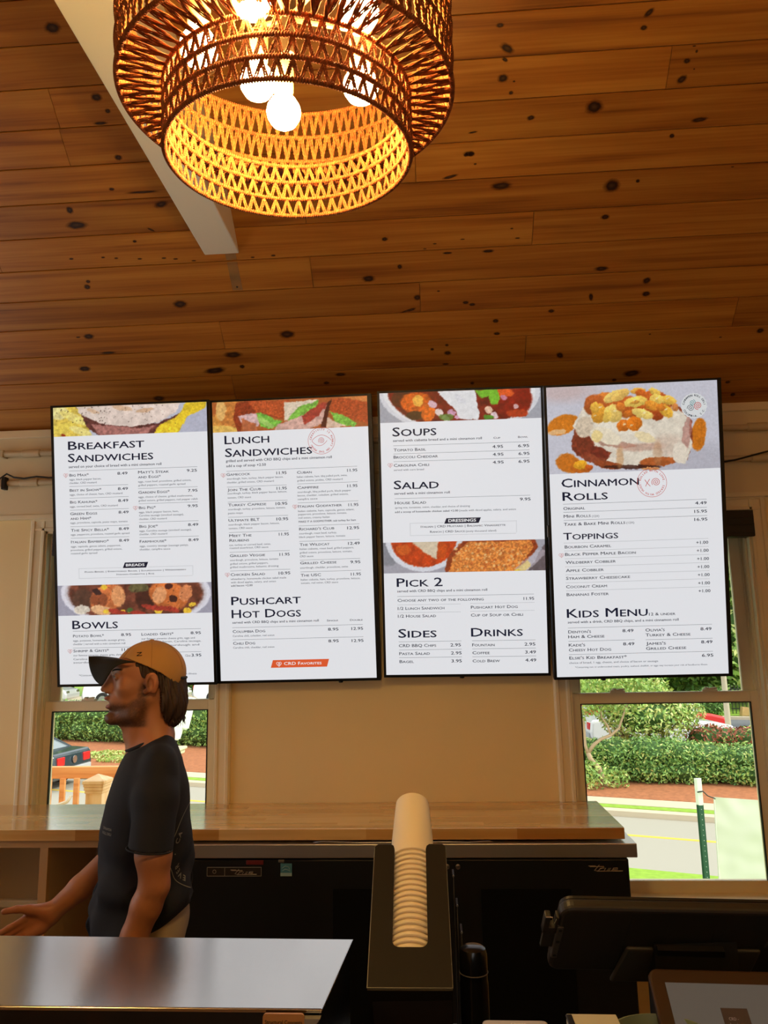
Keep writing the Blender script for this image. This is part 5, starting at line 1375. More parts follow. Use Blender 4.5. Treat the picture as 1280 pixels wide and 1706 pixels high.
def pic_egg_sandwich(q):
    p = Paint(q, 330, 66, (196, 198, 212))
    p.ell(120, 180, 130, 110, (226, 196, 84), tex=.5, sc=16); p.ell(60, 120, 60, 40, (238, 224, 150), tex=.4); p.ell(150, 150, 90, 24, (246, 226, 130), 25, tex=.3)
    p.ell(80, 210, 90, 26, (240, 214, 92), -15); p.ell(190, 230, 70, 22, (250, 232, 140), 20)
    p.poly([(190, 120), (330, 170), (620, 190), (780, 120), (800, 170), (600, 262), (300, 262), (220, 200)], (98, 52, 48), tex=.6, sc=12)
    p.poly([(250, 190), (520, 215), (620, 200), (560, 262), (300, 262)], (176, 116, 108), tex=.5, sc=10)
    p.poly([(600, 262), (640, 200), (740, 150), (800, 60), (920, 55), (880, 130), (740, 262)], (242, 206, 50), tex=.3, sc=26)
    p.poly([(740, 262), (800, 150), (920, 90), (930, 262)], (190, 192, 210), tex=.06)
    p.poly([(150, 60), (190, 130), (300, 185), (470, 205), (620, 185), (740, 120), (770, 50)], (230, 212, 200), tex=.18, sc=24)
    p.poly([(345, 80), (325, 190), (480, 205), (640, 180), (740, 120), (770, 50)], (236, 216, 204), tex=.22, sc=30)
    p.ell(430, 95, 60, 14, (214, 166, 120), 10, a=.6); p.ell(560, 110, 50, 12, (212, 160, 112), -8, a=.6); p.ell(260, 110, 40, 12, (216, 170, 126), 20, a=.6)
    p.dots(90, (180, 60, 740, 190), (1.2, 3), (62, 44, 38), seed=3); p.dots(14, (50, 90, 200, 240), (2, 4), (66, 52, 40), seed=5)
    p.ell(85, 252, 12, 8, (170, 60, 30)); return p
def pic_shrimp_bowl(q):
    p = Paint(q, 330, 66, (168, 166, 182))
    p.ell(500, 1150, 435, 190, (232, 230, 240), wa=0, tex=.03, soft=.02); p.ell(500, 1150, 412, 178, (214, 208, 214), wa=0, tex=.05, soft=.02); p.ell(500, 1150, 392, 170, (112, 60, 44), wa=2, tex=.7, sc=22, soft=.05)
    p.ell(190, 1190, 60, 60, (92, 60, 46), tex=.5); p.ell(190, 1245, 46, 26, (226, 214, 196), tex=.3); p.ell(560, 1170, 60, 70, (74, 38, 30), tex=.5)
    p.ell(340, 1180, 105, 76, (216, 120, 66), -20, tex=.35, sc=24, hi=.12); p.ell(290, 1190, 50, 44, (150, 78, 46), -10, tex=.3); p.ell(400, 1170, 40, 60, (240, 176, 120), -10, a=.7); p.ell(300, 1248, 60, 26, (238, 184, 134), 10)
    p.ell(690, 1165, 115, 82, (214, 116, 58), 20, tex=.35, sc=24, hi=.12); p.ell(640, 1160, 40, 50, (240, 172, 120), 10, a=.8); p.ell(720, 1180, 24, 20, (70, 36, 30)); p.ell(690, 1110, 22, 16, (86, 40, 34)); p.ell(275, 1145, 26, 16, (60, 36, 36), 20)
    p.ell(790, 1150, 36, 50, (226, 140, 90), 20); p.ell(520, 1120, 60, 26, (104, 96, 60), tex=.6)
    for (x, y, r) in ((315, 1118, 20), (330, 1255, 18), (635, 1250, 26), (800, 1250, 24), (830, 1215, 20), (430, 1255, 18), (470, 1255, 12)): p.ell(x, y, r, r * .7, (244, 198, 62), tex=.15)
    for (x, y, w_) in ((400, 1258, 60), (600, 1232, 70), (700, 1240, 60), (520, 1265, 60)): p.ell(x, y, w_, 14, (176, 60, 46), 12, tex=.4)
    p.ell(470, 1248, 20, 12, (70, 104, 52)); p.dots(60, (250, 1100, 830, 1240), (1.5, 3.5), (66, 40, 30), seed=8); return p
def pic_sandwiches(q):
    p = Paint(q, 330, 66, (178, 96, 46))
    p.ell(60, 190, 70, 60, (220, 150, 70), tex=.5); p.ell(120, 120, 70, 90, (206, 128, 60), tex=.5, sc=16); p.ell(70, 110, 30, 60, (240, 196, 120), a=.8); p.ell(90, 220, 90, 24, (236, 190, 96), tex=.3)
    p.poly([(160, 60), (300, 45), (460, 130), (430, 160), (280, 130), (210, 150), (190, 230), (230, 235), (170, 235), (140, 150)], (150, 58, 30), tex=.55, sc=8)
    p.poly([(230, 55), (470, 45), (440, 155), (280, 120)], (190, 84, 42), tex=.55, sc=7)
    p.poly([(170, 140), (280, 120), (300, 190), (260, 235), (190, 180)], (222, 184, 182), tex=.35, sc=12); p.poly([(190, 150), (280, 190), (290, 235), (200, 235)], (196, 110, 70), tex=.4)
    p.poly([(280, 120), (330, 130), (380, 160), (430, 170), (400, 200), (350, 220), (300, 200)], (120, 186, 70), tex=.6, sc=9); p.ell(330, 180, 60, 16, (196, 226, 130), 30, a=.6)
    p.poly([(440, 60), (560, 50), (640, 45), (560, 110), (500, 150), (440, 170)], (228, 210, 186), tex=.25, sc=10)
    p.poly([(470, 150), (520, 90), (640, 45), (620, 100), (520, 150), (460, 180)], (128, 186, 72), tex=.6, sc=8)
    p.poly([(400, 190), (520, 150), (640, 80), (700, 60), (690, 170), (560, 235), (380, 235)], (216, 172, 158), tex=.4, sc=14); p.poly([(540, 140), (660, 60), (700, 60), (640, 140), (560, 190)], (176, 66, 52), tex=.4, sc=10)
    p.poly([(690, 60), (720, 40), (700, 110), (680, 210), (650, 210)], (84, 34, 24), tex=.4)
    p.poly([(720, 40), (925, 20), (925, 190), (790, 150), (700, 110)], (182, 78, 38), tex=.55, sc=7); p.poly([(760, 30), (925, 60), (925, 22)], (232, 150, 80), tex=.3, a=.8)
    p.poly([(700, 110), (790, 140), (860, 190), (840, 205), (740, 190)], (130, 190, 74), tex=.6, sc=8); p.poly([(690, 150), (800, 205), (680, 212)], (230, 196, 172), tex=.3)
    return p
def pic_chili(q):
    p = Paint(q, 330, 66, (170, 172, 182))
    p.ell(470, 60, 455, 250, (222, 222, 228), wa=0, tex=.03, soft=.01); p.ell(470, 60, 430, 232, (238, 238, 240), wa=0, tex=.03, soft=.01); p.ell(470, 60, 402, 222, (120, 34, 18), wa=2, tex=.6, sc=26, soft=.03)
    p.ell(150, 110, 60, 50, (86, 36, 20), tex=.6); p.ell(230, 130, 90, 60, (216, 96, 24), tex=.5, sc=18); p.ell(240, 120, 30, 34, (250, 190, 80), tex=.2, a=.9); p.ell(230, 205, 60, 26, (84, 54, 26), tex=.5); p.ell(300, 190, 40, 50, (230, 110, 30), 20, tex=.4)
    p.ell(770, 110, 110, 100, (140, 32, 16), tex=.5, sc=20); p.ell(720, 70, 60, 26, (226, 92, 36), tex=.3); p.ell(800, 190, 60, 26, (180, 60, 24), tex=.4)
    for (x, y, r, c) in ((325, 140, 26, (226, 186, 196)), (360, 185, 26, (236, 214, 208)), (430, 190, 26, (214, 160, 186)), (400, 222, 24, (240, 226, 226)), (640, 170, 24, (236, 196, 170)), (670, 205, 24, (232, 204, 210)), (725, 98, 20, (206, 130, 150)), (790, 150, 16, (226, 180, 178)), (460, 215, 16, (222, 170, 196))): p.ell(x, y, r, r * .75, c, 30, tex=.25, sc=8)
    p.ell(400, 215, 40, 20, (90, 128, 46), tex=.5, a=.8); p.ell(640, 215, 30, 14, (86, 140, 42), tex=.4)
    p.poly([(340, 50), (370, 90), (440, 160), (480, 225), (580, 225), (585, 180), (570, 110), (560, 50)], (238, 238, 240), tex=.1, sc=30); p.ell(480, 110, 40, 16, (216, 216, 224), 40, a=.6)
    p.poly([(560, 55), (600, 100), (640, 90), (650, 135), (690, 140), (700, 90), (690, 50)], (122, 190, 50), tex=.35, sc=12); return p
def pic_soup_toast(q):
    p = Paint(q, 330, 66, (172, 170, 180))
    p.ell(70, 930, 90, 120, (140, 142, 150), tex=.1); p.ell(275, 900, 215, 180, (224, 226, 234), wa=0, tex=.03, soft=.02); p.ell(275, 895, 186, 160, (196, 66, 18), wa=2, tex=.35, sc=24, soft=.04)
    p.ell(160, 960, 40, 30, (226, 110, 40), a=.7); p.poly([(190, 905), (300, 985), (350, 1010), (360, 905)], (222, 204, 176), tex=.12, soft=8); p.ell(380, 960, 26, 50, (206, 84, 24), a=.8)
    p.poly([(960, 905), (860, 1075), (960, 1080)], (104, 92, 96), tex=.3)
    p.poly([(395, 1082), (410, 1000), (500, 905), (890, 895), (915, 945), (800, 1082)], (150, 62, 26), tex=.3, wa=6)
    p.poly([(420, 1082), (440, 1000), (520, 915), (870, 905), (890, 945), (780, 1082)], (226, 136, 62), tex=.7, sc=7, wa=6)
    p.dots(80, (440, 920, 860, 1070), (3, 8), (250, 206, 140), a=.65, seed=2); p.dots(70, (440, 915, 870, 1075), (3, 9), (176, 84, 36), a=.6, seed=4)
    p.poly([(780, 1080), (860, 1010), (870, 1050), (840, 1078)], (250, 206, 50), tex=.15); p.poly([(780, 1070), (905, 960), (955, 960), (950, 985), (850, 1080)], (214, 204, 214), tex=.2, a=.55); return p
def pic_roll(q):
    p = Paint(q, 380, 198, (206, 206, 218))
    p.ell(100, 100, 200, 60, (206, 176, 170), soft=.9, a=.6, tex=.05); p.ell(850, 480, 260, 90, (170, 168, 178), soft=.9, a=.5, tex=.05)
    p.ell(120, 290, 92, 52, (214, 124, 30), -22, tex=.12, sc=30); p.ell(90, 330, 50, 14, (246, 214, 170), -8, a=.7, tex=.1)
    p.ell(865, 340, 40, 90, (206, 118, 30), 8, tex=.12); p.ell(150, 500, 68, 52, (206, 116, 30), 20, tex=.15); p.ell(220, 530, 60, 24, (190, 100, 26), tex=.2)
    p.poly([(170, 380), (200, 250), (260, 180), (500, 130), (760, 180), (830, 260), (835, 380), (800, 480), (600, 520), (400, 530), (250, 490), (180, 440)], (140, 66, 42), tex=.45, sc=20)
    p.poly([(175, 290), (240, 190), (480, 150), (740, 190), (820, 250), (815, 330), (830, 400), (790, 500), (700, 470), (600, 480), (520, 520), (400, 525), (350, 500), (390, 440), (300, 420), (250, 400), (200, 330)], (232, 222, 204), tex=.16, sc=26)
    p.ell(230, 400, 62, 60, (128, 54, 34), 20, tex=.5, sc=12); p.ell(240, 300, 46, 60, (214, 196, 172), 20, tex=.3); p.ell(320, 440, 60, 30, (120, 46, 32), 20, tex=.5); p.ell(420, 395, 110, 18, (168, 108, 88), 5, a=.6, tex=.4)
    p.ell(560, 410, 120, 22, (176, 122, 104), -4, a=.5, tex=.5, soft=.5); p.ell(700, 400, 90, 60, (206, 178, 160), a=.5, soft=.6, tex=.3); p.ell(640, 490, 100, 26, (176, 92, 44), -4, tex=.3); p.ell(370, 510, 80, 22, (150, 70, 36), 8, tex=.3)
    p.ell(800, 340, 24, 100, (182, 126, 116), 8, a=.7, tex=.3); p.ell(500, 520, 160, 12, (58, 26, 20), a=.8); p.ell(440, 300, 140, 40, (240, 232, 214), 8, tex=.1); p.ell(360, 350, 90, 40, (238, 226, 200), 20, tex=.12); p.ell(560, 330, 70, 30, (240, 230, 212), 14, tex=.1)
    p.ell(570, 355, 60, 26, (238, 220, 176), 20, tex=.1); p.ell(310, 350, 30, 34, (240, 216, 150), tex=.1); p.ell(435, 470, 20, 60, (196, 138, 80), a=.55, tex=.2, soft=.4); p.ell(640, 440, 24, 70, (190, 140, 96), a=.4, soft=.5)
    p.ell(760, 440, 40, 60, (236, 224, 206), tex=.12)
    for (x, y, rx, ry, r, c) in ((350, 150, 60, 40, -20, (206, 120, 50)), (620, 130, 70, 30, 0, (196, 96, 40)), (470, 190, 120, 60, 0, (190, 92, 36)), (620, 200, 100, 50, 0, (188, 90, 34)), (300, 180, 60, 60, 0, (180, 90, 40)),
            (640, 240, 30, 26, 0, (160, 66, 26)), (455, 290, 36, 34, -30, (216, 116, 34)), (515, 280, 42, 42, -50, (224, 122, 30)), (400, 130, 56, 26, -30, (240, 202, 110)), (440, 125, 56, 26, -35, (236, 192, 100)), (535, 100, 44, 18, 0, (232, 170, 70)), (560, 120, 40, 26, 20, (206, 100, 36)), (630, 105, 34, 20, 30, (236, 190, 84)),
            (320, 225, 40, 54, 10, (226, 158, 52)), (300, 190, 26, 30, 0, (236, 180, 70)), (400, 225, 50, 50, -30, (240, 204, 110)), (365, 240, 20, 40, 20, (236, 196, 90)), (700, 150, 46, 26, 10, (238, 188, 78)), (640, 145, 40, 28, 15, (240, 200, 96)), (525, 160, 62, 30, -10, (244, 206, 96)), (520, 162, 26, 10, -10, (206, 146, 60)), (610, 180, 36, 28, 30, (226, 146, 50)),
            (690, 210, 44, 30, 40, (238, 180, 62)), (560, 225, 62, 24, 16, (244, 212, 116)), (660, 190, 26, 20, 0, (220, 130, 44)), (440, 190, 26, 26, 0, (212, 120, 44)), (480, 225, 26, 22, 0, (206, 110, 36)), (740, 190, 18, 22, 0, (206, 130, 70)), (215, 510, 40, 26, -10, (240, 170, 40)), (265, 525, 20, 18, 0, (196, 90, 30)), (600, 530, 50, 8, 0, (214, 150, 90))):
        p.ell(x, y, rx, ry, c, r, soft=.14, tex=.16, sc=10, wa=8, ws=18, hi=.16)
    for (x, y) in ((300, 235), (410, 210), (520, 150), (500, 290), (460, 285), (700, 140), (570, 220), (690, 200), (640, 138), (330, 190)): p.ell(x, y, 10, 4, (252, 236, 190), -20, a=.7, wa=2)
    return p
PICS = [[pic_egg_sandwich, pic_shrimp_bowl], [pic_sandwiches], [pic_chili, pic_soup_toast], [pic_roll]]
PQ = [[(31, 90, 912, 65, 33, 262, 915, 238), (45, 1112, 940, 1086, 51, 1281, 946, 1262)], [(17, 63, 920, 22, 28, 238, 922, 205)],
      [(22, 78, 930, 40, 27, 251, 933, 217), (48, 921, 950, 899, 54, 1091, 955, 1074)], [(30, 86, 968, 37, 45, 562, 980, 525)]]
PN = [['breakfast sandwich picture', 'shrimp bowl picture'], ['toasted sandwich picture'], ['chili bowl picture', 'soup and toast picture'], ['iced cinnamon roll picture']]

def photo_mesh(p, rect, parent, label):
    h, w = p.C.shape[:2]
    x0, x1, y1, y0 = rect
    xs = np.linspace(x0, x1, w); ys = np.linspace(y1, y0, h)
    V = np.zeros((h * w, 3), np.float32)
    V[:, 0] = np.tile(xs, h); V[:, 1] = np.repeat(ys, w); V[:, 2] = 0
    idx = np.arange(h * w).reshape(h, w)
    F = np.stack([idx[1:, :-1], idx[1:, 1:], idx[:-1, 1:], idx[:-1, :-1]], -1).reshape(-1, 4)
    me = bpy.data.meshes.new('food_picture')
    me.vertices.add(len(V)); me.vertices.foreach_set('co', V.ravel())
    me.loops.add(F.size); me.loops.foreach_set('vertex_index', F.ravel().astype(np.int32))
    me.polygons.add(len(F)); me.polygons.foreach_set('loop_start', np.arange(0, F.size, 4, dtype=np.int32)); me.polygons.foreach_set('loop_total', np.full(len(F), 4, np.int32))
    me.update()
    at = me.color_attributes.new('print', 'FLOAT_COLOR', 'POINT')
    c = np.clip(p.C, 0, 255).reshape(-1, 3) / 255
    c = np.where(c <= .04045, c / 12.92, ((c + .055) / 1.055) ** 2.4)
    at.data.foreach_set('color', np.concatenate([c, np.ones((len(c), 1))], 1).astype(np.float32).ravel())
    me.materials.append(M['photo'])
    o = bpy.data.objects.new('food_picture', me); col.objects.link(o); o.parent = parent; o.location = (0, 0, .0005)
    o['label'] = label
    return o

def stroke(mb, pts, w, z):
    """flat ribbon along a polyline"""
    pts = [Vector((p[0], p[1])) for p in pts]
    L_, R_ = [], []
    for i, p in enumerate(pts):
        t = (pts[min(i + 1, len(pts) - 1)] - pts[max(i - 1, 0)]).normalized(); n = Vector((-t.y, t.x)) * w / 2
        L_.append((p.x + n.x, p.y + n.y, z)); R_.append((p.x - n.x, p.y - n.y, z))
    k = len(pts)
    mb.add(L_ + R_, [(k + i, k + i + 1, i + 1, i) for i in range(k - 1)])
def circ(cx, cy, r, n=40, a0=0, a1=360): return [(cx + r * math.cos(math.radians(a0 + (a1 - a0) * i / n)), cy + r * math.sin(math.radians(a0 + (a1 - a0) * i / n))) for i in range(n + 1)]
def spiral(cx, cy, r, turns, n=46, a0=0): return [(cx + r * (i / n) * math.cos(a0 + i / n * turns * 2 * math.pi), cy + r * (i / n) * math.sin(a0 + i / n * turns * 2 * math.pi)) for i in range(n + 1)]
def heart(mb, cx, cy, r, w, z):
    pts = []
    for i in range(29):
        t = 2 * math.pi * i / 28
        pts.append((cx + r * .0625 * 16 * math.sin(t) ** 3, cy + r * .0625 * (13 * math.cos(t) - 5 * math.cos(2 * t) - 2 * math.cos(3 * t) - math.cos(4 * t))))
    stroke(mb, pts, w, z); stroke(mb, spiral(cx + r * .15, cy, r * .55, 1.8, 24), w * .9, z)
def ring_text(mb, s, cx, cy, r, h, a0, a1, z, inward=False):
    """letters set round a circle, clockwise from a0 to a1 degrees"""
    n = len(s)
    for i, ch in enumerate(s):
        if ch == ' ': continue
        a = math.radians(a0 - (a0 - a1) * i / max(1, n - 1))
        m = MB(); put_text(m, ch, 0, 0, 1, h, bold=.02, fitw=False)
        if not m.v: continue
        wd = max(p[0] for p in m.v) / 2; m.v = [(p[0] - wd, p[1], p[2]) for p in m.v]
        Mx = T(cx, cy, z) @ RZ(a + math.pi / 2) @ T(0, -r - h, 0) if inward else T(cx, cy, z) @ RZ(a - math.pi / 2) @ T(0, r, 0)
        mb.add([Mx @ Vector(p) for p in m.v], m.f)

SL_LABEL = ['portrait menu screen headed Breakfast Sandwiches, leftmost of the four, partly behind the man', 'portrait menu screen headed Lunch Sandwiches and Pushcart Hot Dogs', 'portrait menu screen headed Soups, Salad and Pick 2', 'portrait menu screen headed Cinnamon Rolls with a large iced roll picture']
for si, (sx, sy, sz, sr, sw) in enumerate(SCREENS):
    root = empty('menu_screen', (0, 0, 0), SL_LABEL[si], 'screen', 'portrait menu screens on the wall')
    ax = Vector((1, 0, 0)); ay = Vector((0, -math.sin(TILT), math.cos(TILT))); az = ax.cross(ay)
    root.matrix_world = Matrix(((ax.x, ay.x, az.x, sx), (ax.y, ay.y, az.y, sy), (ax.z, ay.z, az.z, sz), (0, 0, 0, 1))) @ RZ(sr)
    hw, hh_ = sw / 2, 1.235 / 2
    lb_, rb_, tb_, bb_ = .011, (.011 if si < 3 else .016), .009, .011
    if si == 1: rb_ = .018
    if si == 2: lb_ = .010; rb_ = .010
    # frame: four rails
    b = MB()
    for (x0, x1, y0, y1) in ((-hw, -hw + lb_, -hh_, hh_), (hw - rb_, hw, -hh_, hh_), (-hw + lb_, hw - rb_, hh_ - tb_, hh_), (-hw + lb_, hw - rb_, -hh_, -hh_ + bb_)):
        b.box((x0, y0, -.03), (x1, y1, 0))
    fr = b.build('frame', M['bezel'], root)
    b = MB(); b.box((-hw, -hh_, -.045), (hw, hh_, -.03), .004); b.box((-hw + .1, -hh_ + .2, -.07), (hw - .1, hh_ - .2, -.045), .006); b.build('back_shell', M['black'], root)
    b = MB(); px = (-.05, .18, -.02, -.16)[si]
    b.lathe([(.010, 0), (.010, .006), (.006, .008)], 14, T(px, -hh_ - .0005, -.012) @ RX(math.pi / 2)); b.build('sensor_bump', M['black'], root)
    b = MB(); b.box((-hw - .004, -.02, -.024), (-hw, .03, -.008)); b.build('side_button', M['edge_grey'], root)
    # bracket arms to the wall
    for bx in (-.12, .12):
        b = MB(); inv = root.matrix_world.inverted()
        p = [root.matrix_world @ Vector((bx, .27, -.068)), root.matrix_world @ Vector((bx, .20, -.068))]
        q_ = [Vector((p[0].x, D - .005, p[0].z)), Vector((p[1].x, D - .005, p[1].z))]
        for a_, c_ in ((p[0], q_[0]), (p[1], q_[1])): b.tube([inv @ a_, inv @ c_], .010, 6)
        b.tube([inv @ q_[0], inv @ q_[1]], .012, 6)
        b.build('bracket_arm', M['black'], root)
    b = MB(); b.box((-hw + lb_ - .001, -hh_ + bb_ - .001, -.006), (hw - rb_ + .001, hh_ - tb_ + .001, -.003))
    pan = b.build('display_panel', M['lcd'], root, label='glowing white menu panel')
    inner = empty('printed_area', (0, 0, 0)) if False else None
    zt = -.0024
    W_, Hx_ = sw, 1.235
    groups = {k: MB() for k in ('heading_lettering', 'subtitle_lettering', 'item_lettering', 'description_lettering', 'divider_rule', 'badge', 'badge_lettering', 'favorites_banner', 'banner_lettering', 'heart_mark', 'stamp_emblem')}
    for r in MENU[si]:
        k = r[0]
        if k in 'HSIPDBKWC':
            _, x, y, w, h, s = r
            x, y, w, h = x / 1e3, y / 1e3, w / 1e3, h / 1e3
            if k == 'H': put_text(groups['heading_lettering'], s, x, y, w, h, bold=.009, sc=True, z=zt)
            elif k == 'S': put_text(groups['subtitle_lettering'], s, x, y, w, h, bold=.009, z=zt)
            elif k == 'B': put_text(groups['subtitle_lettering'], s, x, y, w, h, bold=.012, z=zt)
            elif k in 'IK': put_text(groups['item_lettering'], s, x, y, w, h, bold=.008, sc=True, z=zt)
            elif k == 'P': put_text(groups['item_lettering'], s, x, y, w, h, bold=.010, z=zt)
            elif k == 'D': put_text(groups['description_lettering'], s, x, y, w, h, bold=.004, z=zt)
            elif k == 'W': put_text(groups['badge_lettering'], s.upper(), x, y, w, h, bold=.02, z=zt + .0006)
            elif k == 'C': put_text(groups['banner_lettering'], s, x, y, w, h, bold=.009, sc=True, z=zt + .0006); cbx = (x, y, h)
        elif k in 'LQ':
            x0, y0, x1, y1 = [v / 1e3 for v in r[1:]]
            y = (y0 + y1) / 2; g = groups['divider_rule']
            if k == 'L': g.add([(x0, y - .0007, zt), (x1, y - .0007, zt), (x1, y + .0007, zt), (x0, y + .0007, zt)], [(0, 1, 2, 3)])
            else:
                n = int((x1 - x0) / .0052)
                for i in range(n): xa = x0 + (x1 - x0) * i / n; g.add([(xa, y - .0009, zt), (xa + .0022, y - .0009, zt), (xa + .0022, y + .0009, zt), (xa, y + .0009, zt)], [(0, 1, 2, 3)])
        elif k in 'GR':
            x0, y0, x1, y1 = [v / 1e3 for v in r[1:]]
            g = groups['badge' if k == 'G' else 'favorites_banner']; sk = .010
            g.add([(x0, y0, zt), (x1 , y0, zt), (x1 + sk, y1, zt), (x0 + sk, y1, zt)], [(0, 1, 2, 3)])
        elif k == 'X':
            q = [v / 1e3 for v in r[1:]]; xa, xb = (q[0] + q[6]) / 2, (q[2] + q[4]) / 2; ya, yb = (q[1] + q[3]) / 2, (q[5] + q[7]) / 2
            g = groups['divider_rule']
            for (x0, y0, x1, y1) in ((xa, ya, xb, ya), (xa, yb, xb, yb), (xa, ya, xa, yb), (xb, ya, xb, yb)):
                L_ = math.hypot(x1 - x0, y1 - y0); n = int(L_ / .0052)
                for i in range(n):
                    cx_ = x0 + (x1 - x0) * i / n; cy_ = y0 + (y1 - y0) * i / n
                    if y0 == ya == y1 and groups['badge'].v and min(v[0] for v in groups['badge'].v) - .004 < cx_ < max(v[0] for v in groups['badge'].v): continue
                    g.add([(cx_ - .001, cy_ - .0009, zt - .0001), (cx_ + .001, cy_ - .0009, zt - .0001), (cx_ + .001, cy_ + .0009, zt - .0001), (cx_ - .001, cy_ + .0009, zt - .0001)], [(0, 1, 2, 3)])
        elif k == 'O': heart(groups['heart_mark'], r[1] / 1e3, r[2] / 1e3, r[3] / 1e3, .0012, zt)
        elif k in 'EVY':
            cx, cy, R_ = r[1] / 1e3, r[2] / 1e3, r[3] / 1e3; g = groups['stamp_emblem']
            if k == 'E':
                stroke(g, circ(cx, cy, R_), .0016, zt + .0005)
                ring_text(g, 'CREATIVITY IS ALWAYS ON THE MENU ·', cx, cy, R_ * .76, .0085, 170, -175, zt + .0005)
                stroke(g, spiral(cx, cy, R_ * .24, 2.6), .0018, zt + .0005)
                stroke(g, [(cx - .042 + .084 * i / 20, cy + .024 * math.sin(math.pi * i / 20) ** .8) for i in range(21)], .0018, zt + .0005)
                stroke(g, [(cx - .042 + .066 * i / 20, cy - .022 * math.sin(math.pi * min(1, i / 20)) ** .8) for i in range(21)], .0018, zt + .0005)
            elif k == 'V':
                stroke(g, circ(cx, cy, R_), .0018, zt + .0005)
                ring_text(g, 'ROLLED WITH LOVE. SERVED WITH HUGS. ', cx, cy, R_ * .76, .0085, 165, -190, zt + .0005)
                stroke(g, spiral(cx + R_ * .28, cy + R_ * .02, R_ * .30, 2.6), .0024, zt + .0005)
                stroke(g, [(cx - R_ * .48, cy + R_ * .22), (cx - R_ * .34, cy), (cx - R_ * .12, cy - R_ * .25)], .0024, zt + .0005); stroke(g, [(cx - R_ * .14, cy + R_ * .25), (cx - R_ * .34, cy - R_ * .05), (cx - R_ * .44, cy - R_ * .25)], .0024, zt + .0005)
            else:
                w1 = MB(); n = 44
                w1.add([(cx, cy, .0012)] + [(cx + (R_ if i % 2 else R_ * .95) * math.cos(2 * math.pi * i / n), cy + (R_ if i % 2 else R_ * .95) * math.sin(2 * math.pi * i / n), .0012) for i in range(n)], [(0, i + 1, (i + 1) % n + 1) for i in range(n)])
                w1.build('round_seal', screen_mat('seal_white', srgb(226, 230, 232)), root, recalc=False)
                g3 = MB(); ring_text(g3, 'CINNAMON ROLL DELI', cx, cy, R_ * .74, .0082, 168, 6, .0018)
                ring_text(g3, 'COLUMBIA, S.C.', cx, cy, R_ * .72, .0082, -155, -22, .0018, True); g3.build('seal_lettering', M['ink'], root, recalc=False)
                g4 = MB(); stroke(g4, spiral(cx - R_ * .12, cy + R_ * .25, R_ * .24, 2.2), .0022, .0018); g4.build('swirl_mark', M['teal'], root, recalc=False)
                g4 = MB(); stroke(g4, spiral(cx - R_ * .26, cy - R_ * .18, R_ * .27, 2.2, a0=2), .0022, .0018); g4.build('swirl_mark', M['ink2'], root, recalc=False)
                g4 = MB(); stroke(g4, spiral(cx + R_ * .30, cy, R_ * .31, 2.6, a0=1), .0026, .0018); g4.build('swirl_mark', M['red'], root, recalc=False)
    if si == 1: heart(groups['banner_lettering'], cbx[0] - .022, cbx[1] + .005, .011, .0018, zt + .0006)
    gm = {'heading_lettering': 'ink', 'subtitle_lettering': 'ink', 'item_lettering': 'ink', 'description_lettering': 'ink2', 'divider_rule': 'rule', 'badge': 'navy', 'badge_lettering': 'wtxt', 'favorites_banner': 'orange', 'banner_lettering': 'wtxt', 'heart_mark': 'red', 'stamp_emblem': 'red'}
    for k, g in groups.items():
        if g.f: g.build(k, M[gm[k]], pan, recalc=False, kind='stuff' if len(g.f) > 60 or k == 'heading_lettering' else None)
    for j, (fn, q) in enumerate(zip(PICS[si], PQ[si])):
        pr_ = [v / 1e3 for v in PHOTOS[si][j]]
        x0, x1 = -hw + lb_, hw - rb_
        y1, y0 = (pr_[1] + pr_[3]) / 2, (pr_[5] + pr_[7]) / 2
        if j == 0: y1 = hh_ - tb_
        o = photo_mesh(_fin(fn(q)), (x0, x1, y1, y0), pan, PN[si][j]); o.location = (0, 0, -.0026)
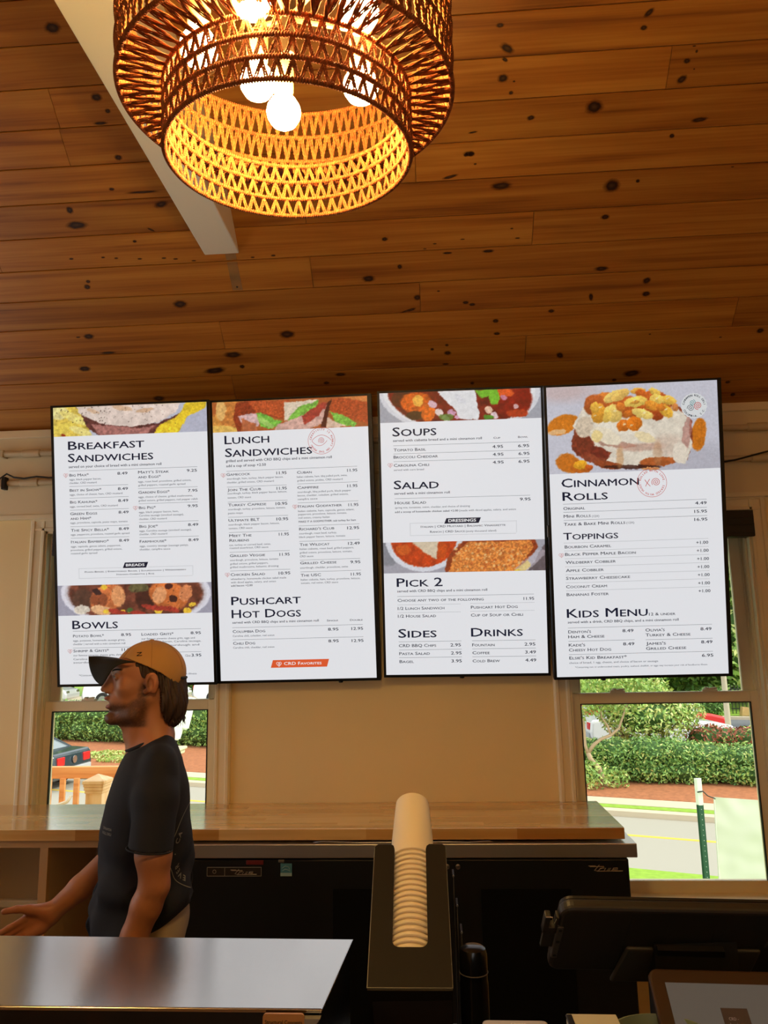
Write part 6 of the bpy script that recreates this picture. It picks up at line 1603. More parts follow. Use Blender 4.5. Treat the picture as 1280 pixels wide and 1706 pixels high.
# ================================================================== THE MAN BEHIND THE COUNTER
class Field:
    """implicit solid on a rectilinear grid, smooth unions, surface nets"""
    def __init__(s, xs, ys, zs):
        s.x, s.y, s.z = [np.asarray(a, np.float32) for a in (xs, ys, zs)]
        s.F = np.full((len(xs), len(ys), len(zs)), 0.5, np.float32)
    def _blk(s, lo, hi, m):
        out = []
        for a, l, h in zip((s.x, s.y, s.z), lo, hi):
            i0 = max(0, int(np.searchsorted(a, l - m)) - 1); i1 = min(len(a), int(np.searchsorted(a, h + m)) + 2); out.append(slice(i0, i1))
        sx, sy, sz = out
        return (sx, sy, sz), s.x[sx][:, None, None], s.y[sy][None, :, None], s.z[sz][None, None, :]
    def _mix(s, sl, d, k, sub):
        A = s.F[sl]
        if sub:
            d = -d
            if k > 0:
                h = np.clip(.5 - .5 * (d - A) / k, 0, 1); s.F[sl] = A * h + d * (1 - h) + k * h * (1 - h)
            else: s.F[sl] = np.maximum(A, d)
        elif k > 0:
            h = np.clip(.5 + .5 * (A - d) / k, 0, 1); s.F[sl] = A * (1 - h) + d * h - k * h * (1 - h)
        else: s.F[sl] = np.minimum(A, d)
    def ell(s, c, r, k=.01, sub=False, rot=None):
        m = .03 + k; R_ = max(r) if rot is not None else None
        lo = [c[i] - (R_ or r[i]) for i in range(3)]; hi = [c[i] + (R_ or r[i]) for i in range(3)]
        sl, X, Y, Z = s._blk(lo, hi, m)
        dx, dy, dz = X - c[0], Y - c[1], Z - c[2]
        if rot is not None:
            Rm = np.array(rot.to_3x3()).T
            dx, dy, dz = (Rm[i, 0] * dx + Rm[i, 1] * dy + Rm[i, 2] * dz for i in range(3))
        q = np.sqrt((dx / r[0]) ** 2 + (dy / r[1]) ** 2 + (dz / r[2]) ** 2)
        g = np.sqrt((dx / r[0] ** 2) ** 2 + (dy / r[1] ** 2) ** 2 + (dz / r[2] ** 2) ** 2) + 1e-9
        s._mix(sl, q * (q - 1) / g, k, sub); return s
    def cap(s, a, b, ra, rb, k=.01, sub=False):
        a, b = np.array(a, float), np.array(b, float)
        rm = max(ra, rb); sl, X, Y, Z = s._blk(np.minimum(a, b) - rm, np.maximum(a, b) + rm, .03 + k)
        d = b - a; L2 = d @ d
        t = np.clip(((X - a[0]) * d[0] + (Y - a[1]) * d[1] + (Z - a[2]) * d[2]) / L2, 0, 1)
        D_ = np.sqrt((X - a[0] - t * d[0]) ** 2 + (Y - a[1] - t * d[1]) ** 2 + (Z - a[2] - t * d[2]) ** 2)
        s._mix(sl, D_ - (ra + (rb - ra) * t), k, sub); return s
    def fn(s, f, lo, hi, k=0, sub=False):
        sl, X, Y, Z = s._blk(lo, hi, .03); s._mix(sl, f(X, Y, Z).astype(np.float32), k, sub); return s
    def clip(s, f):
        s.F = np.maximum(s.F, f(s.x[:, None, None], s.y[None, :, None], s.z[None, None, :])); return s
    def mesh(s, name, mats, parent, colour=None, smooth_it=1):
        F = s.F; S = F < 0
        nx, ny, nz = F.shape
        C = np.zeros((nx - 1, ny - 1, nz - 1), np.uint8)
        for a in (0, 1):
            for b in (0, 1):
                for c in (0, 1): C += S[a:nx - 1 + a, b:ny - 1 + b, c:nz - 1 + c]
        act = (C > 0) & (C < 8); I, J, K = np.nonzero(act)
        idx = np.full(act.shape, -1, np.int64); idx[I, J, K] = np.arange(len(I))
        P = np.zeros((len(I), 3)); W = np.zeros(len(I))
        ax = (s.x, s.y, s.z)
        cs = [(a, b, c) for a in (0, 1) for b in (0, 1) for c in (0, 1)]
        for p in cs:
            for d in range(3):
                if p[d]: continue
                q = list(p); q[d] = 1
                f0 = F[I + p[0], J + p[1], K + p[2]]; f1 = F[I + q[0], J + q[1], K + q[2]]
                m = (f0 < 0) != (f1 < 0); t = np.where(m, f0 / (f0 - f1 + 1e-12), 0)
                pos = [ax[e][(I, J, K)[e] + p[e]].astype(float) for e in range(3)]
                pos[d] = pos[d] + t * (ax[d][(I, J, K)[d] + 1] - ax[d][(I, J, K)[d]])
                for e in range(3): P[:, e] += np.where(m, pos[e], 0)
                W += m
        P /= W[:, None]
        Q = []
        for d in range(3):
            a, b = [e for e in range(3) if e != d]
            s0 = [slice(None)] * 3; s1 = [slice(None)] * 3; s0[d] = slice(0, -1); s1[d] = slice(1, None)
            ch = S[tuple(s0)] != S[tuple(s1)]
            g = np.array(np.nonzero(ch)).T
            ok = (g[:, a] > 0) & (g[:, b] > 0) & (g[:, a] < F.shape[a] - 1) & (g[:, b] < F.shape[b] - 1)
            g = g[ok]
            def cell(da, db):
                h = g.copy(); h[:, a] += da; h[:, b] += db; return idx[h[:, 0], h[:, 1], h[:, 2]]
            q = np.stack([cell(-1, -1), cell(0, -1), cell(0, 0), cell(-1, 0)], 1)
            inside = S[g[:, 0], g[:, 1], g[:, 2]]
            flip = inside if d != 1 else ~inside
            q[~flip] = q[~flip][:, ::-1]
            Q.append(q)
        Q = np.concatenate(Q)
        for _ in range(smooth_it):
            acc = np.zeros_like(P); cnt = np.zeros(len(P))
            for a, b in ((0, 1), (1, 2), (2, 3), (3, 0)):
                np.add.at(acc, Q[:, a], P[Q[:, b]]); np.add.at(acc, Q[:, b], P[Q[:, a]]); np.add.at(cnt, Q[:, a], 1); np.add.at(cnt, Q[:, b], 1)
            P = P * .5 + .5 * acc / cnt[:, None]
        me = bpy.data.meshes.new(name)
        me.vertices.add(len(P)); me.vertices.foreach_set('co', P.astype(np.float32).ravel())
        me.loops.add(Q.size); me.loops.foreach_set('vertex_index', Q.ravel().astype(np.int32))
        me.polygons.add(len(Q)); me.polygons.foreach_set('loop_start', np.arange(0, Q.size, 4, dtype=np.int32)); me.polygons.foreach_set('loop_total', np.full(len(Q), 4, np.int32))
        me.polygons.foreach_set('use_smooth', np.ones(len(Q), bool)); me.update()
        if colour is not None:
            c = colour(P); at = me.color_attributes.new('tone', 'FLOAT_COLOR', 'POINT')
            at.data.foreach_set('color', np.concatenate([c, np.ones((len(c), 1))], 1).astype(np.float32).ravel())
        me.materials.append(mats)
        o = bpy.data.objects.new(name, me); col.objects.link(o); o.parent = parent
        return o

def smoothstep(a, b, x): t = np.clip((x - a) / (b - a), 0, 1); return t * t * (3 - 2 * t)
def steps(*segs):
    """segs: (start, end, step)"""
    out = []
    for a, b, h in segs: out += list(np.arange(a, b - h * .5, h))
    return np.array(out + [segs[-1][1]])

MAN = empty('person', (-.87, 2.25, 0), 'man in profile in a tan cap and navy T-shirt, one palm held out', 'person', rot=(0, 0, math.atan2(.371, .928)))
def attr_mat(name, rough, bump=.1, bs_=300, sss=0.0, spec=.5):
    m = mat(name, (1, 1, 1, 1), rough, bump=bump, bscale=bs_, spec=spec)
    N = m.node_tree.nodes; a = N.new('ShaderNodeVertexColor'); a.layer_name = 'tone'
    m.node_tree.links.new(a.outputs['Color'], N['Principled BSDF'].inputs['Base Color'])
    N['Principled BSDF'].inputs['Subsurface Weight'].default_value = sss; N['Principled BSDF'].inputs['Subsurface Radius'].default_value = (.01, .004, .002)
    return m
M['skin'] = attr_mat('skin', .5, .12, 500, .0)
NEAR, FAR = -1, 1     # local y of the side towards the viewer is negative

# ---- body: one continuous skin
B = Field(np.arange(-.47, .20, .0032), np.arange(-.30, .31, .0034), steps((0, .70, .014), (.70, .92, .0032), (.92, 1.36, .0055), (1.36, 1.64, .0027)))
B.ell((.016, 0, 1.524), (.093, .073, .090), .0)
B.ell((-.030, 0, 1.545), (.058, .062, .052), .02)
B.ell((-.034, 0, 1.470), (.054, .056, .078), .02)
for s in (-1, 1):
    B.cap((.005, s * .055, 1.462), (-.028, s * .044, 1.418), .018, .017, .018)
    B.cap((-.028, s * .044, 1.418), (-.082, s * .012, 1.405), .017, .014, .016)
    B.ell((-.048, s * .043, 1.497), (.026, .022, .024), .018)
    B.cap((-.078, s * .012, 1.545), (-.062, s * .046, 1.545), .0105, .009, .012)
B.ell((-.088, 0, 1.4085), (.019, .021, .018), .012)
B.ell((-.074, 0, 1.458), (.029, .032, .032), .014)
B.cap((-.086, 0, 1.533), (-.109, 0, 1.496), .0060, .0078, .010)
B.ell((-.1115, 0, 1.4905), (.0098, .0095, .0085), .006)
for s in (-1, 1): B.ell((-.1015, s * .0105, 1.4850), (.0095, .0065, .0072), .005)
for s in (-1, 1): B.ell((-.1035, s * .0062, 1.4785), (.0042, .0030, .0040), .002, True)
B.ell((-.0985, 0, 1.4655), (.0125, .022, .0062), .004)
B.ell((-.0930, 0, 1.4405), (.0130, .020, .0072), .004)
B.ell((-.1000, 0, 1.4530), (.0230, .0185, .0048), .003, True)
B.ell((-.1090, 0, 1.4265), (.0100, .020, .0060), .006, True)
for s in (-1, 1):
    B.ell((-.0960, s * .0345, 1.5275), (.0125, .0135, .0100), .008, True)
    B.ell((-.0745, s * .0315, 1.5280), (.0130, .0140, .0125), .003)
    B.ell((-.0865, s * .0330, 1.5268), (.0085, .0125, .0031), .0012, True)
B.cap((-.084, 0, 1.540), (-.0925, 0, 1.522), .0090, .0085, .008)
B.cap((-.0925, 0, 1.522), (-.1075, 0, 1.4965), .0085, .0090, .008)
for s in (-1, 1): B.cap((-.080, s * .006, 1.525), (-.094, s * .007, 1.494), .0080, .0095, .008)
# ears
for s in (-1, 1):
    tilt = RY(math.radians(-14)) @ RZ(math.radians(s * 16))
    B.cap((.028, s * .068, 1.506), (.026, s * .078, 1.507), .016, .013, .006); B.ell((.020, s * .0790, 1.507), (.0185, .0080, .0300), .006, rot=tilt)
    B.ell((.016, s * .0872, 1.508), (.0095, .0078, .0170), .002, True, rot=tilt)
    for k in range(9):
        a0, a1 = math.radians(-70 + k * 28), math.radians(-70 + (k + 1) * 28)
        if k < 8: B.cap((.021 - .0155 * math.sin(-a0) * -1, s * .0840, 1.508 + .0265 * math.cos(a0)), (.021 - .0155 * math.sin(-a1) * -1, s * .0840, 1.508 + .0265 * math.cos(a1)), .0034, .0034, .003)
    B.ell((.004, s * .0775, 1.4830), (.0085, .0055, .0090), .005)
    B.ell((.001, s * .0785, 1.507), (.0050, .0040, .0070), .003)
# neck, shoulders, trunk
B.cap((.022, 0, 1.462), (.026, 0, 1.300), .0555, .0600, .022)
for s in (-1, 1):
    B.cap((-.005, s * .042, 1.455), (-.026, s * .012, 1.325), .015, .012, .02)
    B.cap((.045, s * .020, 1.350), (.040, s * .120, 1.262), .040, .030, .03)
B.cap((-.046, 0, 1.408), (-.004, 0, 1.335), .026, .034, .02); B.ell((-.041, 0, 1.352), (.010, .010, .013), .015)
B.ell((.025, 0, 1.17), (.095, .145, .16), .04); B.ell((.020, 0, .98), (.095, .135, .16), .05); B.ell((.020, 0, .86), (.100, .145, .10), .05)
for s in (-1, 1):
    B.cap((.025, s * .085, .84), (.02, s * .095, .47), .080, .052, .03); B.cap((.02, s * .095, .47), (.045, s * .10, .09), .054, .036, .02)
    B.ell((.00, s * .10, .055), (.10, .040, .040), .02)
# near arm hanging, forearm a little forward, relaxed hand
B.cap((.046, -.160, 1.245), (.036, -.222, 1.075), .036, .046, .03)
B.cap((.036, -.222, 1.075), (.041, -.224, .998), .046, .0375, .012)
B.cap((.041, -.224, .998), (.022, -.220, .950), .0385, .0390, .012)
B.cap((.022, -.220, .950), (-.004, -.214, .880), .0385, .0340, .012)
B.cap((-.004, -.214, .880), (-.045, -.200, .775), .0340, .0250, .012)
def finger(p, dirs, lens, r0, r1, k=.004):
    p = np.array(p, float); n = len(lens)
    for i, (d, l) in enumerate(zip(dirs, lens)):
        d = np.array(d, float); d /= np.linalg.norm(d); q = p + d * l
        ra = r0 + (r1 - r0) * i / n; rb_ = r0 + (r1 - r0) * (i + 1) / n
        B.cap(p, q, ra, rb_, k if i else .007); p = q
B.ell((-.062, -.192, .725), (.018, .038, .050), .014, rot=RY(math.radians(18)))
for i, (yo, l) in enumerate(((-.222, .9), (-.203, 1.0), (-.184, .95), (-.166, .75))):
    finger((-.075, yo, .690), [(-.45, 0, -.9), (-.1, 0, -1), (.35, 0, -.95)], [.040 * l, .026 * l, .022 * l], .0088, .0068)
finger((-.060, -.222, .745), [(-.7, -.2, -.7), (-.6, .1, -.8)], [.036, .028], .0105, .0082)
# far arm: elbow bent, forearm reaching out, palm up
B.cap((.030, .160, 1.245), (-.005, .215, 1.040), .036, .044, .03)
B.cap((-.005, .215, 1.040), (-.065, .215, .972), .045, .044, .02)
B.cap((-.065, .215, .972), (-.160, .207, .897), .0440, .0365, .012)
B.cap((-.160, .207, .897), (-.240, .200, .836), .0355, .0265, .012)
B.ell((-.240, .200, .833), (.026, .021, .031), .014)
ua = math.atan2(-.055, .068)
hr = RY(-math.radians(-27))
B.ell((-.276, .198, .822), (.047, .0155, .040), .016, rot=RY(math.radians(-30)))
B.cap((-.252, .192, .846), (-.296, .182, .858), .0185, .0150, .012)                 # ball of the thumb
B.cap((-.262, .194, .800), (-.300, .190, .785), .0160, .0130, .012)
finger((-.296, .182, .859), [(-.96, -.10, .16), (-.97, .1, -.10)], [.034, .036], .0125, .0082, .006)
FG = [((-.308, .192, .832), [(-.92, -.10, -.42), (-.90, -.25, -.38), (-.86, -.45, -.30)], [.046, .028, .022], .0098, .0072),
      ((-.310, .196, .814), [(-.93, -.10, -.46), (-.90, -.28, -.40), (-.84, -.50, -.30)], [.050, .031, .024], .0100, .0074),
      ((-.303, .198, .796), [(-.90, -.12, -.50), (-.88, -.32, -.42), (-.80, -.55, -.30)], [.046, .029, .023], .0095, .0070),
      ((-.292, .197, .780), [(-.86, -.15, -.56), (-.84, -.36, -.46), (-.78, -.58, -.30)], [.038, .023, .020], .0085, .0062)]
for p, d, l, a, b_ in FG: finger(p, d, l, a, b_, .005)

def skin_col(P):
    base = np.array(srgb(172, 113, 80)[:3]); n = len(P)
    c = np.tile(base, (n, 1)); x, y, z = P[:, 0], P[:, 1], P[:, 2]
    head = smoothstep(1.37, 1.40, z)
    # jaw stubble, moustache
    st_ = smoothstep(1.462, 1.438, z - .62 * np.clip(x + .045, -.0, .06) * 1 + .0) * smoothstep(.022, -.004, x) * smoothstep(1.378, 1.388, z)
    mo = np.exp(-((z - 1.473) / .006) ** 2) * smoothstep(-.085, -.098, x) * smoothstep(.030, .020, np.abs(y))
    side = smoothstep(.024, .004, np.abs(x - .002 + (1.50 - z) * .25)) * smoothstep(1.435, 1.445, z) * smoothstep(1.53, 1.50, z) * smoothstep(.045, .055, np.abs(y)) * .9
    lipm = (np.exp(-((z - 1.4655) / .0042) ** 2) + np.exp(-((z - 1.4405) / .0055) ** 2)) * smoothstep(-.088, -.096, x) * smoothstep(.024, .018, np.abs(y))
    nse = np.array([mnoise.noise(Vector((a * 260, b * 260, c_ * 260))) if h > 0 else 0 for a, b, c_, h in zip(x, y, z, head)])
    f = np.clip((np.maximum(st_, np.maximum(mo, side)) * (1 + nse * .4)), 0, 1)[:, None] * .88
    c = c * (1 - f) + np.array(srgb(74, 46, 32)[:3]) * f
    lp = np.clip(lipm, 0, 1)[:, None] * .7
    c = c * (1 - lp) + np.array(srgb(168, 88, 78)[:3]) * lp
    # hands a touch redder, cheeks and ears too
    rd = (smoothstep(-.22, -.26, x) * .5 + smoothstep(.070, .080, np.abs(y)) * head * .35)[:, None]
    c = c * (1 - rd * .3) + np.array(srgb(200, 110, 84)[:3]) * rd * .3
    return c
body = B.mesh('body', M['skin'], MAN, skin_col, 1)
# eyes, teeth, brows
from mathutils.bvhtree import BVHTree
skin_bv = BVHTree.FromPolygons([v.co.copy() for v in body.data.vertices], [tuple(p.vertices) for p in body.data.polygons])
def on_skin(x, y, z, off=.0004):
    d = Vector((.6, -.55 * (1 if y > 0 else -1), 0)).normalized()
    h = skin_bv.ray_cast(Vector((x, y, z)) - d * .06, d, .2)
    return h[0] - d * off if h[0] is not None else Vector((x, y, z))
M['eye'] = mat('eye_white', srgb(150, 140, 130), .3); M['iris'] = mat('iris', srgb(58, 42, 30), .15)
for s in (-1, 1):
    b = MB(); b.lathe([(.0113 * math.sin(math.pi * k / 14) + .00001, -.0113 * math.cos(math.pi * k / 14)) for k in range(15)], 20, T(-.0745, s * .0315, 1.5278)); b.build('eye', M['eye'], MAN, smooth=True)
    b = MB(); b.lathe([(.0064, -.0004), (.0046, .0010), (.00001, .0017)], 18, T(-.0745 - .0100, s * .0315, 1.5278) @ RY(-math.pi / 2)); b.build('iris', M['iris'], MAN, smooth=True)
    b = MB(); b.tube([(-.0868, s * .0215, 1.5283), (-.0885, s * .0275, 1.5305), (-.0872, s * .0350, 1.5305), (-.0800, s * .0430, 1.5278)], [.0006, .0011, .0011, .0007], 5); b.build('eyelashes', M['iris'], MAN, smooth=True)
    b = MB()
    for k in range(46):
        t = k / 45; x = -.090 + .034 * t ** 1.6; y = s * (.014 + .036 * t); z = 1.5455 + .0045 * math.sin(t * 2.2) - .002
        b.tube([on_skin(x, y, z - .0022), on_skin(x + .0012, y + s * .0030, z + .0022)], [.0007, .0003], 4)
    b.build('eyebrow', mat('brow_brown', srgb(50, 32, 22), .8), MAN, kind='stuff')
for k in range(6):
    b = MB(); y = (k - 2.5) * .0056; b.box((-.0975 + abs(y) * .25, y - .0026, 1.4545), (-.0925 + abs(y) * .25, y + .0026, 1.4605), .001); b.build('tooth', mat('tooth', srgb(236, 228, 214), .25) if k == 0 else bpy.data.materials['tooth'], MAN)

# ---- hair
hx = np.interp
H = Field(np.arange(-.06, .16, .0024), np.arange(-.10, .101, .0024), np.arange(1.34, 1.60, .0024))
H.ell((.034, 0, 1.500), (.086, .0800, .085), .0); H.ell((.006, 0, 1.535), (.070, .0775, .070), .01); H.ell((.072, 0, 1.425), (.046, .068, .052), .03); H.ell((.062, 0, 1.455), (.058, .076, .055), .03)
def hair_clip(X, Y, Z):
    xb = np.interp(Z, [1.34, 1.383, 1.425, 1.470, 1.487, 1.508, 1.522, 1.565, 1.60], [.086, .070, .054, .046, .046, .040, -.004, -.026, -.03])
    return (xb + .004 * np.sin(Z * 900 + Y * 300) * (Z < 1.48)) - X
H.clip(hair_clip)
ang = lambda Y, X: np.arctan2(Y, X - .03)
H.F += (.0020 * np.sin(ang(H.y[None, :, None], H.x[:, None, None]) * 46 + 22 * H.z[None, None, :] * 3) + .0022 * np.sin(ang(H.y[None, :, None], H.x[:, None, None]) * 19 - 50 * H.z[None, None, :])).astype(np.float32)
H.clip(lambda X, Y, Z: (Z - np.interp(X, [-.10, -.051, -.025, .009, .044, .076, .096, .103, .112], [1.586, 1.584, 1.575, 1.561, 1.543, 1.520, 1.504, 1.56, 1.60])) * 1.0)
H.clip(lambda X, Y, Z: (1.372 + .010 * np.sin(ang(Y, X) * 17) + .006 * np.sin(ang(Y, X) * 41)) - Z)
M['hair'] = mat('hair_brown', srgb(54, 34, 23), .55, var=.45, scale=1, bump=.6, bscale=1)
for nd in M['hair'].node_tree.nodes:
    if nd.type == 'MAPPING': nd.inputs['Scale'].default_value = (380, 380, 26)
H.mesh('hair', M['hair'], MAN)
b = MB(); rg = random.Random(9)
for k in range(150):
    a = rg.uniform(-1.35, 1.35); r_ = .05 + .008 * rg.random()
    x = .068 + math.cos(a) * .046; y = math.sin(a) * .064; z = 1.412 + rg.uniform(-.012, .05)
    L_ = rg.uniform(.012, .026)
    b.tube([(x, y, z), (x + .004 + rg.uniform(-.002, .004), y * 1.03, z - L_ * .6), (x + .003 + rg.uniform(-.004, .008), y * 1.02, z - L_)], [.0012, .0009, .0002], 4)
b.build('hair_wisps', M['hair'], MAN, kind='stuff')

# ---- cap
M['cap_tan'] = mat('cap_tan', srgb(190, 142, 84), .8, var=.05, scale=30, bump=.25, bscale=700)
M['cap_black'] = mat('cap_black', srgb(15, 14, 15), .75, bump=.2, bscale=600)
K = Field(np.arange(-.11, .15, .0024), np.arange(-.105, .106, .0024), np.arange(1.47, 1.65, .0024))
K.ell((.018, 0, 1.5335), (.1035, .0860, .0965), 0)
cap_edge = lambda X: np.interp(X, [-.10, -.082, -.051, -.025, .009, .044, .076, .096, .108, .13], [1.580, 1.5815, 1.578, 1.568, 1.5535, 1.5355, 1.513, 1.497, 1.515, 1.53])
K.clip(lambda X, Y, Z: (cap_edge(X) - Z) * .8)
K.ell((.018, 0, 1.5335), (.0990, .0815, .0920), 0, True)
capo = K.mesh('cap_crown', M['cap_tan'], MAN)
def cap_pt(a, t, off=.0006):
    """a: azimuth, t: elevation on the crown"""
    return Vector((.018 + (.1035 + off) * math.cos(t) * math.cos(a), (.0860 + off) * math.cos(t) * math.sin(a), 1.5335 + (.0965 + off) * math.sin(t)))
b = MB()
for k in range(6):
    a = math.radians(30 + 60 * k); pts = []
    for i in range(22):
        t = math.radians(90 - i * 4); p = cap_pt(a, t)
        if p.z < float(cap_edge(p.x)) + .001: break
        pts.append(p)
    if len(pts) > 2: b.tube(pts, .0006, 5)
b.build('cap_seam', mat('cap_thread', srgb(150, 108, 62), .8), capo, kind='stuff')
b = MB(); b.lathe([(.007, 0), (.006, .003), (.0001, .0042)], 16, T(.018, 0, 1.6298)); b.build('cap_button', M['cap_tan'], capo, smooth='auto')
b = MB(); nu, nv = 14, 30; vs = []
for off in (0, -.0028):
    for i in range(nu + 1):
        for j in range(nv + 1):
            u = i / nu; v = -1 + 2 * j / nv; av = abs(v)
            rx_, ry_, rz_ = -.083 + .055 * av ** 2.2, .079 * math.sin(v * math.pi / 2), 1.5815 - .0125 * av ** 2
            ph_ = av * math.pi / 2; ex, ey, ez = -.158 + .046 * (1 - math.cos(ph_)), .074 * v, 1.5870 - .0780 * math.sin(ph_) ** 1.25
            w = u ** (1.5 + 2.2 * av)
            z = rz_ + (ez - rz_) * w + (.003 * math.sin(math.pi * u)) * (1 - av)
            vs.append((rx_ + (ex - rx_) * u, ry_ + (ey - ry_) * u, z + off))
n1 = (nu + 1) * (nv + 1); fs = []
for i in range(nu):
    for j in range(nv):
        a = i * (nv + 1) + j; q = (a, a + 1, a + nv + 2, a + nv + 1); fs.append(q); fs.append(tuple(n1 + k for k in reversed(q)))
for j in range(nv): fs.append((nu * (nv + 1) + j, nu * (nv + 1) + j + 1, n1 + nu * (nv + 1) + j + 1, n1 + nu * (nv + 1) + j))
for i in range(nu):
    for j in (0, nv): a = i * (nv + 1) + j; c_ = a + nv + 1; fs.append((a, c_, n1 + c_, n1 + a))
b.add(vs, fs); b.build('cap_brim', M['cap_black'], capo, smooth=True)
b = MB()
def crown_xy(x, z, off=.0012):
    q = 1 - ((x - .018) / .1035) ** 2 - ((z - 1.5335) / .0965) ** 2
    return Vector((x, -.0860 * math.sqrt(max(q, 0)) - off, z))
for seg in ([(-.0235, 1.5945), (-.0105, 1.5955)], [(-.0108, 1.5950), (-.0238, 1.5860)], [(-.0238, 1.5858), (-.0095, 1.5868)]):
    b.tube([crown_xy(*seg[0]), crown_xy(*seg[1])], .0011, 5)
b.build('cap_initial', M['cap_black'], capo)
b = MB(); b.tube([cap_pt(math.radians(a), math.radians(-9), .001) for a in range(-34, 35, 4)], .0045, 6); b.build('cap_strap', M['cap_black'], capo)

# ---- T-shirt
S = Field(np.arange(-.16, .20, .004), np.arange(-.31, .311, .004), np.arange(.77, 1.40, .004))
ZT_ = [.77, .83, .852, .871, .907, .948, 1.011, 1.07, 1.13, 1.172, 1.211, 1.24, 1.266, 1.290, 1.31, 1.327, 1.345, 1.365, 1.38]
FX_ = [-.118, -.123, -.127, -.121, -.113, -.108, -.108, -.105, -.101, -.095, -.083, -.074, -.064, -.053, -.042, -.030, -.012, .018, .030]
BX_ = [.140, .144, .147, .149, .152, .155, .151, .147, .144, .141, .137, .130, .121, .115, .107, .100, .088, .078, .050]
HY_ = [.168, .168, .168, .168, .167, .165, .164, .164, .166, .172, .178, .178, .168, .148, .122, .098, .078, .052, .010]
def torso(X, Y, Z):
    fx, bx_, hy = (np.interp(Z, ZT_, t) for t in (FX_, BX_, HY_))
    cx, hx_ = (fx + bx_) / 2, (bx_ - fx) / 2
    q = (np.abs((X - cx) / hx_) ** 2.3 + np.abs(Y / hy) ** 2.3) ** (1 / 2.3)
    wr = .0055 * np.sin(34 * Z + 16 * Y + 7 * X) * smoothstep(1.25, .95, Z) + .0045 * np.sin(23 * X + 61 * Z * np.sign(Y + 1e-6) + 30 * Y) * smoothstep(1.2, .9, Z) + .0032 * np.sin(70 * Y + 12 * Z) * smoothstep(1.1, .85, Z)
    return (q - 1) * np.minimum(hx_, hy) * .9 + wr
S.fn(torso, (-.16, -.31, .77), (.2, .31, 1.40))
for (a, m, e, sg) in (((.048, -.135, 1.288), (.040, -.186, 1.205), (.0255, -.224, 1.055), -1), ((.040, .135, 1.288), (.020, .190, 1.190), (.000, .222, 1.055), 1)):
    S.cap((.048, sg * .035, 1.328), (.047, sg * .150, 1.288), .036, .040, .02); S.cap(a, m, .042, .056, .03); S.cap(m, e, .056, .0585, .02)
# sleeves end with a straight hem; neck and bottom hems cut clean
def hem(X, Y, Z):
    arm = np.abs(Y) - .171
    cut = (1.088 - .12 * (X - .025)) - Z
    return np.where((arm > 0) & (Z < 1.15) & (Z > .9), np.minimum(cut, arm * 3), -1.0)
S.clip(hem)
S.clip(lambda X, Y, Z: Z - (1.3365 + .48 * (X - .012)) - .35 * np.clip(np.abs(Y) - .075, 0, 1))
S.clip(lambda X, Y, Z: (np.interp(X, [-.16, -.02, .04, .10, .145, .16], [.80, .815, .862, .884, .905, .91]) + .003 * np.sin(Y * 40)) - Z)
M['shirt'] = mat('tshirt_navy', srgb(17, 22, 38), .85, var=.06, scale=40, bump=.25, bscale=900)
shirt = S.mesh('t_shirt', M['shirt'], MAN, smooth_it=2)
b = MB()
b.tube([(.018 + .0605 * math.cos(a) * .98, .0625 * math.sin(a), 1.3400 + .48 * (.0605 * math.cos(a) * .98 + .006)) for a in [2 * math.pi * i / 40 for i in range(40)]], .0058, 8, closed=True)
b.build('collar', M['shirt'], shirt, smooth=True)
for sg, cx, cy in ((-1, .0255, -.221), (1, .002, .219)):
    b = MB(); b.tube([(cx + .0580 * math.cos(a), cy + .0565 * math.sin(a), 1.0885 - .12 * (cx + .058 * math.cos(a) - .025)) for a in [2 * math.pi * i / 36 for i in range(36)]], .0024, 6, closed=True)
    b.build('sleeve_hem', M['shirt'], shirt, smooth=True)
# prints wrapped on the cloth
bv = BVHTree.FromPolygons([v.co.copy() for v in shirt.data.vertices], [tuple(p.vertices) for p in shirt.data.polygons])
def wrap(mb, origin, ux, uy, direction):
    out = []
    for (x, y, z) in mb.v:
        p = Vector(origin) + Vector(ux) * x + Vector(uy) * y
        h = bv.ray_cast(p - Vector(direction) * .4, Vector(direction), 1.0)
        out.append(tuple(h[0] - Vector(direction) * .0012) if h[0] is not None else tuple(p))
    mb.v = out; return mb
M['print'] = mat('print_grey', srgb(132, 130, 124), .8)
b = MB()
def dense(pts, n=3):
    o = []
    for p, q in zip(pts[:-1], pts[1:]):
        for i in range(n): o.append((p[0] + (q[0] - p[0]) * i / n, p[1] + (q[1] - p[1]) * i / n))
    return o + [pts[-1]]
Rg = .112
stroke(b, dense(circ(0, 0, Rg, 60, 90, 272)), .0022, 0)
ring_text(b, 'EVER · CA', 0, 0, Rg - .026, .015, 236, 152, 0)
dv = Vector((-.86, .51, 0)).normalized()
wrap(b, (.10, -.035, 1.055), (.40, .916, 0), (0, 0, 1), dv).build('back_print', M['print'], shirt, recalc=False)
b = MB()
put_text(b, 'CINNAMON', 0, .012, .046, .0070, bold=.012); put_text(b, 'ROLL DELI', 0, 0, .046, .0070, bold=.012)
dv = Vector((.62, .78, 0)).normalized()
wrap(b, (-.094, -.075, 1.108), (.78, -.62, 0), (0, 0, 1), dv).build('chest_print', M['print'], shirt, recalc=False)
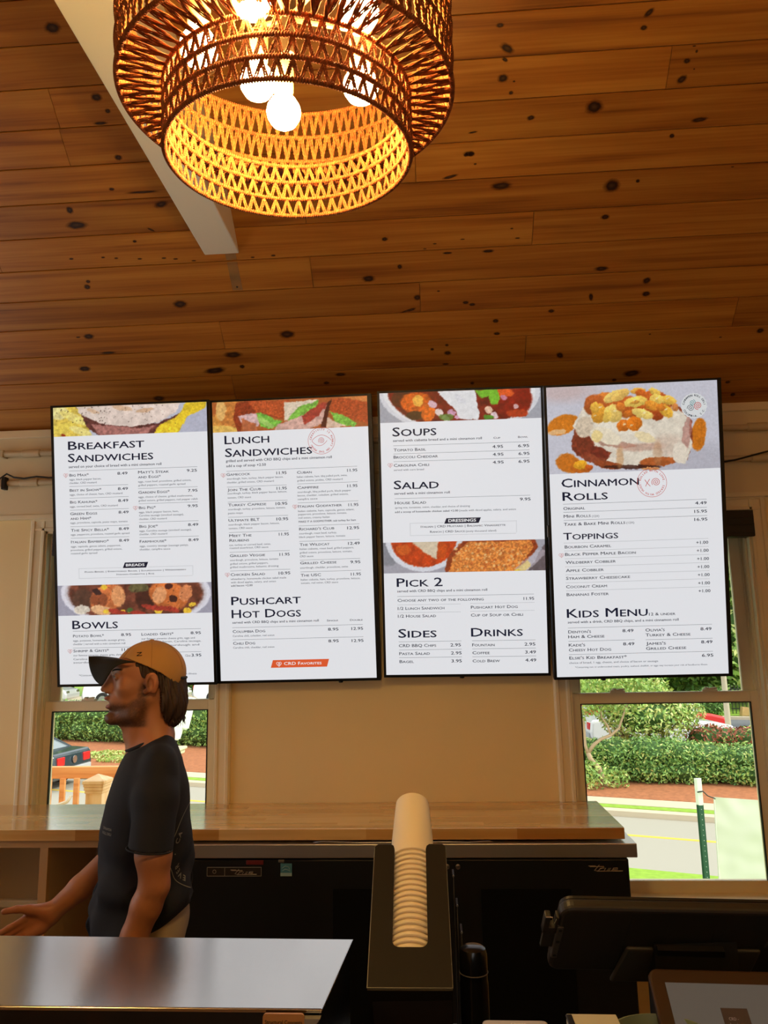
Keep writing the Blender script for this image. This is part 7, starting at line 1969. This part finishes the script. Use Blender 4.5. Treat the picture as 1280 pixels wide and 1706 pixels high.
# ---- trousers, belt line, shoes
Pn = Field(np.arange(-.14, .19, .006), np.arange(-.22, .221, .006), np.arange(.06, .95, .008))
Pn.ell((.022, 0, .86), (.126, .162, .12), .0)
for s in (-1, 1): Pn.cap((.030, s * .082, .80), (.022, s * .097, .45), .094, .072, .03); Pn.cap((.022, s * .097, .45), (.045, s * .10, .08), .072, .060, .02)
Pn.clip(lambda X, Y, Z: Z - .925); Pn.clip(lambda X, Y, Z: .075 - Z)
Pn.mesh('trousers', mat('trousers_khaki', srgb(168, 148, 122), .85, bump=.2, bscale=500), MAN)
for s in (-1, 1):
    b = MB(); b.prism([(x * 1.0, y) for x, y in rrect(.27, .095, .045, 6)], 0, .022, T(-.005, s * .10, 0)); b.lathe([(.042, .02), (.048, .05), (.042, .085)], 18, T(.055, s * .10, 0))
    b.prism([(x * 1.0, y) for x, y in rrect(.245, .085, .04, 6)], .022, .055, T(-.005, s * .10, 0)); b.build('shoe', M['matte_black'], MAN, smooth='auto')
# ================================================================== OUTSIDE
GZ = -2.0
M['grass'] = mat('lawn', srgb(140, 176, 54), 0.9, var=.35, scale=9, bump=.6, bscale=40)
M['asphalt'] = mat('asphalt', srgb(170, 164, 150), 0.9, var=.06, scale=30, bump=.2, bscale=200)
M['asphalt2'] = mat('asphalt_dark', srgb(112, 114, 118), 0.9, var=.06, scale=10)
M['concrete'] = mat('concrete', srgb(206, 190, 164), 0.85, var=.05, scale=6)
M['mulch'] = mat('pine_mulch', srgb(172, 106, 66), 0.95, var=.55, scale=11, bump=1.0, bscale=26)
M['yellow'] = mat('road_paint_yellow', srgb(232, 196, 70), 0.7)
RD = Vector((1, -.37, 0)).normalized(); RN = Vector((-RD.y, RD.x, 0)); RO = Vector((3.9, 15.25, 0))
def strip(b, t0, t1, z0, z1, s0=-45, s1=30, t0b=None, t1b=None):
    t0b = t0 if t0b is None else t0b; t1b = t1 if t1b is None else t1b
    P = [RO + RD * s0 + RN * t0b, RO + RD * s1 + RN * t0, RO + RD * s1 + RN * t1, RO + RD * s0 + RN * t1b]
    b.add([(p.x, p.y, z0) for p in P] + [(p.x, p.y, z1) for p in P], [(0, 3, 2, 1), (4, 5, 6, 7), (0, 1, 5, 4), (1, 2, 6, 5), (2, 3, 7, 6), (3, 0, 4, 7)])
    return b
def st(name, b, m): return b.build(name, m, kind='structure')
b = MB(); b.box((-60, 3.58, GZ - .3), (50, 130, GZ - .05)); st('ground', b, M['grass'])
st('lawn', strip(MB(), -12.5, -2.2, GZ - .06, GZ, s0=-45, s1=30), M['grass'])
st('road', strip(MB(), -2.2, 1.55, GZ - .06, GZ - .01), M['asphalt'])
st('road_line', strip(MB(), -.06, .06, GZ - .012, GZ - .006), M['yellow'])
st('curb', strip(MB(), 1.55, 1.85, GZ - .06, GZ + .10), M['concrete'])
st('verge', strip(MB(), 1.85, 2.15, GZ - .06, GZ + .11), M['grass'])
st('sidewalk', strip(MB(), 2.15, 2.85, GZ - .06, GZ + .12), M['concrete'])
st('mulch_bed', strip(MB(), 2.85, 7.2, GZ - .06, GZ + .13, t1b=9.0), M['mulch'])
st('parking_lot', strip(MB(), 7.2, 22.0, GZ - .06, GZ + .10, t0b=9.0), M['asphalt2'])
b = MB(); b.box((-34, 33.5, GZ - .05), (-7, 44, GZ + 1.05)); st('upper_lot', b, M['concrete'])
st('far_curb', strip(MB(), 22.0, 22.4, GZ - .06, GZ + .22), M['concrete'])
st('far_lawn', strip(MB(), 22.4, 90, GZ - .06, GZ + .15, s0=-80, s1=60), M['grass'])

def leaf_mat(name, c):
    m = mat(name, c, 0.55, var=.25, scale=3)
    bs = m.node_tree.nodes['Principled BSDF']
    bs.inputs['Subsurface Weight'].default_value = 0.0
    return m
LG = [leaf_mat('leaf_mid', srgb(136, 174, 88)), leaf_mat('leaf_dark', srgb(100, 146, 70)), leaf_mat('leaf_light', srgb(162, 194, 96)), leaf_mat('leaf_yellow', srgb(202, 206, 124)), leaf_mat('leaf_bronze', srgb(170, 96, 70))]
LR = np.random.RandomState(21)
def foliage(name, blobs, n, leaf, mix, parent, flat=.0, kind='stuff'):
    """blobs: (cx,cy,cz, rx,ry,rz); leaves are folded diamonds scattered near each surface"""
    B = np.array(blobs, float)
    wts = (B[:, 3] * B[:, 4] + B[:, 3] * B[:, 5]); wts /= wts.sum()
    bi = LR.choice(len(B), n, p=wts)
    d = LR.normal(size=(n, 3)); d /= np.linalg.norm(d, axis=1)[:, None]
    rad = 1 - LR.rand(n) ** 1.6 * .38
    C = B[bi, :3] + d * B[bi, 3:6] * rad[:, None]
    a = LR.normal(size=(n, 3)); a /= np.linalg.norm(a, axis=1)[:, None]
    nn_ = d * .7 + LR.normal(size=(n, 3)) * .5; nn_ /= np.linalg.norm(nn_, axis=1)[:, None]
    t = np.cross(nn_, a); t /= np.linalg.norm(t, axis=1)[:, None] + 1e-9
    s = np.cross(nn_, t)
    L_ = leaf * (.7 + .6 * LR.rand(n))[:, None]
    V = np.stack([C - t * L_, C - s * L_ * .42 - nn_ * L_ * .12, C + t * L_, C + s * L_ * .42 - nn_ * L_ * .12], 1).reshape(-1, 3)
    F = np.arange(4 * n).reshape(n, 4)
    me = bpy.data.meshes.new(name)
    me.vertices.add(len(V)); me.vertices.foreach_set('co', V.astype(np.float32).ravel())
    me.loops.add(F.size); me.loops.foreach_set('vertex_index', F.ravel().astype(np.int32))
    me.polygons.add(n); me.polygons.foreach_set('loop_start', np.arange(0, F.size, 4, dtype=np.int32)); me.polygons.foreach_set('loop_total', np.full(n, 4, np.int32))
    for q, _ in mix: me.materials.append(LG[q])
    pr = np.array([w for _, w in mix], float); pr /= pr.sum()
    me.polygons.foreach_set('material_index', LR.choice(len(mix), n, p=pr).astype(np.int32))
    me.update()
    o = bpy.data.objects.new(name, me); col.objects.link(o); o.parent = parent
    return tag(o, kind=kind)
M['core'] = mat('foliage_core', srgb(62, 94, 40), 0.9, var=.4, scale=6)  # added core blocks see-through; its dark green paints the shade between leaves
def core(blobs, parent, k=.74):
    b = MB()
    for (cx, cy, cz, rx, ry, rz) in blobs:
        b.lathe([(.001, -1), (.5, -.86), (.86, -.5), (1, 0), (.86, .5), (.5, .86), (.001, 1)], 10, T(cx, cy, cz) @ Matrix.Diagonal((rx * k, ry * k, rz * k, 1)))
    return b.build('shade_core', M['core'], parent, kind='stuff')
def hedge(name, label, pts, h, w, n, mix, seed, leaf=.055, cat='hedge'):
    rg = random.Random(seed); bl = []
    for i in range(len(pts) - 1):
        p, q = Vector(pts[i]), Vector(pts[i + 1]); k = max(2, int((q - p).length / (w * .42)))
        for j in range(k):
            c = p.lerp(q, (j + .5) / k)
            for zz_ in (.28, .62):
                bl.append((c.x + rg.uniform(-.08, .08), c.y + rg.uniform(-.1, .1), GZ + h * zz_ + .1, w * .48, w * .52, h * (.36 + rg.uniform(-.02, .03))))
    o = empty(name, (0, 0, 0), label, cat)
    core(bl, o, .80); foliage('leaves', bl, n, leaf, mix, o)
    return o
hedge('clipped_hedge', 'clipped green hedge across the road, left half seen through the right window', [(3.4, 20.9, 0), (6.4, 20.3, 0)], 1.08, 1.6, 16000, [(0, 4), (1, 4), (2, 2), (3, 1)], 1, .046)
hedge('clipped_hedge', 'clipped green hedge across the road, right half behind the banner post', [(6.3, 20.4, 0), (10.4, 19.3, 0)], .98, 1.7, 17000, [(0, 5), (1, 3), (2, 3), (3, 1.5)], 2, .046)
hedge('clipped_hedge', 'tall clipped hedge across the road behind the parked dark car, left window', [(-19, 32.4, 0), (-11.5, 29.8, 0)], 1.60, 1.8, 20000, [(0, 5), (1, 3), (2, 2)], 3, .06)
hedge('clipped_hedge', 'bright clipped hedge seen behind the man, right part of the left window', [(-11.3, 29.6, 0), (-6.0, 27.6, 0)], 1.66, 1.8, 17000, [(0, 4), (2, 4), (1, 1.5)], 4, .06)
hedge('red_shrub', 'low row of red-leaved shrubs behind the right hedge', [(7.3, 23.0, 0), (8.9, 22.6, 0)], 1.12, 1.3, 5000, [(4, 6), (2, 1)], 5, .06, 'shrub')
b_ = empty('yellow_green_shrub', (0, 0, 0), 'loose yellow-green shrub rising behind the hedge, centre of the right window', 'shrub')
bl = [(5.9, 22.6, -.55, 1.3, 1.1, .75), (6.9, 22.9, -.45, .75, .8, .45), (5.3, 22.9, -.1, 1.0, .9, .7), (4.9, 23.2, .75, 1.3, 1.0, .7), (4.0, 23.2, 1.3, 1.1, 1.0, .8), (6.2, 23.0, .05, .7, .7, .4)]
core(bl, b_, .6); foliage('leaves', bl, 9000, .07, [(2, 4), (3, 4), (0, 2)], b_)
b = MB()
for (x, y) in ((5.9, 22.7), (6.3, 22.8), (5.2, 22.9)): b.tube([(x, y, GZ), (x + .1, y, -1.2), (x - .05, y, -.2)], [.06, .05, .03], 7)
b.build('stem', mat('bark_grey', srgb(120, 100, 78), .9, var=.3, scale=8), b_)
# crape myrtle with bare bent trunk
M['bark'] = mat('pale_bark', srgb(186, 160, 128), .85, var=.2, scale=10)
tr_ = empty('myrtle_tree', (0, 0, 0), 'small tree with a pale bent trunk, left edge of the right window', 'tree')
b = MB()
def trunk(b, pts, rs, n=9): b.tube(pts, rs, n)
b.tube([(4.08, 19.6, GZ + .1), (3.98, 19.6, -1.72), (3.90, 19.6, -1.45), (3.72, 19.6, -1.25), (3.66, 19.6, -1.08)], [.085, .07, .065, .06, .055], 9)
b.build('trunk', M['bark'], tr_, smooth=True)
for pts, rs in (([(3.66, 19.6, -1.1), (3.80, 19.6, -.90), (4.0, 19.6, -.76), (4.26, 19.6, -.66), (4.45, 19.6, -.5), (4.7, 19.6, .1)], [.05, .045, .04, .034, .03, .02]),
                ([(3.66, 19.6, -1.12), (3.60, 19.6, -.9), (3.60, 19.6, -.4), (3.45, 19.6, .3)], [.045, .035, .03, .02]),
                ([(4.24, 19.6, -.68), (4.18, 19.6, -.45), (4.05, 19.6, -.25), (4.0, 19.6, .2)], [.03, .025, .02, .015])):
    b = MB(); b.tube(pts, rs, 7); b.build('branch', M['bark'], tr_, smooth=True)
bl = [(3.5, 19.7, .25, .8, .8, .5), (4.5, 19.8, .3, .9, .8, .5), (4.0, 19.7, .8, 1.2, .9, .7), (5.1, 19.9, .5, .7, .7, .45), (3.3, 19.7, -.2, .4, .4, .3), (3.7, 19.3, -1.55, .45, .4, .35), (4.3, 19.5, -1.7, .3, .3, .25)]
foliage('leaves', bl, 6200, .055, [(2, 4), (0, 4), (3, 2)], tr_)
# big trees
def tree(label, x, y, h, r, n, mix, seed, leaf=.16, name='leafy_tree', low=.18):
    rg = random.Random(seed); o = empty(name, (x, y, GZ), label, 'tree')
    b = MB(); b.tube([(0, 0, 0), (.1, 0, h * .25), (-.1, .1, h * .5), (0, 0, h * .8)], [.34, .26, .2, .08], 9); b.build('trunk', M['bark'], o, smooth=True)
    bl = []
    for i in range(15):
        a = rg.uniform(0, 6.28); q = rg.uniform(.1, .75) * r; zz_ = rg.uniform(low, .92)
        s_ = rg.uniform(.32, .5) * r
        bl.append((q * math.cos(a), q * math.sin(a) * .8, h * zz_, s_, s_, s_ * .8))
    core(bl, o, .75); foliage('leaves', bl, n, leaf, mix, o)
    return o
TG = [(0, 5), (1, 3), (2, 3)]; TL = [(0, 4), (2, 5), (3, 2)]
tree('bright green tree filling the top of the right window beside the fourth screen', 19.5, 42, 15, 6.5, 15000, TL, 11, .19, low=.1)
tree('deep green tree beyond the parking lot, middle of the right window', 12.0, 44, 14, 6.0, 15000, TG, 12, .19, low=.12)
tree('deep green tree beyond the parking lot, left side of the right window', 4.5, 46, 15, 6.0, 11000, TG, 13, .19, low=.1)
tree('far green tree at the right end beyond the black fence', 27, 46, 16, 7.0, 10000, TG, 14, .2, low=.08)
tree('green tree far behind the road seen between the windows', -4, 48, 15, 6.5, 8000, TG, 15, .22)
tree('yellow-green tree beyond the white cars, left window', -15.5, 46, 13, 6.5, 10000, TL, 16, .2, low=.06)
tree('green tree beyond the white cars at the left edge', -26, 47, 14, 7, 8000, TG, 17, .22, low=.06)
tree('green tree behind the lot at the far left', -38, 50, 15, 7.5, 6000, TG, 18, .24)
tree('tall green backdrop tree, right of centre', 15, 58, 20, 9, 9000, TG, 19, .28, low=.05)
tree('tall green backdrop tree, left of centre', 1, 60, 20, 9, 9000, TG, 20, .28, low=.05)
tree('tall green backdrop tree at the far right', 31, 60, 21, 10, 9000, TL, 23, .28, low=.05)
tree('tall green backdrop tree at the far left', -20, 62, 20, 10, 8000, TG, 24, .28, low=.05)
# dark bent branch of a near tree at the right
mt = empty('leafy_tree', (19, 30, GZ), 'near green tree with a dark bent branch, right edge of the right window', 'tree')
bl = [(.5, 0, 5.5, 2.4, 2, 1.6), (-1.5, .5, 5.0, 1.8, 1.6, 1.1), (2.2, 0, 4.8, 1.8, 1.6, 1.4)]; core(bl, mt, .75); foliage('leaves', bl, 5000, .12, TL, mt)
b = MB(); b.tube([(15.2, 30, -.6), (15.7, 30, -.1), (16.3, 30, .05), (16.9, 30, .5), (18.5, 30, 1.8), (19, 30, 4)], [.08, .12, .13, .15, .2, .25], 9); b.tube([(19, 30, GZ), (19.1, 30, 0), (18.9, 30, 2), (19, 30, 4)], [.32, .28, .26, .25], 9)
rel(b, (19, 30, GZ)).build('branch', mat('dark_bark', srgb(74, 62, 50), .9), mt, smooth=True)
# lamp post
lp_ = empty('lamp_post', (9.75, 27.0, GZ), 'pale beige street lamp post beyond the right hedge', 'lamp post')
b = MB(); b.lathe([(.10, 0), (.095, .5), (.075, 6.0)], 14); b.build('pole', mat('pole_beige', srgb(190, 178, 150), .6), lp_, smooth='auto')
b = MB(); b.tube([(0, 0, 5.9), (.5, 0, 6.2), (1.1, 0, 6.25)], .045, 8); b.box((1.0, -.14, 6.16), (1.6, .14, 6.28), .03); b.build('lamp_head', M['pos_grey'], lp_)
b = MB(); b.box((-.2, -.2, 0), (.2, .2, .22), .02); b.build('base', M['concrete'], lp_)
# black iron fence and clipped round shrubs with pale blocks
fn = empty('iron_fence', (15, 37.6, GZ), 'black iron picket fence at the far side of the parking lot, right window', 'fence')
M['iron'] = mat('iron_black', srgb(36, 40, 38), .5)
for zz_ in (.35, 1.25): 
    b = MB(); b.box((-1.2, -.02, zz_), (9, .02, zz_ + .05)); b.build('rail', M['iron'], fn)
pk = MB(); pk.box((-.014, -.014, .15), (.014, .014, 1.45)); pk0 = pk.build('picket', M['iron'], fn)
for i in range(60):
    o = pk0 if i == 0 else pk0.copy()
    if i: col.objects.link(o)
    o.location = (-1.15 + i * .16, 0, 0)
for i, (x, y, r) in enumerate(((10.3, 36.8, .62), (12.6, 36.6, .8), (15.0, 36.2, .7))):
    o = empty('round_shrub', (x, y, GZ + .15), 'dark green rounded shrub beside the far kerb, ' + ('left of the pale blocks', 'between the pale blocks', 'right of the pale blocks')[i], 'shrub')
    bl = [(0, 0, r * .8, r, r * .8, r * .85)]; core(bl, o, .85); foliage('leaves', bl, 1500, .07, [(1, 5), (0, 3)], o)
for i, x in enumerate((11.45, 13.9)):
    b = MB(); b.prism([(-.2, 0), (.2, 0), (.15, .36), (-.12, .38)], -.15, .15, T(x, 36.3, GZ + .18) @ RX(math.pi / 2)); 
    b.build('kerb_block', mat('block_tan', srgb(222, 176, 120), .8, var=.1), label='small tan block standing at the far kerb, ' + ('left' if i == 0 else 'right') + ' one of two', cat='block')

# cars
def car(label, pos, head, paint, n='parked_car', Lc=4.7, Hc=1.40, Wc=1.84, emblem=False):
    """built nose along +x, rear at x=0; head = direction of travel in radians"""
    o = empty(n, pos, label, 'car', None, (0, 0, head))
    pm = mat(n + '_paint', paint, .22, coat=.6, spec=.6)
    body = [(0, .42), (-.02, .62), (.02, .95), (.10, 1.0), (.75, 1.03), (3.1, .96), (4.1, .86), (4.6, .74), (Lc, .55), (Lc, .34), (4.45, .24), (.25, .24)]
    b = MB(); b.prism(body, -Wc / 2, Wc / 2, Matrix(((1, 0, 0, 0), (0, 0, 1, 0), (0, 1, 0, 0), (0, 0, 0, 1))))
    q = b.build('body', pm, o); md = q.modifiers.new('bevel', 'BEVEL'); md.width = .09; md.segments = 3; md.limit_method = 'ANGLE'
    cab0 = [(.62, 1.0), (1.35, Hc - .03), (1.7, Hc), (2.4, Hc - .01), (3.25, .97)]
    b = MB(); yb, yt = Wc / 2 - .08, Wc / 2 - .27
    vs = []
    for sgn in (-1, 1):
        for (x, z) in cab0: vs.append((x, sgn * (yb + (yt - yb) * (z - 1) / .4), z))
    b.add(vs, [(0, 1, 2, 3, 4), (9, 8, 7, 6, 5)] + [(i, i + 5, i + 6, i + 1) for i in range(4)] + [(4, 9, 5, 0)])
    q = b.build('windows', mat('car_glass', srgb(120, 132, 136), .08, spec=.8), o)
    b = MB(); b.box((1.28, -yt - .02, Hc - .035), (2.55, yt + .02, Hc + .012), .02)
    for sgn in (-1, 1):
        b.tube([(.62, sgn * yb, 1.0), (1.35, sgn * yt, Hc - .01)], .035, 6); b.tube([(2.45, sgn * yt, Hc - .01), (3.25, sgn * yb, .98)], .03, 6); b.tube([(1.9, sgn * (yt), Hc), (1.9, sgn * yb, 1.0)], .03, 6)
    b.build('roof', pm, o)
    for x in (.95, 3.75):
        for sgn in (-1, 1):
            MM = T(x, sgn * (Wc / 2 - .08), .33) @ RX(math.pi / 2)
            b = MB(); b.lathe([(.18, -.1), (.30, -.11), (.335, -.08), (.335, .08), (.30, .11), (.18, .1)], 22, MM); w = b.build('wheel', M['matte_black'], o)
            b = MB(); b.lathe([(.19, -.115), (.05, -.09)], 10, MM); b.lathe([(.05, .09), (.19, .115)], 10, MM); b.build('rim', M['metal'], w)
    for sgn in (-1, 1):
        b = MB(); b.box((-.035, sgn * .62 - .16, .68), (.03, sgn * .62 + .16, .90), .02); b.build('tail_light', mat('tail_red', srgb(206, 30, 34), .25, emit=srgb(150, 10, 14), estr=.15), o)
        b = MB(); b.box((Lc - .12, sgn * .66 - .18, .58), (Lc - .02, sgn * .66 + .18, .70), .02); b.build('headlight', M['metal'], o)
    b = MB(); b.box((-.07, -.80, .40), (.04, .80, .60), .03); b.build('bumper', mat('bumper_pale', srgb(176, 178, 180), .35), o)
    b = MB(); b.lathe([(.10, -.045), (.10, -.03)], 18, T(0, 0, .78) @ RY(math.pi / 2)); b.build('round_emblem', M['metal'], o)
    return o
car('dark blue-grey coupe parked on the road with red tail lights, left window', (-9.98, 20.9, GZ - .06), math.atan2(.10, -1), srgb(44, 56, 66))
car('bright red car in the lot behind the myrtle tree, right window', (5.7, 29.0, GZ + .1), 0.2, srgb(214, 30, 22))
car('white car in the lot behind the myrtle branches, right window', (6.5, 34.5, GZ + .1), .1, srgb(236, 238, 240))
car('white car parked beyond the hedge just under the first menu screen', (-16.6, 36.0, GZ + 1.05), .1, srgb(240, 240, 240))
car('white car parked beyond the hedge, seen behind the back of the man', (-11.4, 36.2, GZ + 1.05), .1, srgb(236, 238, 240))
car('silver car parked at the far left beyond the hedge', (-22.5, 36.5, GZ + 1.05), .1, srgb(190, 192, 194))
car('white car low behind the red shrubs, right window', (4.9, 26.6, GZ + .1), .05, srgb(240, 240, 240))
# banner on posts
M['tpost'] = mat('post_green', srgb(40, 84, 62), .6)
po = empty('sign_post', (2.87, 9.0, GZ), 'slim green perforated post with a white painted top, outside the right window', 'post')
b = MB(); b.prism([(-.038, .02), (-.026, .02), (-.020, -.014), (.020, -.014), (.026, .02), (.038, .02), (.038, .026), (.020, .026), (.014, -.006), (-.014, -.006), (-.020, .026), (-.038, .026)], 0, 1.80); b.build('shaft', M['tpost'], po)
b = MB(); b.prism([(-.039, .019), (-.026, .019), (-.020, -.016), (.020, -.016), (.026, .019), (.039, .019), (.039, .028), (-.039, .028)], 1.80, 2.08); b.build('painted_top', mat('post_white', srgb(236, 236, 230), .6), po)
hm = MB(); hm.lathe([(.0045, 0), (.0045, .003)], 8, RX(math.pi / 2)); h0 = hm.build('bolt_hole', mat('hole_pale', srgb(176, 190, 176), .6), po)
for i in range(28):
    o = h0 if i == 0 else h0.copy()
    if i: col.objects.link(o)
    o.location = (0, -.0142, .3 + i * .054)
b = MB(); b.tube([(2.84, 8.98, -.06), (2.90, 8.975, -.05), (2.95, 8.98, -.10), (3.015, 8.99, -.125), (3.03, 8.99, -.135)], .007, 6); b.build('tie_rope', M['black'], smooth=True, label='black cord tying the white banner to the green post', cat='rope')
b = MB()
nx, nz_ = 40, 34; vs = []
for j in range(nz_ + 1):
    for i in range(nx + 1):
        u, v = i / nx, j / nz_
        x = 3.02 + 1.75 * u + .04 * v * (1 - u) * -1 + .03 * (1 - v) * math.sin(math.pi * v)
        zz_ = -.115 - 1.30 * v - .05 * math.sin(math.pi * u) * (1 - v)
        y = 9.0 + .022 * mnoise.noise(Vector((u * 4, v * 3, 1))) + .012 * math.sin(9 * u + 5 * v) * (1 - v) + .012 * mnoise.noise(Vector((u * 11, v * 8, 4)))
        vs.append((x, y, zz_))
n0 = len(vs); vs += [(x, y + .004, z) for x, y, z in vs]
fs = [(j * (nx + 1) + i, j * (nx + 1) + i + 1, (j + 1) * (nx + 1) + i + 1, (j + 1) * (nx + 1) + i) for j in range(nz_) for i in range(nx)]
fs += [tuple(n0 + q for q in reversed(f)) for f in fs]
b.add(vs, fs); bn = b.build('banner', mat('banner_white', srgb(214, 214, 202), .6), smooth=True, label='blank white cloth banner hung outside the right window', cat='banner')
b = MB(); b.tube([(3.02, 8.992, -.13), (3.0, 8.992, -.8), (2.985, 8.992, -1.41)], .008, 6); b.build('hem', mat('hem_white', srgb(220, 220, 210), .6), bn)
b = MB(); b.prism([(-.035, -.02), (.035, -.02), (.035, .02), (-.035, .02)], 0, 2.1, T(4.85, 9.05, GZ)); b.build('sign_post', M['tpost'], label='green post holding the far end of the white banner', cat='post')

# deck railing outside the left window
M['cedar'] = wood_mat('cedar', srgb(196, 120, 66), srgb(222, 150, 92), srgb(236, 176, 122), (1.5, 22, 22), .6)
M['cedar_pale'] = wood_mat('cedar_pale', srgb(206, 160, 112), srgb(226, 186, 142), srgb(238, 206, 168), (14, 14, 1.5), .6)
dk = MB(); dk.box((-4.2, 3.6, -.12), (.3, 4.75, -.03)); dk.build('deck', M['cedar'], kind='structure')
rl = empty('deck_railing', (-2.2, 4.4, 0), 'orange-brown wooden deck railing with square balusters, outside the left window', 'railing')
def rp(n, b): return rel(b, (-2.2, 4.4, 0)).build(n, M['cedar'], rl)
b = MB(); b.box((-3.9, 4.40, .885), (-1.70, 4.44, .950), .004); rp('top_rail', b)
b = MB(); b.box((-3.9, 4.41, .10), (-1.70, 4.44, .16), .004); rp('bottom_rail', b)
for i in range(20):
    x = -2.235 + (i - 10) * .082
    if not -3.9 < x < -1.72: continue
    b = MB(); b.box((x - .015, 4.38, .08), (x + .015, 4.3995, .89), .002); rp('baluster', b)
nw = empty('newel_post', (-1.872, 4.22, -.012), 'pale boxed newel post with a moulded pyramid cap, in front of the deck railing', 'post')
b = MB(); b.box((-.046, -.046, -.018), (.046, .046, .875), .003); b.build('shaft', M['cedar_pale'], nw)
b = MB()
for (w, z0, z1) in ((.050, .855, .872), (.054, .872, .890), (.057, .890, .904), (.061, .904, .922)): b.box((-w, -w, z0), (w, w, z1), .003)
w = .059
b.add([(-w, -w, .922), (w, -w, .922), (w, w, .922), (-w, w, .922), (0, 0, .952)], [(0, 1, 4), (1, 2, 4), (2, 3, 4), (3, 0, 4), (0, 3, 2, 1)])
b.build('cap', M['cedar_pale'], nw)
b = MB(); b.tube([(-2.32, 4.10, -.03), (-2.32, 4.10, .70), (-2.13, 4.12, .765), (-2.00, 4.14, .810), (-1.985, 4.15, .84)], .009, 8); b.build('white_handrail', mat('handrail_white', srgb(236, 230, 220), .5), smooth=True, label='slim white handrail sloping up to the newel post', cat='handrail')
# twin white cylinders on a capped pillar
pl = empty('pillar_fixture', (-2.83, 8.0, GZ), 'two slanted white cylinders on a pale capped pillar, behind the man\'s back', 'fixture')
b = MB(); b.box((-.10, -.10, 0), (.10, .10, 2.53), .006); b.build('pillar', mat('brick_pale', srgb(214, 176, 140), .8, var=.12, scale=16), pl)
b = MB(); b.box((-.15, -.15, 2.53), (.15, .15, 2.57), .01); b.box((-.12, -.12, 2.50), (.12, .12, 2.53), .006); b.box((-.17, -.17, 2.57), (.17, .17, 2.60), .012); b.build('cap', M['concrete'], pl)
M['tubew'] = mat('cylinder_white', srgb(240, 240, 238), .35)
for (a, c_) in (((.10, 0, 2.70), (.19, 0, 3.00)), ((.18, .02, 2.80), (.25, .02, 3.10))):
    b = MB(); a, c_ = Vector(a), Vector(c_); b.tube([a, c_], .045, 16); b.tube([a, a - (c_ - a) * .06], [.035, .03], 12); b.build('cylinder', M['tubew'], pl, smooth='auto')
b = MB(); b.tube([(0, 0, 2.6), (.12, 0, 2.76)], .02, 8); b.tube([(.15, 0, 2.86), (.20, .02, 2.88)], .014, 8); b.build('bracket', M['tubew'], pl)

gc_ = empty('ground_cover', (0, 0, 0), 'low yellow-green ground cover patch on the mulch behind the man, left window', 'plant')
foliage('leaves', [(-11.0, 25.6, GZ + .16, 1.3, .5, .16), (-10.0, 24.6, GZ + .16, 1.0, .4, .15)], 1800, .06, [(2, 4), (3, 3)], gc_)
